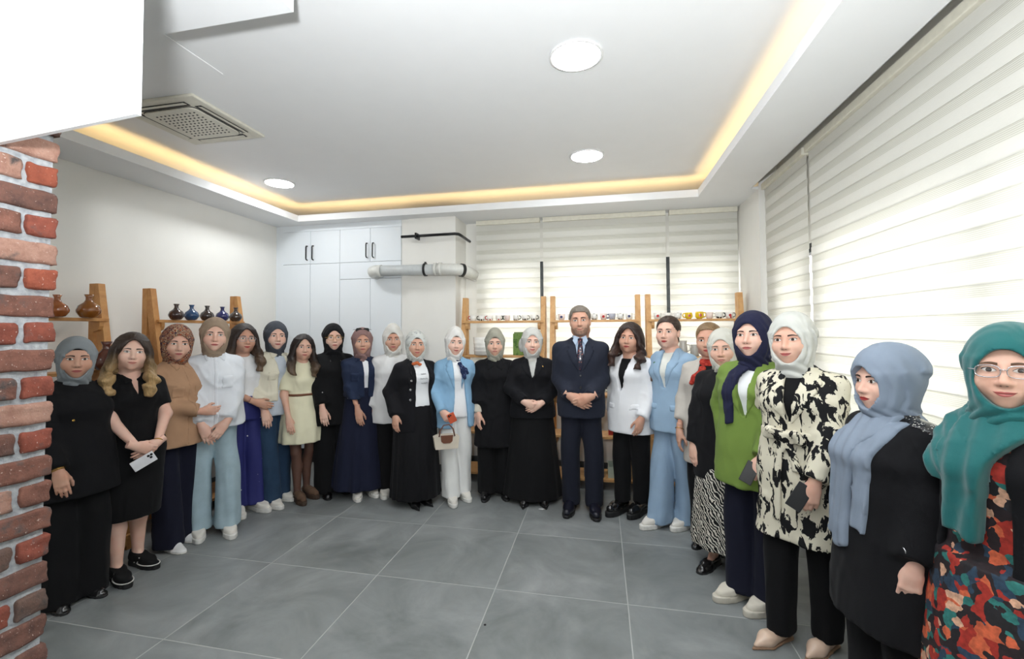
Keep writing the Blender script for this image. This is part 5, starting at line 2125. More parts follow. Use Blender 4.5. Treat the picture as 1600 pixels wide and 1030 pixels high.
def scarf_panel(P, base, poly, off, name, mat, parent, fold=0.004, nf=120, ymax=0.06, lean=0.0):
    g = base.panel(poly, off, ymax)
    X, Y, Z = g.grid((slice(None),) * 3)
    inside = base.f - off
    g.f = np.maximum(g.f, inside + (fold * (1 + np.sin((X + lean * Z) * nf + 2 * np.sin(Z * 9)))).astype(np.float32))
    return P.emit(g, name, mat, parent)


def phone(P, q, c, label, off=(0, 0, 0), tilt=(0, 0, 0), size=(0.072, 0.009, 0.148), dy=-0.06, dot=True):
    A = P.A[q]
    d = A['d'] / np.linalg.norm(A['d'])
    loc = P.world(A['W'] + d * 0.085 + np.array(off))
    r = empty('phone', loc)
    r.rotation_euler = (math.radians(tilt[0]), math.radians(tilt[1]), math.radians(tilt[2]) + P.root.rotation_euler[2])
    tag(r, label, 'phone')
    a, b, cc = (v / 2 for v in size)
    MB().box((-a, -b, -cc), (a, b, cc), 0.003).build('case', plain('phone_case_%d_%d_%d' % c, c, 0.35), r)
    if dot:
        m = plain('phone_camera_black', (20, 20, 22), 0.15)
        for x, z in ((-a * .5, cc * .78), (-a * .5, cc * .52), (-a * 0.05, cc * .65)):
            MB().raw([(x + 0.008 * math.cos(k * math.pi / 6), -b - 0.0006 - (0.001 if False else 0), z + 0.008 * math.sin(k * math.pi / 6)) for k in range(12)], [tuple(range(12))]).build('camera_lens', m, r)
    return r


JEANS_L = fabric('light_blue_denim', (168, 190, 200), var=0.18)
JEANS_D = fabric('dark_blue_denim', (44, 66, 92), var=0.2)

# ------------------------------------------------ 1 grey hijab, black suit, beside the brick pier
P = Person('woman in grey hijab and black outfit, half behind the brick pier', -0.915, 0.19, 55 + 22, 1.585, 1.12, 2, head=(-18, -2, 2), h=0.009, smile=0.0, lip=0,
           arms=dict(a=('front', dict(W=(-0.14, -0.20, 0.83))), b='hang'), feet=((-0.08, -0.03, -6), (0.08, -0.02, 6)))
P.body()
o, b = jacket(P, BLACK, 0.66, None, 0.022, 0.10, 0.6, (0.068, 0.062, 0.060), 0.96, name='jacket', amp=0.003, seed=1)
P.emit(b.panel([(-0.004, 0.7), (-0.004, 1.36), (0.004, 1.36), (0.004, 0.7)], 0.004, 0.0), 'zip', plain('zip_grey', (90, 90, 92), 0.4, 0.6), o)
P.buttons(b, [(-0.06, 1.15)], M_GOLD, o, 0.008)
P.trousers(BLACK2, 0.02, r=(0.118, 0.115, 0.118, 0.125))
P.shoes('flat', LEATHB, SOLEB)
P.hijab(fabric('dove_grey_scarf', (140, 146, 150), folds=0.85), cap=CAPB, seed=1, open_w=0.051, neck=0.006)
P.bangle('a', M_GOLD, r=0.033)
P.bangle('a', M_GOLD, r=0.032, back=0.02)

# ------------------------------------------------ 2 long hair, black dress
P = Person('woman with long dark-blonde hair in a black knee-length dress', -0.875, 0.50, 52 + 18, 1.61, 1.16, 0, head=(-14, 2, 5), h=0.009, smile=0.5, lip=2,
           arms=dict(a=('cover', dict(W=(-0.045, -0.245, 0.90))), b=('clasp', dict(W=(0.085, -0.215, 0.895)))), feet=((-0.075, -0.07, 0), (0.085, 0.05, 14)))
P.body(bare_arms=True, bare_legs=True)
f = P.grid(0.36, 1.46)
P.torso(f, 0.010, 0.72, 0.02, 1.41, 0.2)
f.loft([(0.395, 0, 0.0, 0.185, 0.165), (0.55, 0, 0.0, 0.195, 0.17), (0.75, 0, 0.006, 0.205, 0.165), (0.9, 0, 0.008, 0.205, 0.16)], 0.03, 2.2)
P.sleeves(f, (0.066, 0.060, 0.055), 0.36)
f.wrinkle(0.002, seed=2)
f.cut_ell((0, -0.05, 1.45), (0.07, 0.10, 0.085), 0.01)
base = f.shell(0)
f.cut_poly([(-0.004, 1.25), (-0.03, 1.44), (0.03, 1.44), (0.004, 1.25)], 0.0)
o = P.emit(f, 'dress', BLACK2)
collar(P, base, BLACK2, o, 0.06, 0.07, 1.40)
P.shoes('sneaker', fabric('black_sneaker', (24, 24, 25), folds=0.1), SOLEB)
for sg, (fx, fy, yaw) in zip((-1, 1), P.F):
    R = rotm(yaw)
    for side in (-1, 1):
        for yy in (-0.045, -0.015):
            V = np.array([(side * 0.0425, yy, 0.036), (side * 0.0430, yy - 0.010, 0.036), (side * 0.0375, yy - 0.026, 0.078), (side * 0.0375, yy - 0.014, 0.078)]) @ R.T + np.array([fx, fy, 0])
            mesh_obj('shoe_stripe', V * P.s, [(0, 1, 2, 3)], SOLEW, P.root)
    pts = [tuple((np.array([0.0485 * math.cos(a), -0.100 - 0.090 * math.sin(a), 0.033]) @ R.T + np.array([fx, fy, 0]))) for a in np.linspace(-0.9, math.pi + 0.9, 22)]
    P.mbuild(MB().tube(pts, 0.0035, 6), 'shoe_piping', SOLEW)
P.hair(hair_mat('balayage_blonde', (52, 38, 30), (182, 150, 104), 0.0, -0.15), 'long', 0.27, 0.010, vol=0.010, seed=2)
P.bangle('b', M_GOLD, 'watch', 0.030, 0.0035)
phone(P, 'b', (222, 222, 226), 'white-cased phone held by the woman in the black knee-length dress', (-0.02, -0.035, -0.055), (10, 62, 0), (0.07, 0.009, 0.13))

# ------------------------------------------------ 3 tan overshirt, patterned hijab
P = Person('woman in tan overshirt with colourful patterned hijab', -0.945, 0.90, 48 + 34, 1.665, 1.12, 1, head=(-26, -4, 3), h=0.009, smile=0.2,
           arms=dict(a=('clasp', dict(W=(0.05, -0.235, 1.00), d=(.9, -.1, -.1))), b=('behind', dict(W=(0.18, 0.06, 0.86)))), feet=((-0.075, -0.06, 0), (0.07, 0.02, 6)))
P.body()
TAN = fabric('tan_cotton', (182, 144, 114), var=0.1)
o, b = jacket(P, TAN, 0.745, None, 0.022, 0.05, 0.7, (0.070, 0.062, 0.055), 0.94, name='overshirt', amp=0.006, seed=3)
collar(P, b, TAN, o, 0.06, 0.08, 1.42)
pocket(P, b, [(-0.12, 1.12), (-0.12, 1.22), (-0.035, 1.22), (-0.035, 1.12)], TAN, o)
pocket(P, b, [(0.035, 1.12), (0.035, 1.22), (0.12, 1.22), (0.12, 1.12)], TAN, o)
pocket(P, b, [(-0.013, 0.76), (-0.013, 1.40), (0.013, 1.40), (0.013, 0.76)], TAN, o, 0.004, 'placket')
P.trousers(NAVYD, 0.03, r=(0.108, 0.094, 0.094, 0.106))
P.shoes('flat', fabric('white_canvas', (232, 232, 232), folds=0.1), SOLEW)
P.hijab(pattern('paisley_scarf', [(0.0, (34, 40, 66)), (0.40, (120, 58, 40)), (0.47, (196, 170, 140)), (0.52, (64, 58, 60)), (0.58, (176, 92, 46)), (0.66, (48, 54, 92))], 26, dist=2.5, folds=0.4), seed=3, neck=0.004, puff=0.004)

# ------------------------------------------------ 4 white shirt, beige hijab, light jeans
P = Person('woman in oversized white shirt and pale wide jeans with beige hijab', -0.83, 1.14, 44 + 6, 1.73, 1.0, 0, head=(-4, 0, 3), h=0.009, smile=0.0, lip=0,
           arms=dict(a=('clasp', dict(W=(-0.085, -0.175, 0.83), d=(.35, -.2, -.9))), b=('clasp', dict(W=(0.06, -0.19, 0.84), d=(-.6, -.2, -.8)))), feet=((-0.085, 0.0, -4), (0.095, -0.07, 4)))
P.body()
SHW = fabric('white_poplin', (226, 230, 236), var=0.06, folds=0.5)
o, b = jacket(P, SHW, 0.815, None, 0.030, 0.10, 0.9, (0.076, 0.070, 0.062), 0.93, name='shirt', amp=0.007, seed=4, k=0.06)
collar(P, b, SHW, o, 0.065, 0.085, 1.43)
pocket(P, b, [(0.035, 1.12), (0.035, 1.23), (0.115, 1.23), (0.115, 1.12)], SHW, o)
pocket(P, b, [(-0.015, 0.83), (-0.015, 1.41), (0.015, 1.41), (0.015, 0.83)], SHW, o, 0.004, 'placket')
P.trousers(JEANS_L, 0.055, r=(0.104, 0.092, 0.092, 0.108), amp=0.003)
P.shoes('sneaker', SNW, SOLEW)
P.hijab(fabric('beige_scarf', (160, 140, 120), folds=0.85), seed=4, open_w=0.052)

# ------------------------------------------------ 5 long hair, white top, royal blue trousers
P = Person('woman with long brown hair, white top and royal-blue beaded trousers', -0.93, 1.56, 41 + 22, 1.69, 1.0, 2, head=(-6, 0, 2), h=0.009, smile=0.5, lip=1,
           arms=dict(a=('front', dict(W=(0.04, -0.175, 0.96), d=(.85, -.2, -.4))), b='none'), feet=((-0.07, -0.02, 0), (0.09, -0.05, 12)))
P.body(bare_arms=True)
o, b = jacket(P, WHITE, 1.00, None, 0.008, 0.0, 0.2, (0.058, 0.050, 0.046), 0.40, name='top', amp=0.003, seed=5)
RB = NT('royal_blue_beaded')
_v = RB.coord()
_vo = RB.n('ShaderNodeTexVoronoi')
_vo.inputs['Scale'].default_value = 16
RB.l(_v, _vo.inputs['Vector'])
RB.set(Base_Color=RB.ramp(_vo.outputs['Distance'], [(0.0, lin((226, 226, 232))), (0.10, lin((34, 38, 104)))], 'CONSTANT'), Roughness=0.75)
P.trousers(RB.m, 0.06, top=1.06, r=(0.106, 0.095, 0.094, 0.106))
P.shoes('sneaker', SNW, SOLEW, k=1.08)
P.hair(hair_mat('brown_ombre', (44, 32, 27), (104, 82, 62), -0.05, -0.22), 'long', 0.25, 0.006, vol=0.006, seed=5)
P.glasses(M_SILV)

# ------------------------------------------------ 6 cream shirt, charcoal hijab, blue jeans
P = Person('woman in cream shirt and blue jeans with charcoal hijab', -0.79, 1.80, 39 + 28, 1.71, 1.0, 0, head=(-18, 0, 2), h=0.009, smile=0.4,
           arms=dict(a=('front', dict(W=(-0.16, -0.13, 0.86))), b='hang'), feet=((-0.07, -0.06, 4), (0.08, 0.04, 8)))
P.body()
CREAM = fabric('cream_cotton', (224, 218, 198), var=0.07)
shirt_inner(P, fabric('pale_blue_shirt', (196, 204, 214)), 0.80, 1.42, 0.012, 'undershirt')
o, b = jacket(P, CREAM, 0.93, [(-0.03, 0.80), (-0.045, 1.45), (0.045, 1.45), (0.05, 0.80)], 0.026, 0.02, 0.7, (0.072, 0.064, 0.055), 0.86, name='overshirt', amp=0.006, seed=6)
collar(P, b, CREAM, o, 0.075, 0.085, 1.43)
pocket(P, b, [(-0.125, 1.13), (-0.125, 1.22), (-0.055, 1.22), (-0.055, 1.13)], CREAM, o)
P.trousers(JEANS_D, 0.05, r=(0.108, 0.100, 0.098, 0.112))
P.shoes('sneaker', SNW, SOLEW)
P.hijab(fabric('charcoal_scarf', (76, 80, 88), folds=0.85), seed=6, open_w=0.050)

# ------------------------------------------------ 7 pale yellow dress
P = Person('young woman in pale yellow short dress with brown belt', -0.585, 1.93, 36 + 20, 1.59, 1.0, 1, head=(-10, 0, 4), h=0.009, smile=0.2,
           arms=dict(a=('front', dict(W=(-0.17, -0.12, 0.83))), b='hang'), feet=((-0.055, -0.05, 0), (0.065, 0.03, 14)))
TIGHT = skin_mat('sheer_black_tights', (98, 72, 62))
P.body(bare_arms=True, bare_legs=True, leg_mat=TIGHT)
YEL = fabric('pale_yellow_cotton', (226, 221, 192), var=0.06)
f = P.grid(0.54, 1.46)
P.torso(f, 0.014, 0.98, 0.0, 1.42, 0.3)
f.loft([(0.575, 0, 0.0, 0.215, 0.185), (0.75, 0, 0.0, 0.205, 0.172), (0.88, 0, 0.006, 0.190, 0.15), (0.98, 0, 0.004, 0.168, 0.132), (1.06, 0, 0, 0.140, 0.112)], 0.02, 2.0, lambda a, z: 0.05 * np.sin(9 * a + 1) * np.clip((1.0 - z) * 2.4, 0, 1))
P.sleeves(f, (0.064, 0.066, 0.072), 0.42)
f.wrinkle(0.002, seed=7)
f.cut_ell((0, -0.03, 1.46), (0.062, 0.08, 0.06), 0.01)
P.emit(f, 'dress', YEL)
belt(P, 1.045, plain('brown_leather', (110, 66, 40), 0.4), 0.036, 0.013)
P.shoes('loafer', fabric('brown_suede', (106, 82, 66), folds=0.1), plain('brown_sole', (70, 52, 40), 0.6), lift=0.0)
P.hair(hair_mat('dark_brown_ombre', (36, 27, 24), (112, 90, 68), -0.10, -0.25), 'long', 0.25, 0.007, vol=0.004, seed=7)

# ------------------------------------------------ 8 black hijab and outfit, glasses
P = Person('woman all in black with black hijab, thin glasses and necklace', -0.385, 2.13, 32 + 14, 1.69, 1.08, 0, head=(-6, 0, 0), h=0.009, smile=0.1,
           arms=dict(a=('front', dict(W=(-0.13, -0.17, 0.84))), b='hang'), feet=((-0.07, -0.03, -2), (0.08, 0.03, 12)))
P.body()
o, b = jacket(P, BLACK2, 0.68, None, 0.026, 0.06, 0.8, (0.072, 0.066, 0.066), 0.90, name='tunic', amp=0.003, seed=8)
P.buttons(b, [(-0.13, 1.00)], M_SILV, o, 0.006)
P.trousers(BLACK2, 0.04, r=(0.112, 0.105, 0.105, 0.112))
P.shoes('flat', LEATHB, SOLEB)
P.hijab(fabric('black_scarf', (26, 26, 29), folds=0.85), seed=8, open_w=0.049, neck=0.012)
P.glasses(M_GOLD)
y = P.front_y(b, 0.0, 1.30)
P.mbuild(MB().tube([(0.05 * math.cos(a), y - 0.004 + 0.03 * (1 - math.sin(-a)), 1.345 + 0.075 * math.sin(a)) for a in np.linspace(-math.pi + .1, -0.1, 16)], 0.0022, 6), 'necklace', M_SILV)

# ------------------------------------------------ 9 dusty rose hijab, navy shirt and skirt
P = Person('woman in navy shirt and long navy skirt with dusty-rose hijab', -0.085, 2.17, 29 + 6, 1.645, 1.02, 2, head=(-2, 0, 0), h=0.009, smile=-0.1,
           arms=dict(a=('front', dict(W=(-0.05, -0.20, 0.83), d=(.15, -.2, -1))), b='hang'), feet=((-0.05, -0.06, 0), (0.08, -0.02, 14)))
P.body()
NAVY = fabric('navy_cotton', (36, 46, 70), var=0.14)
shirt_inner(P, WHITE, 0.95, 1.42, 0.006, 'undershirt')
o, b = jacket(P, NAVY, 0.965, [(0.02, 0.9), (0.005, 1.30), (-0.02, 1.45), (0.045, 1.45), (0.05, 1.30), (0.045, 0.9)], 0.020, 0.0, 0.6, (0.070, 0.064, 0.054), 0.93, name='shirt', amp=0.006, seed=9)
collar(P, b, NAVY, o, 0.075, 0.08, 1.42)
pocket(P, b, [(-0.12, 1.13), (-0.12, 1.23), (-0.04, 1.23), (-0.04, 1.13)], NAVY, o)
P.skirt(fabric('navy_skirt', (28, 32, 52), var=0.1), 0.085, 1.06, 0.285, 0.24, 9, 0.055, 9)
P.shoes('sneaker', SNW, SOLEW)
P.hijab(fabric('dusty_rose_scarf', (142, 112, 108), folds=0.85), seed=9, open_w=0.051, neck=0.004)
P.glasses(LEATHB, 0.024, 0.017, 0.002, plain('dark_lens', (22, 22, 26), 0.1), up=0.105, back=0.055)

# ------------------------------------------------ 10 white hijab and jacket, behind
P = Person('woman in white jacket and white hijab standing behind the black blazer', 0.195, 2.28, 26 + 4, 1.665, 1.04, 2, head=(-2, 0, 0), h=0.009, smile=0.2,
           arms=dict(a='hang', b='hang'), feet=((-0.07, -0.03, -6), (0.07, 0.0, 8)))
P.body()
o, b = jacket(P, fabric('white_wool', (226, 226, 226), var=0.05), 0.70, None, 0.024, 0.06, 0.8, (0.070, 0.064, 0.062), 0.98, name='jacket', amp=0.003, seed=10)
P.trousers(BLACK2, 0.04, r=(0.112, 0.105, 0.1, 0.105))
P.shoes('sneaker', SNW, SOLEW)
P.hijab(fabric('ivory_scarf', (222, 220, 214), folds=0.85), cap=CAPB, seed=10, open_w=0.049, neck=0.006, peak=0.004)

# ------------------------------------------------ 11 silver hijab, black blazer, white tee, long black skirt
P = Person('woman in black buttoned blazer over white tee, silver hijab with orange knot', 0.535, 2.06, 23 + 20, 1.615, 1.14, 2, head=(-12, 0, 2), h=0.009, smile=0.5, lip=0,
           arms=dict(a=('hang', dict(W=(-0.225, -0.08, 0.86))), b=('behind', dict(W=(0.2, 0.08, 0.88)))), feet=((-0.05, -0.05, 0), (0.06, -0.03, 10)))
P.body()
tee = shirt_inner(P, fabric('white_tee', (226, 228, 230), var=0.04), 0.93, 1.42, 0.012, 'tee')
f = P.grid(0.91, 1.46, h=0.011)
P.torso(f, 0.012, 0.93, 0.0, 1.42)
for z, x0, x1 in ((1.265, 0.0, 0.05), (1.215, -0.01, 0.065), (1.165, 0.005, 0.07)):
    pts = []
    for t in np.linspace(0, 1, 40):
        x = x0 + (x1 - x0) * t + 0.003 * math.sin(t * 70)
        pts.append((x, P.front_y(f, x, z) - 0.0025, z + 0.006 * math.sin(t * 44 + z * 50) + 0.003 * math.sin(t * 17)))
    P.mbuild(MB().tube(pts, 0.0012, 5), 'printed_script', plain('grey_print', (120, 122, 128), 0.8), tee)
BLZ = fabric('black_blazer', (20, 20, 24), folds=0.35)
o, b = jacket(P, BLZ, 0.70, [(-0.06, 0.60), (-0.045, 1.10), (-0.05, 1.45), (0.07, 1.45), (0.085, 1.20), (0.115, 0.60)], 0.024, 0.05, 0.5, (0.070, 0.064, 0.060), 1.0, amp=0.003, seed=11)
P.buttons(b, [(-0.095, 1.20), (-0.098, 1.10), (-0.10, 1.00)], M_SILV, o, 0.012)
P.emit(b.panel([(-0.05, 1.43), (-0.105, 1.36), (-0.11, 1.28), (-0.05, 1.12)], 0.007, 0.0), 'lapel', BLZ, o)
P.emit(b.panel([(0.07, 1.43), (0.115, 1.36), (0.125, 1.28), (0.088, 1.16)], 0.007, 0.0), 'lapel', BLZ, o)
P.skirt(fabric('black_pleated_skirt', (19, 19, 22), folds=0.25), 0.075, 1.03, 0.245, 0.23, 17, 0.028, 11)
P.shoes('pump', LEATHB, SOLEB)
hj = P.hijab(pattern('silver_scarf', [(0.0, (176, 178, 174)), (0.42, (196, 198, 194)), (0.62, (150, 154, 154)), (0.68, (206, 206, 202))], 22, folds=0.4), cap=CAPB, seed=11, open_w=0.052)
f = Fld((-0.06, -0.16, -0.21), (0.06, -0.02, -0.11), 0.0045)
f.ell((0.0, -0.095, -0.150), (0.020, 0.016, 0.015), 0.01).ell((-0.026, -0.092, -0.158), (0.020, 0.010, 0.014), 0.01).ell((0.026, -0.090, -0.162), (0.018, 0.010, 0.013), 0.01)
P.emit_head(f, 'scarf_knot', fabric('orange_silk', (196, 104, 62), folds=0.2), hj)

# ------------------------------------------------ 12 light blue blazer, white trousers
P = Person('woman in sky-blue blazer and white trousers with white hijab', 0.875, 2.22, 18 + 10, 1.63, 1.0, 0, head=(-2, 0, 4), h=0.009, smile=0.7, lip=0,
           arms=dict(a=('hold', dict(W=(-0.15, -0.17, 0.875), d=(.45, -.35, -.75), p=(.5, .8, .1))), b='hang'), feet=((-0.05, -0.06, 0), (0.075, 0.03, 12)))
P.body()
SKY = fabric('sky_blue_suiting', (134, 172, 202), var=0.06, folds=0.25)
shirt_inner(P, WHITE, 0.80, 1.42, 0.010, 'shirt', neck=False)
o, b = jacket(P, SKY, 0.70, [(-0.06, 0.60), (-0.02, 1.0), (-0.035, 1.45), (0.055, 1.45), (0.07, 1.15), (0.12, 0.60)], 0.022, 0.05, 0.3, (0.066, 0.058, 0.054), 1.0, amp=0.004, seed=12)
for sg in (-1, 1):
    P.emit(b.panel([(sg * 0.04, 1.43), (sg * 0.085, 1.375), (sg * 0.108, 1.33), (sg * 0.092, 1.318), (sg * 0.112, 1.30), (sg * 0.07, 1.18), (sg * 0.03 + .01, 1.04)], 0.008, 0.0), 'lapel', SKY, o)
WHT = fabric('white_denim', (226, 226, 224), var=0.06)
P.trousers(WHT, 0.05, r=(0.105, 0.092, 0.090, 0.104), amp=0.003)
P.shoes('sneaker', SNW, SOLEW)
hj = P.hijab(fabric('snow_white_scarf', (230, 228, 224), folds=0.85), cap=CAPB, seed=12, open_w=0.048, peak=0.003)
NEK = pattern('navy_print_silk', [(0.0, (30, 40, 72)), (0.55, (46, 62, 104)), (0.64, (150, 150, 160))], 60, folds=0.2)
f = Fld((-0.10, -0.20, 1.10), (0.12, 0.12, 1.44), 0.0055)
f.loft([(1.375, 0, 0.012, 0.082, 0.080), (1.40, 0, 0.012, 0.080, 0.078), (1.42, 0, 0.012, 0.070, 0.070)], 0.01)
f.ell((0.03, -0.10, 1.355), (0.022, 0.020, 0.020), 0.01)
f.chain([(0.03, -0.11, 1.345), (0.055, -0.145, 1.27), (0.066, -0.150, 1.20)], [0.012, 0.024, 0.020], 0.01, (1, 1.5, 1))
f.chain([(0.035, -0.11, 1.345), (0.078, -0.130, 1.29), (0.098, -0.138, 1.25)], [0.012, 0.020, 0.016], 0.01, (1, 1.5, 1))
P.emit(f, 'neck_scarf', NEK)
P12 = P

# ------------------------------------------------ 13 sage hijab, black cape coat
P = Person('woman in black cape coat with sage-grey hijab and cream cuff', 1.235, 2.39, 13 + 0, 1.615, 1.10, 1, head=(0, 0, 0), h=0.009, smile=-0.1, lip=2,
           arms=dict(a=('hang', dict(W=(-0.165, -0.12, 0.83))), b=('hang', dict(W=(0.22, 0.02, 0.84)))), feet=((-0.085, -0.03, -8), (0.085, -0.01, 8)))
P.body()
o, b = jacket(P, BLACK, 0.50, None, 0.018, 0.05, 0.5, (0.066, 0.084, 0.104), 0.80, name='cape_coat', amp=0.003, seed=13, k=0.06)
P.emit(b.panel([(-0.004, 0.52), (-0.004, 1.38), (0.004, 1.38), (0.004, 0.52)], 0.004, 0.0), 'coat_edge', BLACK2, o)
for sg in (-1, 1):
    P.emit(b.panel([(sg * 0.004, 1.33), (sg * 0.05, 1.43), (sg * 0.10, 1.375), (sg * 0.07, 1.28)], 0.008, 0.02), 'collar', BLACK, o)
f = P.grid(0.80, 1.40)
P.sleeves(f, (0.05, 0.046, 0.044), 0.98)
f.plane((0, 0, 0.98), (0, 0, 1))
P.emit(f, 'sweater_cuff', fabric('cream_knit', (214, 206, 190)))
P.trousers(BLACK2, 0.04, r=(0.106, 0.095, 0.094, 0.104))
P.shoes('oxford', LEATHB, SOLEB)
P.hijab(fabric('sage_scarf', (164, 162, 148), folds=0.85), cap=fabric('taupe_undercap', (90, 80, 72)), seed=13, open_w=0.050, neck=0.003, peak=0.002)

# ------------------------------------------------ 14 pale hijab, black suit with long skirt
P = Person('woman in black jacket and floor-length black skirt with pale silver hijab', 1.61, 2.37, 8 + 2, 1.635, 1.10, 0, head=(2, 0, 2), h=0.009, smile=0.7,
           arms=dict(a=('cover', dict(W=(-0.075, -0.215, 0.955))), b=('clasp', dict(W=(0.075, -0.20, 0.945)))), feet=((-0.075, -0.10, -8), (0.085, -0.10, 8)))
P.body()
shirt_inner(P, fabric('silver_scarf_front', (190, 190, 186)), 1.05, 1.42, 0.010, 'scarf_front', neck=False)
o, b = jacket(P, BLZ, 0.79, [(-0.006, 1.20), (-0.050, 1.45), (0.050, 1.45), (0.006, 1.20)], 0.022, 0.08, 0.3, (0.070, 0.066, 0.058), 0.97, amp=0.003, seed=14)
for sg in (-1, 1):
    P.emit(b.panel([(sg * 0.048, 1.43), (sg * 0.10, 1.365), (sg * 0.105, 1.30), (sg * 0.05, 1.21), (sg * 0.006, 1.18)], 0.007, 0.0), 'lapel', BLZ, o)
P.buttons(b, [(0.098, 1.315)], M_GOLD, o, 0.008)
P.skirt(fabric('black_long_skirt', (17, 17, 19), folds=0.25), 0.045, 1.03, 0.285, 0.25, 9, 0.03, 14)
P.shoes('pump', LEATHB, SOLEB)
hj = P.hijab(fabric('pale_silver_scarf', (204, 203, 198), folds=0.85), seed=14, open_w=0.048, puff=0.003)
f = Fld((-0.16, -0.06, -0.14), (-0.02, 0.16, 0.05), 0.006)
f.ell((-0.085, 0.06, -0.03), (0.032, 0.045, 0.062), 0.02)
P.emit_head(f, 'scarf_fold', MATS['pale_silver_scarf'], hj)

# ------------------------------------------------ 15 the man
P = Person('man in navy suit, pale blue shirt and dotted dark tie', 2.08, 2.21, 2 + 0, 1.845, 1.08, 2, head=(-3, 0, -3), male=True, h=0.009, smile=0.35, lip=2, brow=0,
           arms=dict(a=('clasp', dict(W=(-0.075, -0.195, 0.925), el=(-.45, .8, -.1))), b=('cover', dict(W=(0.068, -0.215, 0.925), el=(.45, .8, -.1)))), feet=((-0.085, -0.03, -10), (0.095, -0.05, 4)))
P.body(lash=0.4)
SUIT = fabric('navy_suiting', (37, 41, 54), folds=0.2, var=0.08)
sh = shirt_inner(P, fabric('pale_blue_poplin', (186, 204, 226), var=0.05), 1.00, 1.43, 0.006, 'shirt')
o, b = jacket(P, SUIT, 0.745, [(-0.004, 1.12), (-0.050, 1.45), (0.050, 1.45), (0.004, 1.12)], 0.022, 0.03, 0.3, (0.070, 0.064, 0.056), 0.98, amp=0.0015, seed=15)
for sg in (-1, 1):
    P.emit(b.panel([(sg * 0.046, 1.44), (sg * 0.085, 1.39), (sg * 0.105, 1.345), (sg * 0.090, 1.335), (sg * 0.112, 1.318), (sg * 0.075, 1.22), (sg * 0.004, 1.10)], 0.008, 0.0), 'lapel', SUIT, o)
    P.emit(b.panel([(sg * 0.075, 0.90), (sg * 0.075, 0.945), (sg * 0.155, 0.955), (sg * 0.155, 0.91)], 0.005, 0.0), 'pocket_flap', SUIT, o)
P.buttons(b, [(0, 1.085), (0, 0.99)], plain('dark_button', (20, 20, 24), 0.3), o, 0.010)
P.buttons(b, [(0.088, 1.30)], plain('red_badge', (190, 60, 60), 0.3), o, 0.007)
f = Fld((-0.10, -0.16, 1.36), (0.10, 0.12, 1.49), 0.005)
f.loft([(1.40, 0, 0.016, 0.072, 0.068), (1.452, 0, 0.018, 0.066, 0.062)], 0.0)
f.plane((0, -0.05, 1.435), (0, -0.35, 1))
cs = f.shell(0)
f.cut_poly([(-0.003, 1.39), (-0.014, 1.47), (0.014, 1.47), (0.003, 1.39)], 0.0)
co = P.emit(f, 'shirt_collar', MATS['pale_blue_poplin'])
for sg in (-1, 1):
    V = np.array([(sg * 0.006, -0.066, 1.432), (sg * 0.046, -0.046, 1.452), (sg * 0.060, -0.066, 1.405), (sg * 0.038, -0.094, 1.362), (sg * 0.006, -0.060, 1.428), (sg * 0.046, -0.038, 1.448), (sg * 0.060, -0.058, 1.400), (sg * 0.038, -0.084, 1.360)])
    mesh_obj('collar_wing', warp(V) * P.s, [(0, 1, 2, 3), (7, 6, 5, 4), (0, 4, 5, 1), (1, 5, 6, 2), (2, 6, 7, 3), (3, 7, 4, 0)], MATS['pale_blue_poplin'], co)
TIE = spots_mat('dotted_tie', (34, 34, 52), (196, 96, 70), 75, 0.22)
f = Fld((-0.06, -0.20, 1.08), (0.06, 0.0, 1.45), 0.0045)
f.loft([(1.385, 0, -0.088, 0.016, 0.016), (1.415, 0, -0.072, 0.021, 0.018), (1.425, 0, -0.066, 0.020, 0.016)], 0.004)
f.loft([(1.09, 0, -0.128, 0.034, 0.010), (1.25, 0, -0.138, 0.028, 0.010), (1.33, 0, -0.122, 0.022, 0.010), (1.39, 0, -0.090, 0.014, 0.012)], 0.006, 2.5)
P.emit(f, 'tie', TIE)
P.trousers(fabric('navy_trouser', (28, 31, 43), folds=0.2), 0.055, r=(0.108, 0.092, 0.082, 0.082), amp=0.0015)
P.shoes('oxford', plain('navy_black_leather', (24, 25, 38), 0.3, coat=0.3), SOLEB, k=1.08)
P.hair(hair_mat('grey_brown_hair', (118, 108, 98), (140, 132, 124)), 'short', seed=15)
f = HEAD_M.f.shell(0.0016)
for lo in ((0.0,),):
    pol = [(-0.062, -0.012), (-0.056, -0.012), (-0.050, -0.052), (-0.030, -0.046), (-0.012, -0.0435), (0.012, -0.0435), (0.030, -0.046), (0.050, -0.052), (0.056, -0.012), (0.062, -0.012), (0.064, -0.06), (0.045, -0.108), (0.0, -0.118), (-0.045, -0.108), (-0.064, -0.06)]
    g = HEAD_M.f.panel(pol, 0.0011, 0.0)
    g.cut_poly([(-0.026, -0.0612), (-0.012, -0.053), (0.012, -0.053), (0.026, -0.0612), (0.014, -0.072), (-0.014, -0.072)], 0.05)
    STUB = hair_mat('stubble', (176, 140, 120), (180, 146, 126))
    P.emit_head(g, 'stubble', STUB)

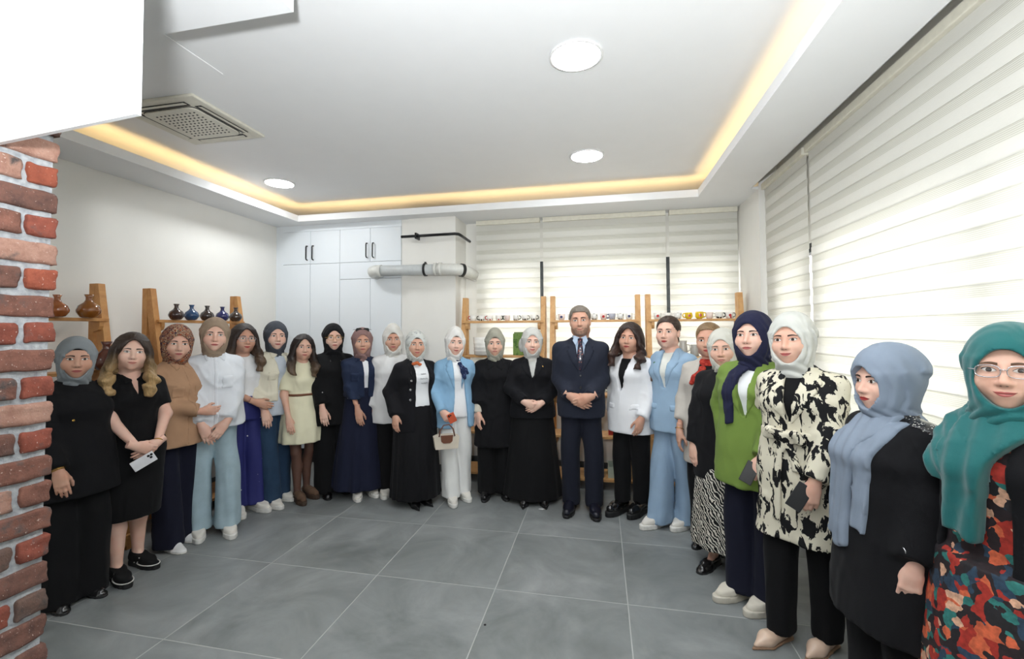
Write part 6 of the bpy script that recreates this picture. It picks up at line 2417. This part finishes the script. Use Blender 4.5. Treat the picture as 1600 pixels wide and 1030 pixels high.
# ------------------------------------------------ 16 white blazer, dark hair
P = Person('woman with dark shoulder-length hair in white blazer and black trousers', 2.52, 2.21, -3 - 28, 1.675, 1.06, 2, head=(16, 2, 4), h=0.009, smile=0.0, lip=1,
           arms=dict(a=('hang', dict(W=(-0.20, 0.02, 0.84))), b=('hang', dict(W=(0.17, -0.15, 0.85), d=(-.2, -.2, -1)))), feet=((-0.07, -0.05, -10), (0.07, 0.03, -4)))
P.body()
shirt_inner(P, BLACK2, 1.0, 1.38, 0.004, 'top')
WBL = fabric('white_blazer_crepe', (228, 229, 232), var=0.04, folds=0.25)
o, b = jacket(P, WBL, 0.70, [(-0.035, 1.06), (-0.055, 1.45), (0.055, 1.45), (0.0, 1.14), (-0.018, 1.06)], 0.024, 0.06, 0.4, (0.070, 0.064, 0.058), 0.98, amp=0.0045, seed=16)
P.emit(b.panel([(-0.02, 0.72), (-0.028, 1.06), (-0.02, 1.06), (-0.012, 0.72)], 0.004, 0.0), 'front_edge', WBL, o)
pocket(P, b, [(0.06, 0.905), (0.06, 0.955), (0.15, 0.965), (0.15, 0.915)], WBL, o, 0.005, 'pocket_flap')
pocket(P, b, [(-0.15, 0.905), (-0.15, 0.955), (-0.08, 0.955), (-0.08, 0.905)], WBL, o, 0.005, 'pocket_flap')
P.trousers(BLACK2, 0.10, r=(0.110, 0.096, 0.084, 0.076), amp=0.002)
P.shoes('loafer', plain('patent_black', (20, 20, 21), 0.08, coat=1.0), SOLEB, lift=0.0, k=1.12)
P.hair(hair_mat('dark_brown_hair', (46, 31, 27), (66, 44, 36)), 'long', 0.22, 0.012, vol=0.012, seed=16)

# ------------------------------------------------ 17 light blue trouser suit, ponytail
P = Person('woman with brown ponytail in light denim-blue trouser suit', 2.85, 2.02, -8 - 34, 1.735, 1.0, 0, hx=-0.03, head=(18, 0, 0), h=0.009, smile=0.2, lip=1,
           arms=dict(a=('behind', dict(W=(-0.18, 0.06, 0.86))), b=('hang', dict(W=(0.175, -0.11, 0.86)))), feet=((-0.06, -0.10, -10), (0.075, 0.06, -2)))
P.body()
LBL = fabric('light_blue_linen', (148, 174, 198), var=0.08, folds=0.3)
shirt_inner(P, fabric('cream_top', (222, 222, 214)), 1.0, 1.40, 0.006, 'top')
o, b = jacket(P, LBL, 0.735, [(-0.012, 1.08), (-0.052, 1.45), (0.052, 1.45), (0.012, 1.08)], 0.022, 0.05, 0.4, (0.068, 0.062, 0.056), 0.86, amp=0.005, seed=17)
for sg in (-1, 1):
    P.emit(b.panel([(sg * 0.046, 1.44), (sg * 0.085, 1.39), (sg * 0.105, 1.345), (sg * 0.090, 1.335), (sg * 0.110, 1.318), (sg * 0.07, 1.20), (sg * 0.012, 1.07)], 0.008, 0.0), 'lapel', LBL, o)
    P.emit(b.panel([(sg * 0.055, 0.90), (sg * 0.055, 0.95), (sg * 0.145, 0.96), (sg * 0.145, 0.91)], 0.006, 0.0), 'pocket_flap', LBL, o)
f = b.like()
A = P.A['b']
C0, C1 = A['E'] + (A['W'] - A['E']) * 0.52, A['E'] + (A['W'] - A['E']) * 0.76
f.cone(C0 - (A['W'] - A['E']) * .2, C1 + (A['W'] - A['E']) * .2, 0.062, 0.060, 0.0)
f.plane(C1, A['W'] - A['E'])
f.plane(C0, A['E'] - A['W'])
P.emit(f, 'turned_cuff', LBL, o)
P.trousers(fabric('light_blue_trouser', (144, 168, 192), var=0.08, folds=0.3), 0.035, r=(0.106, 0.094, 0.095, 0.112), amp=0.003, front=-0.02)
P.shoes('sneaker', SNW, SOLEW, k=1.08)
P.hair(hair_mat('brown_hair', (58, 42, 34), (92, 66, 50)), 'tail', side=-1.0, seed=17)
wt = P.bangle('b', plain('olive_strap', (92, 90, 66), 0.5), 'watch', 0.031, 0.005)
P.buttons(b, [(-0.085, 1.30)], plain('green_pin', (70, 120, 80), 0.4), o, 0.012)

# ------------------------------------------------ 18 fair hair, grey cardigan, red scarf (behind)
P = Person('fair-haired woman in grey-beige cardigan with red neck scarf', 3.07, 1.70, -12 - 16, 1.67, 1.04, 2, head=(6, -2, -2), h=0.009, smile=0.4, lip=1, brow=1,
           arms=dict(a=('hang', dict(W=(-0.20, -0.10, 0.83))), b='hang'), feet=((-0.07, 0.0, -4), (0.08, 0.0, 4)))
P.body()
shirt_inner(P, BLACK2, 0.50, 1.40, 0.014, 'black_top')
CARD = fabric('grey_beige_linen', (190, 184, 176), var=0.08)
o, b = jacket(P, CARD, 0.60, [(-0.06, 0.50), (-0.055, 1.10), (-0.05, 1.45), (0.06, 1.45), (0.08, 1.1), (0.10, 0.50)], 0.024, 0.03, 0.6, (0.068, 0.060, 0.056), 0.84, name='cardigan', amp=0.004, seed=18)
P.trousers(BLACK2, 0.03, r=(0.112, 0.105, 0.1, 0.105))
P.shoes('flat', LEATHB, SOLEB)
RED = pattern('red_print_scarf', [(0.0, (150, 40, 34)), (0.5, (176, 62, 48)), (0.66, (120, 30, 30))], 50, folds=0.3)
f = Fld((-0.12, -0.22, 1.12), (0.12, 0.13, 1.46), 0.006)
f.loft([(1.36, 0, 0.008, 0.088, 0.088), (1.39, 0, 0.008, 0.086, 0.084), (1.42, 0, 0.01, 0.072, 0.072)], 0.01)
f.ell((-0.02, -0.11, 1.345), (0.026, 0.022, 0.024), 0.012)
f.chain([(-0.025, -0.12, 1.33), (-0.06, -0.15, 1.27), (-0.085, -0.16, 1.22)], [0.016, 0.026, 0.018], 0.012, (1, 1.4, 1))
f.chain([(-0.015, -0.12, 1.33), (0.01, -0.155, 1.27), (0.015, -0.16, 1.21)], [0.016, 0.024, 0.016], 0.012, (1, 1.4, 1))
P.emit(f, 'neck_scarf', RED)
P.hair(hair_mat('dark_blond_hair', (132, 106, 76), (168, 140, 100)), 'bun', seed=18)
P.bangle('a', M_GOLD, r=0.031)

# ------------------------------------------------ 19 older woman, pale hijab, patterned skirt
P = Person('older woman in black cardigan and black-white patterned skirt with cream hijab', 3.09, 1.37, -13 - 22, 1.615, 1.06, 1, head=(12, -3, -4), h=0.0085, smile=0.1, lip=2, brow=2,
           arms=dict(a=('front', dict(W=(-0.19, -0.10, 0.80))), b='hang'), feet=((-0.08, -0.05, -6), (0.08, 0.0, 0)))
P.body(lash=0.3)
o, b = jacket(P, BLACK, 0.62, None, 0.022, 0.05, 0.8, (0.068, 0.062, 0.056), 0.96, name='cardigan', amp=0.003, seed=19)
P.skirt(pattern('black_white_leaf_print', [(0.0, (22, 22, 24)), (0.60, (206, 202, 192))], 17, 'wave', dist=9, detail=2, rot=(0.5, 0.6, 0.3), folds=0.3), 0.16, 1.03, 0.235, 0.215, 10, 0.05, 19)
P.shoes('flat', LEATHB, SOLEB, k=1.08)
P.hijab(fabric('cream_scarf', (206, 204, 194), folds=0.85), seed=19, open_w=0.049, neck=0.006)

# ------------------------------------------------ 20 green blazer, navy hijab
P = Person('woman in olive-green blazer and navy trousers with navy hijab', 3.165, 0.99, -16 - 24, 1.715, 1.08, 0, head=(6, 2, -2), h=0.0085, smile=0.0, lip=0,
           arms=dict(a=('behind', dict(W=(-0.19, 0.05, 0.85))), b=('front', dict(W=(0.115, -0.225, 0.83), d=(-.3, -.3, -1), hand='hold'))), feet=((-0.08, -0.02, -22), (0.085, -0.02, -20)))
P.body()
shirt_inner(P, WHITE, 1.0, 1.42, 0.006, 'top', neck=False)
GRN = fabric('olive_green_suiting', (112, 136, 64), var=0.08, folds=0.3)
o, b = jacket(P, GRN, 0.665, [(-0.012, 1.06), (-0.055, 1.45), (0.055, 1.45), (0.012, 1.06)], 0.026, 0.075, 0.7, (0.074, 0.068, 0.064), 0.97, amp=0.0045, seed=20)
for sg in (-1, 1):
    P.emit(b.panel([(sg * 0.050, 1.44), (sg * 0.095, 1.385), (sg * 0.115, 1.335), (sg * 0.098, 1.325), (sg * 0.12, 1.305), (sg * 0.07, 1.18), (sg * 0.012, 1.05)], 0.008, 0.0), 'lapel', GRN, o)
P.emit(b.panel([(-0.004, 0.68), (-0.004, 1.06), (0.004, 1.06), (0.004, 0.68)], 0.004, 0.0), 'front_edge', GRN, o)
P.trousers(NAVYD, 0.05, r=(0.108, 0.098, 0.098, 0.110), amp=0.002)
P.shoes('sneaker', fabric('cream_sneaker_fabric', (214, 208, 194), folds=0.3), plain('cream_sole', (204, 198, 184), 0.6), k=1.05)
NVS = fabric('navy_chiffon', (34, 36, 62), folds=0.85)
hj = P.hijab(NVS, seed=20, open_w=0.051, puff=0.004, neck=0.012)
scarf_panel(P, b, [(-0.105, 1.00), (-0.12, 1.20), (-0.10, 1.34), (-0.03, 1.42), (0.04, 1.40), (-0.02, 1.33), (-0.05, 1.20), (-0.055, 1.02)], 0.022, 'scarf_end', NVS, hj, 0.004, 160)
phone(P, 'b', (22, 21, 24), 'dark phone held low by the woman in the green blazer', (-0.02, -0.02, 0.01), (-15, 25, 20), (0.066, 0.009, 0.12), dot=False)

# ------------------------------------------------ 21 black and cream printed coat
P = Person('woman in belted cream coat with black brush-mark print and silver hijab', 3.285, 0.655, -20 - 22, 1.695, 1.06, 1, hx=-0.03, head=(4, 0, -3), h=0.008, smile=0.7, lip=0,
           arms=dict(a=('behind', dict(W=(-0.20, 0.06, 0.86))), b=('front', dict(W=(0.12, -0.215, 0.81), d=(-.15, -.25, -1), hand='curl'))), feet=((-0.085, -0.09, -14), (0.08, 0.03, -8)))
P.body()
PRT = pattern('brush_mark_print', [(0.0, (22, 22, 24)), (0.468, (212, 206, 186))], 24, 'noise', dist=0.8, detail=6, stretch=(1, 1, 0.5), folds=0.35)
shirt_inner(P, BLACK2, 1.0, 1.42, 0.008, 'top', neck=False)
o, b = jacket(P, PRT, 0.53, [(-0.02, 1.12), (-0.05, 1.45), (0.055, 1.45), (0.035, 1.30), (0.01, 1.12)], 0.026, 0.055, 0.3, (0.074, 0.068, 0.062), 0.97, name='coat', amp=0.0045, seed=21)
for sg in (-1, 1):
    P.emit(b.panel([(sg * 0.046, 1.44), (sg * 0.10, 1.40), (sg * 0.125, 1.33), (sg * 0.105, 1.325), (sg * 0.11, 1.29), (sg * 0.06, 1.18), (sg * 0.004, 1.10)], 0.009, 0.0), 'lapel', PRT, o)
bl = belt(P, 1.045, PRT, 0.048, 0.024)
f = P.grid(0.60, 1.12)
yb = P.front_y(b, -0.02, 1.04) - 0.022
f.ell((-0.02, yb - 0.008, 1.045), (0.026, 0.020, 0.026), 0.01)
f.chain([(-0.02, yb - .01, 1.045), (-0.075, yb - 0.02, 1.07), (-0.095, yb - .005, 1.04), (-0.03, yb, 1.035)], [0.014, 0.022, 0.020, 0.012], 0.012)
f.chain([(-0.02, yb - .01, 1.045), (0.04, yb - 0.02, 1.065), (0.06, yb - .005, 1.03), (0.0, yb, 1.03)], [0.014, 0.020, 0.020, 0.012], 0.012)
f.loft([(0.62, -0.055, yb - 0.005, 0.026, 0.008), (0.85, -0.05, yb - 0.01, 0.024, 0.008), (1.03, -0.03, yb - 0.004, 0.018, 0.010)], 0.012)
f.loft([(0.88, 0.045, yb - 0.012, 0.026, 0.008), (1.03, 0.0, yb - 0.004, 0.018, 0.010)], 0.012)
P.emit(f, 'belt_bow', PRT, bl)
P.trousers(BLACK2, 0.05, r=(0.112, 0.098, 0.086, 0.074), amp=0.002)
P.shoes('pump', plain('nude_leather', (214, 186, 164), 0.35), plain('nude_sole', (150, 120, 96), 0.5), k=1.02)
P.hijab(fabric('silver_white_scarf', (206, 207, 201), folds=0.85), seed=21, open_w=0.054, puff=0.004, neck=0.008)
phone(P, 'b', (24, 25, 29), 'black phone held by the woman in the printed coat', (-0.035, -0.02, 0.02), (-10, 28, 15), (0.068, 0.009, 0.13), dot=False)

# ------------------------------------------------ 22 blue-grey hijab, black jacket, seen from the side
P = Person('woman in blue-grey hijab and black jacket looking sideways, beside the printed coat', 3.385, 0.09, -28 - 52, 1.535, 1.16, 0, head=(4, -4, 0), h=0.008, smile=0.0, lip=1,
           arms=dict(a=('behind', dict(W=(-0.20, 0.03, 0.86))), b=('hang', dict(W=(0.215, -0.10, 0.80), d=(-.05, -.2, -1), hand='curl'))), feet=((-0.08, -0.03, -4), (0.08, 0.0, 4)))
P.body()
o, b = jacket(P, BLACK, 0.50, None, 0.032, 0.07, 0.9, (0.082, 0.074, 0.066), 0.93, name='jacket', amp=0.003, seed=22)
P.trousers(BLACK2, 0.03, r=(0.118, 0.112, 0.105, 0.105))
P.shoes('flat', LEATHB, SOLEB)
BGS = fabric('blue_grey_linen', (136, 148, 164), var=0.1, folds=0.6)
hj = P.hijab(BGS, seed=22, open_w=0.053, puff=0.012, neck=0.022, nf=5)
scarf_panel(P, b, [(-0.145, 0.82), (-0.15, 1.10), (-0.13, 1.28), (-0.06, 1.43), (0.09, 1.43), (0.10, 1.36), (0.03, 1.24), (0.0, 1.05), (-0.01, 0.80), (-0.075, 0.77)], 0.024, 'scarf_end', BGS, hj, 0.006, 110, 0.04)
scarf_panel(P, b, [(0.0, 0.90), (0.01, 1.20), (0.05, 1.40), (0.14, 1.40), (0.12, 1.28), (0.09, 1.10), (0.075, 0.88)], 0.018, 'scarf_end', BGS, hj, 0.005, 120, 0.04)
# sequinned shoulder trim and sleeve tab
m_seq = spots_mat('grey_sequins', (38, 38, 40), (206, 204, 196), 110, 0.28)
f2 = P.grid(1.26, 1.47)
P.torso(f2, 0.036, 1.2, 0.0, 1.43, 0.9)
P.sleeves(f2, (0.084, 0.076, 0.07), 0.5)
g = f2.panel([(0.06, 1.46), (0.10, 1.47), (0.30, 1.36), (0.29, 1.30), (0.20, 1.37), (0.07, 1.42)], 0.002, 0.12)
P.emit(g, 'sequin_trim', m_seq, o)
A = P.A['b']
C = A['E'] + (A['W'] - A['E']) * 0.72
m = MB().tube([tuple(C + np.array([0.02 * math.cos(a), -0.066 + 0.004, 0.017 * math.sin(a)])) for a in np.linspace(0, 2 * math.pi, 14, endpoint=False)], 0.0035, 6, closed=True)
P.mbuild(m, 'sleeve_buckle', M_SILV, o)
P22 = P

# ------------------------------------------------ 23 teal hijab, floral dress, black cardigan
P = Person('woman in teal hijab, glasses and red floral dress under black cardigan, nearest the camera', 3.535, -0.265, -36 - 30, 1.615, 1.0, 1, sh=0.122, head=(24, 0, 0), h=0.008, smile=0.6, lip=0, brow=1,
           arms=dict(a='none', b='hang'), feet=((-0.08, -0.03, -4), (0.08, 0.0, 4)))
P.body()
FLO = NT('red_floral_print')
_v = FLO.coord()
_nz = FLO.noise(_v, 9, 4)
_ad = FLO.n('ShaderNodeVectorMath', operation='MULTIPLY_ADD')
FLO.l(_nz.outputs['Color'], _ad.inputs[0])
_ad.inputs[1].default_value = (0.12, 0.12, 0.12)
FLO.l(_v, _ad.inputs[2])
_vo = FLO.n('ShaderNodeTexVoronoi')
_vo.inputs['Scale'].default_value = 32
FLO.l(_ad.outputs[0], _vo.inputs['Vector'])
_sp = FLO.n('ShaderNodeSeparateColor')
FLO.l(_vo.outputs['Color'], _sp.inputs[0])
_c = FLO.ramp(_sp.outputs[0], [(0.0, lin((34, 22, 26))), (0.24, lin((158, 42, 30))), (0.48, lin((36, 58, 78))), (0.58, lin((196, 92, 58))), (0.72, lin((28, 24, 28))), (0.82, lin((206, 160, 132))), (0.90, lin((40, 110, 104)))], 'CONSTANT')
_n2 = FLO.noise(_v, 70, 4)
_c = FLO.mix(0.6, _c, FLO.ramp(_n2.outputs['Fac'], [(0.3, (0.4, 0.4, 0.4)), (0.7, (1.4, 1.4, 1.4))]), 'MULTIPLY')
FLO.set(Base_Color=_c, Roughness=0.8)
f = P.grid(0.28, 1.46)
P.torso(f, 0.014, 0.7, 0.03, 1.42, 0.8)
f.loft([(0.30, 0, 0, 0.27, 0.24), (0.6, 0, 0, 0.245, 0.215), (0.9, 0, 0.006, 0.222, 0.175)], 0.03, 2.0, lambda a, z: 0.04 * np.sin(9 * a) * np.clip(0.9 - z, 0, 1))
f.wrinkle(0.002, seed=23)
P.emit(f, 'dress', FLO.m)
o, b0 = jacket(P, BLACK, 0.52, [(-0.16, 0.40), (-0.13, 1.10), (-0.10, 1.45), (0.05, 1.45), (0.060, 1.1), (0.06, 0.40)], 0.030, 0.06, 0.8, (0.074, 0.066, 0.058), 0.97, name='cardigan', amp=0.003, seed=23, vy=0.0)
P.trousers(BLACK2, 0.03, r=(0.112, 0.105, 0.1, 0.105))
P.shoes('flat', LEATHB, SOLEB)
TEAL = fabric('teal_satin', (26, 102, 102), var=0.12, folds=0.6, rough=0.6, sheen=0.3)
hj = P.hijab(TEAL, seed=24, open_w=0.056, puff=0.008, neck=0.03, nf=5)
scarf_panel(P, b0, [(-0.095, 0.99), (-0.10, 1.15), (-0.12, 1.30), (-0.07, 1.44), (0.10, 1.44), (0.09, 1.36), (0.03, 1.26), (0.005, 1.10), (-0.005, 0.96), (-0.05, 0.985)], 0.046, 'scarf_end', TEAL, hj, 0.007, 95, 0.05)
scarf_panel(P, b0, [(-0.16, 1.16), (-0.18, 1.30), (-0.13, 1.44), (0.02, 1.46), (0.0, 1.36), (-0.06, 1.24), (-0.09, 1.14)], 0.036, 'scarf_end', TEAL, hj, 0.006, 100, 0.10, 0.5)
P.glasses(M_SILV, 0.026, 0.017)

# ------------------------------------------------ bags and the phone of the sky-blue blazer
P = P12
phone(P, 'a', (214, 96, 62), 'orange-cased phone held by the woman in the sky-blue blazer', (0.035, -0.055, 0.02), (20, -25, 0), (0.07, 0.010, 0.10))
A = P.A['a']
d = A['d'] / np.linalg.norm(A['d'])
hp = A['W'] + d * 0.085
loc = P.world(hp + np.array([-0.02, -0.07, -0.17]))
bag = empty('handbag', loc, P.root.rotation_euler[2])
tag(bag, 'small cream handbag with brown leather flap hanging from the sky-blue blazer\'s hand', 'handbag')
MB().prism([(-0.10, -0.075), (0.10, -0.075), (0.115, 0.03), (0.075, 0.045), (-0.075, 0.045), (-0.115, 0.03)], 1, -0.045, 0.045).build('bag_body', fabric('cream_canvas', (206, 196, 180), folds=0.15), bag)
mbr = plain('tan_brown_leather', (104, 62, 42), 0.4)
MB().prism([(-0.055, 0.048), (0.055, 0.048), (0.05, -0.005), (0.03, -0.022), (-0.03, -0.022), (-0.05, -0.005)], 1, -0.052, -0.045).build('flap', mbr, bag)
MB().tube([(-0.07, 0, 0.045), (-0.06, 0, 0.10), (-0.03, 0, 0.145), (0.02, 0, 0.15), (0.055, 0, 0.11), (0.07, 0, 0.045)], 0.006, 8).build('strap', mbr, bag, True)
MB().lathe([(0.008, -0.001), (0.008, 0.003), (0.004, 0.004)], (0, 0, 0), 12).build('snap', M_GOLD, bag).rotation_euler = (math.pi / 2, 0, 0)
bag.children[-1].location = (0, -0.052, -0.006)
bag2 = empty('shoulder_bag', (0.775, 2.30, 0.62), math.radians(20))
tag(bag2, 'dark burgundy shoulder bag with gold rings behind the black blazer', 'handbag')
MB().box((-0.09, -0.04, -0.10), (0.09, 0.04, 0.12), 0.02).build('bag_body', plain('burgundy_leather', (48, 28, 28), 0.4), bag2)
for z in (0.02, -0.03):
    MB().tube([(-0.05 + 0.022 * math.cos(a), -0.043, z + 0.022 * math.sin(a)) for a in np.linspace(0, 2 * math.pi, 16, endpoint=False)], 0.004, 6, closed=True).build('gold_ring', M_GOLD, bag2, True)
MB().tube([(-0.06, 0, 0.11), (-0.05, 0, 0.25), (-0.03, 0, 0.40)], 0.007, 8).build('strap', plain('burgundy_leather', (48, 28, 28), 0.4), bag2, True)

# ------------------------------------------------ litter on the floor
m = MB()
m.raw([(-0.028, -0.006, 0.0006), (0.012, -0.012, 0.0006), (0.034, 0.004, 0.0015), (0.006, 0.012, 0.003), (-0.02, 0.008, 0.001)], [(0, 1, 2, 3, 4)])
o = m.build('paper_scrap', plain('white_paper', (236, 236, 234), 0.8))
o.location = (1.722, 2.113, 0.0004)
tag(o, 'tiny torn scrap of white paper on the floor left of the man\'s shoes', 'paper')
o = MB().lathe([(0.004, 0.0), (0.007, 0.001), (0.006, 0.003), (0.002, 0.004)], n=10).build('dark_crumb', plain('black_crumb', (24, 22, 22), 0.8), None, True)
o.location = (1.625, 0.450, 0.0002)
tag(o, 'single black crumb lying on the grey floor tile in the foreground', 'crumb')
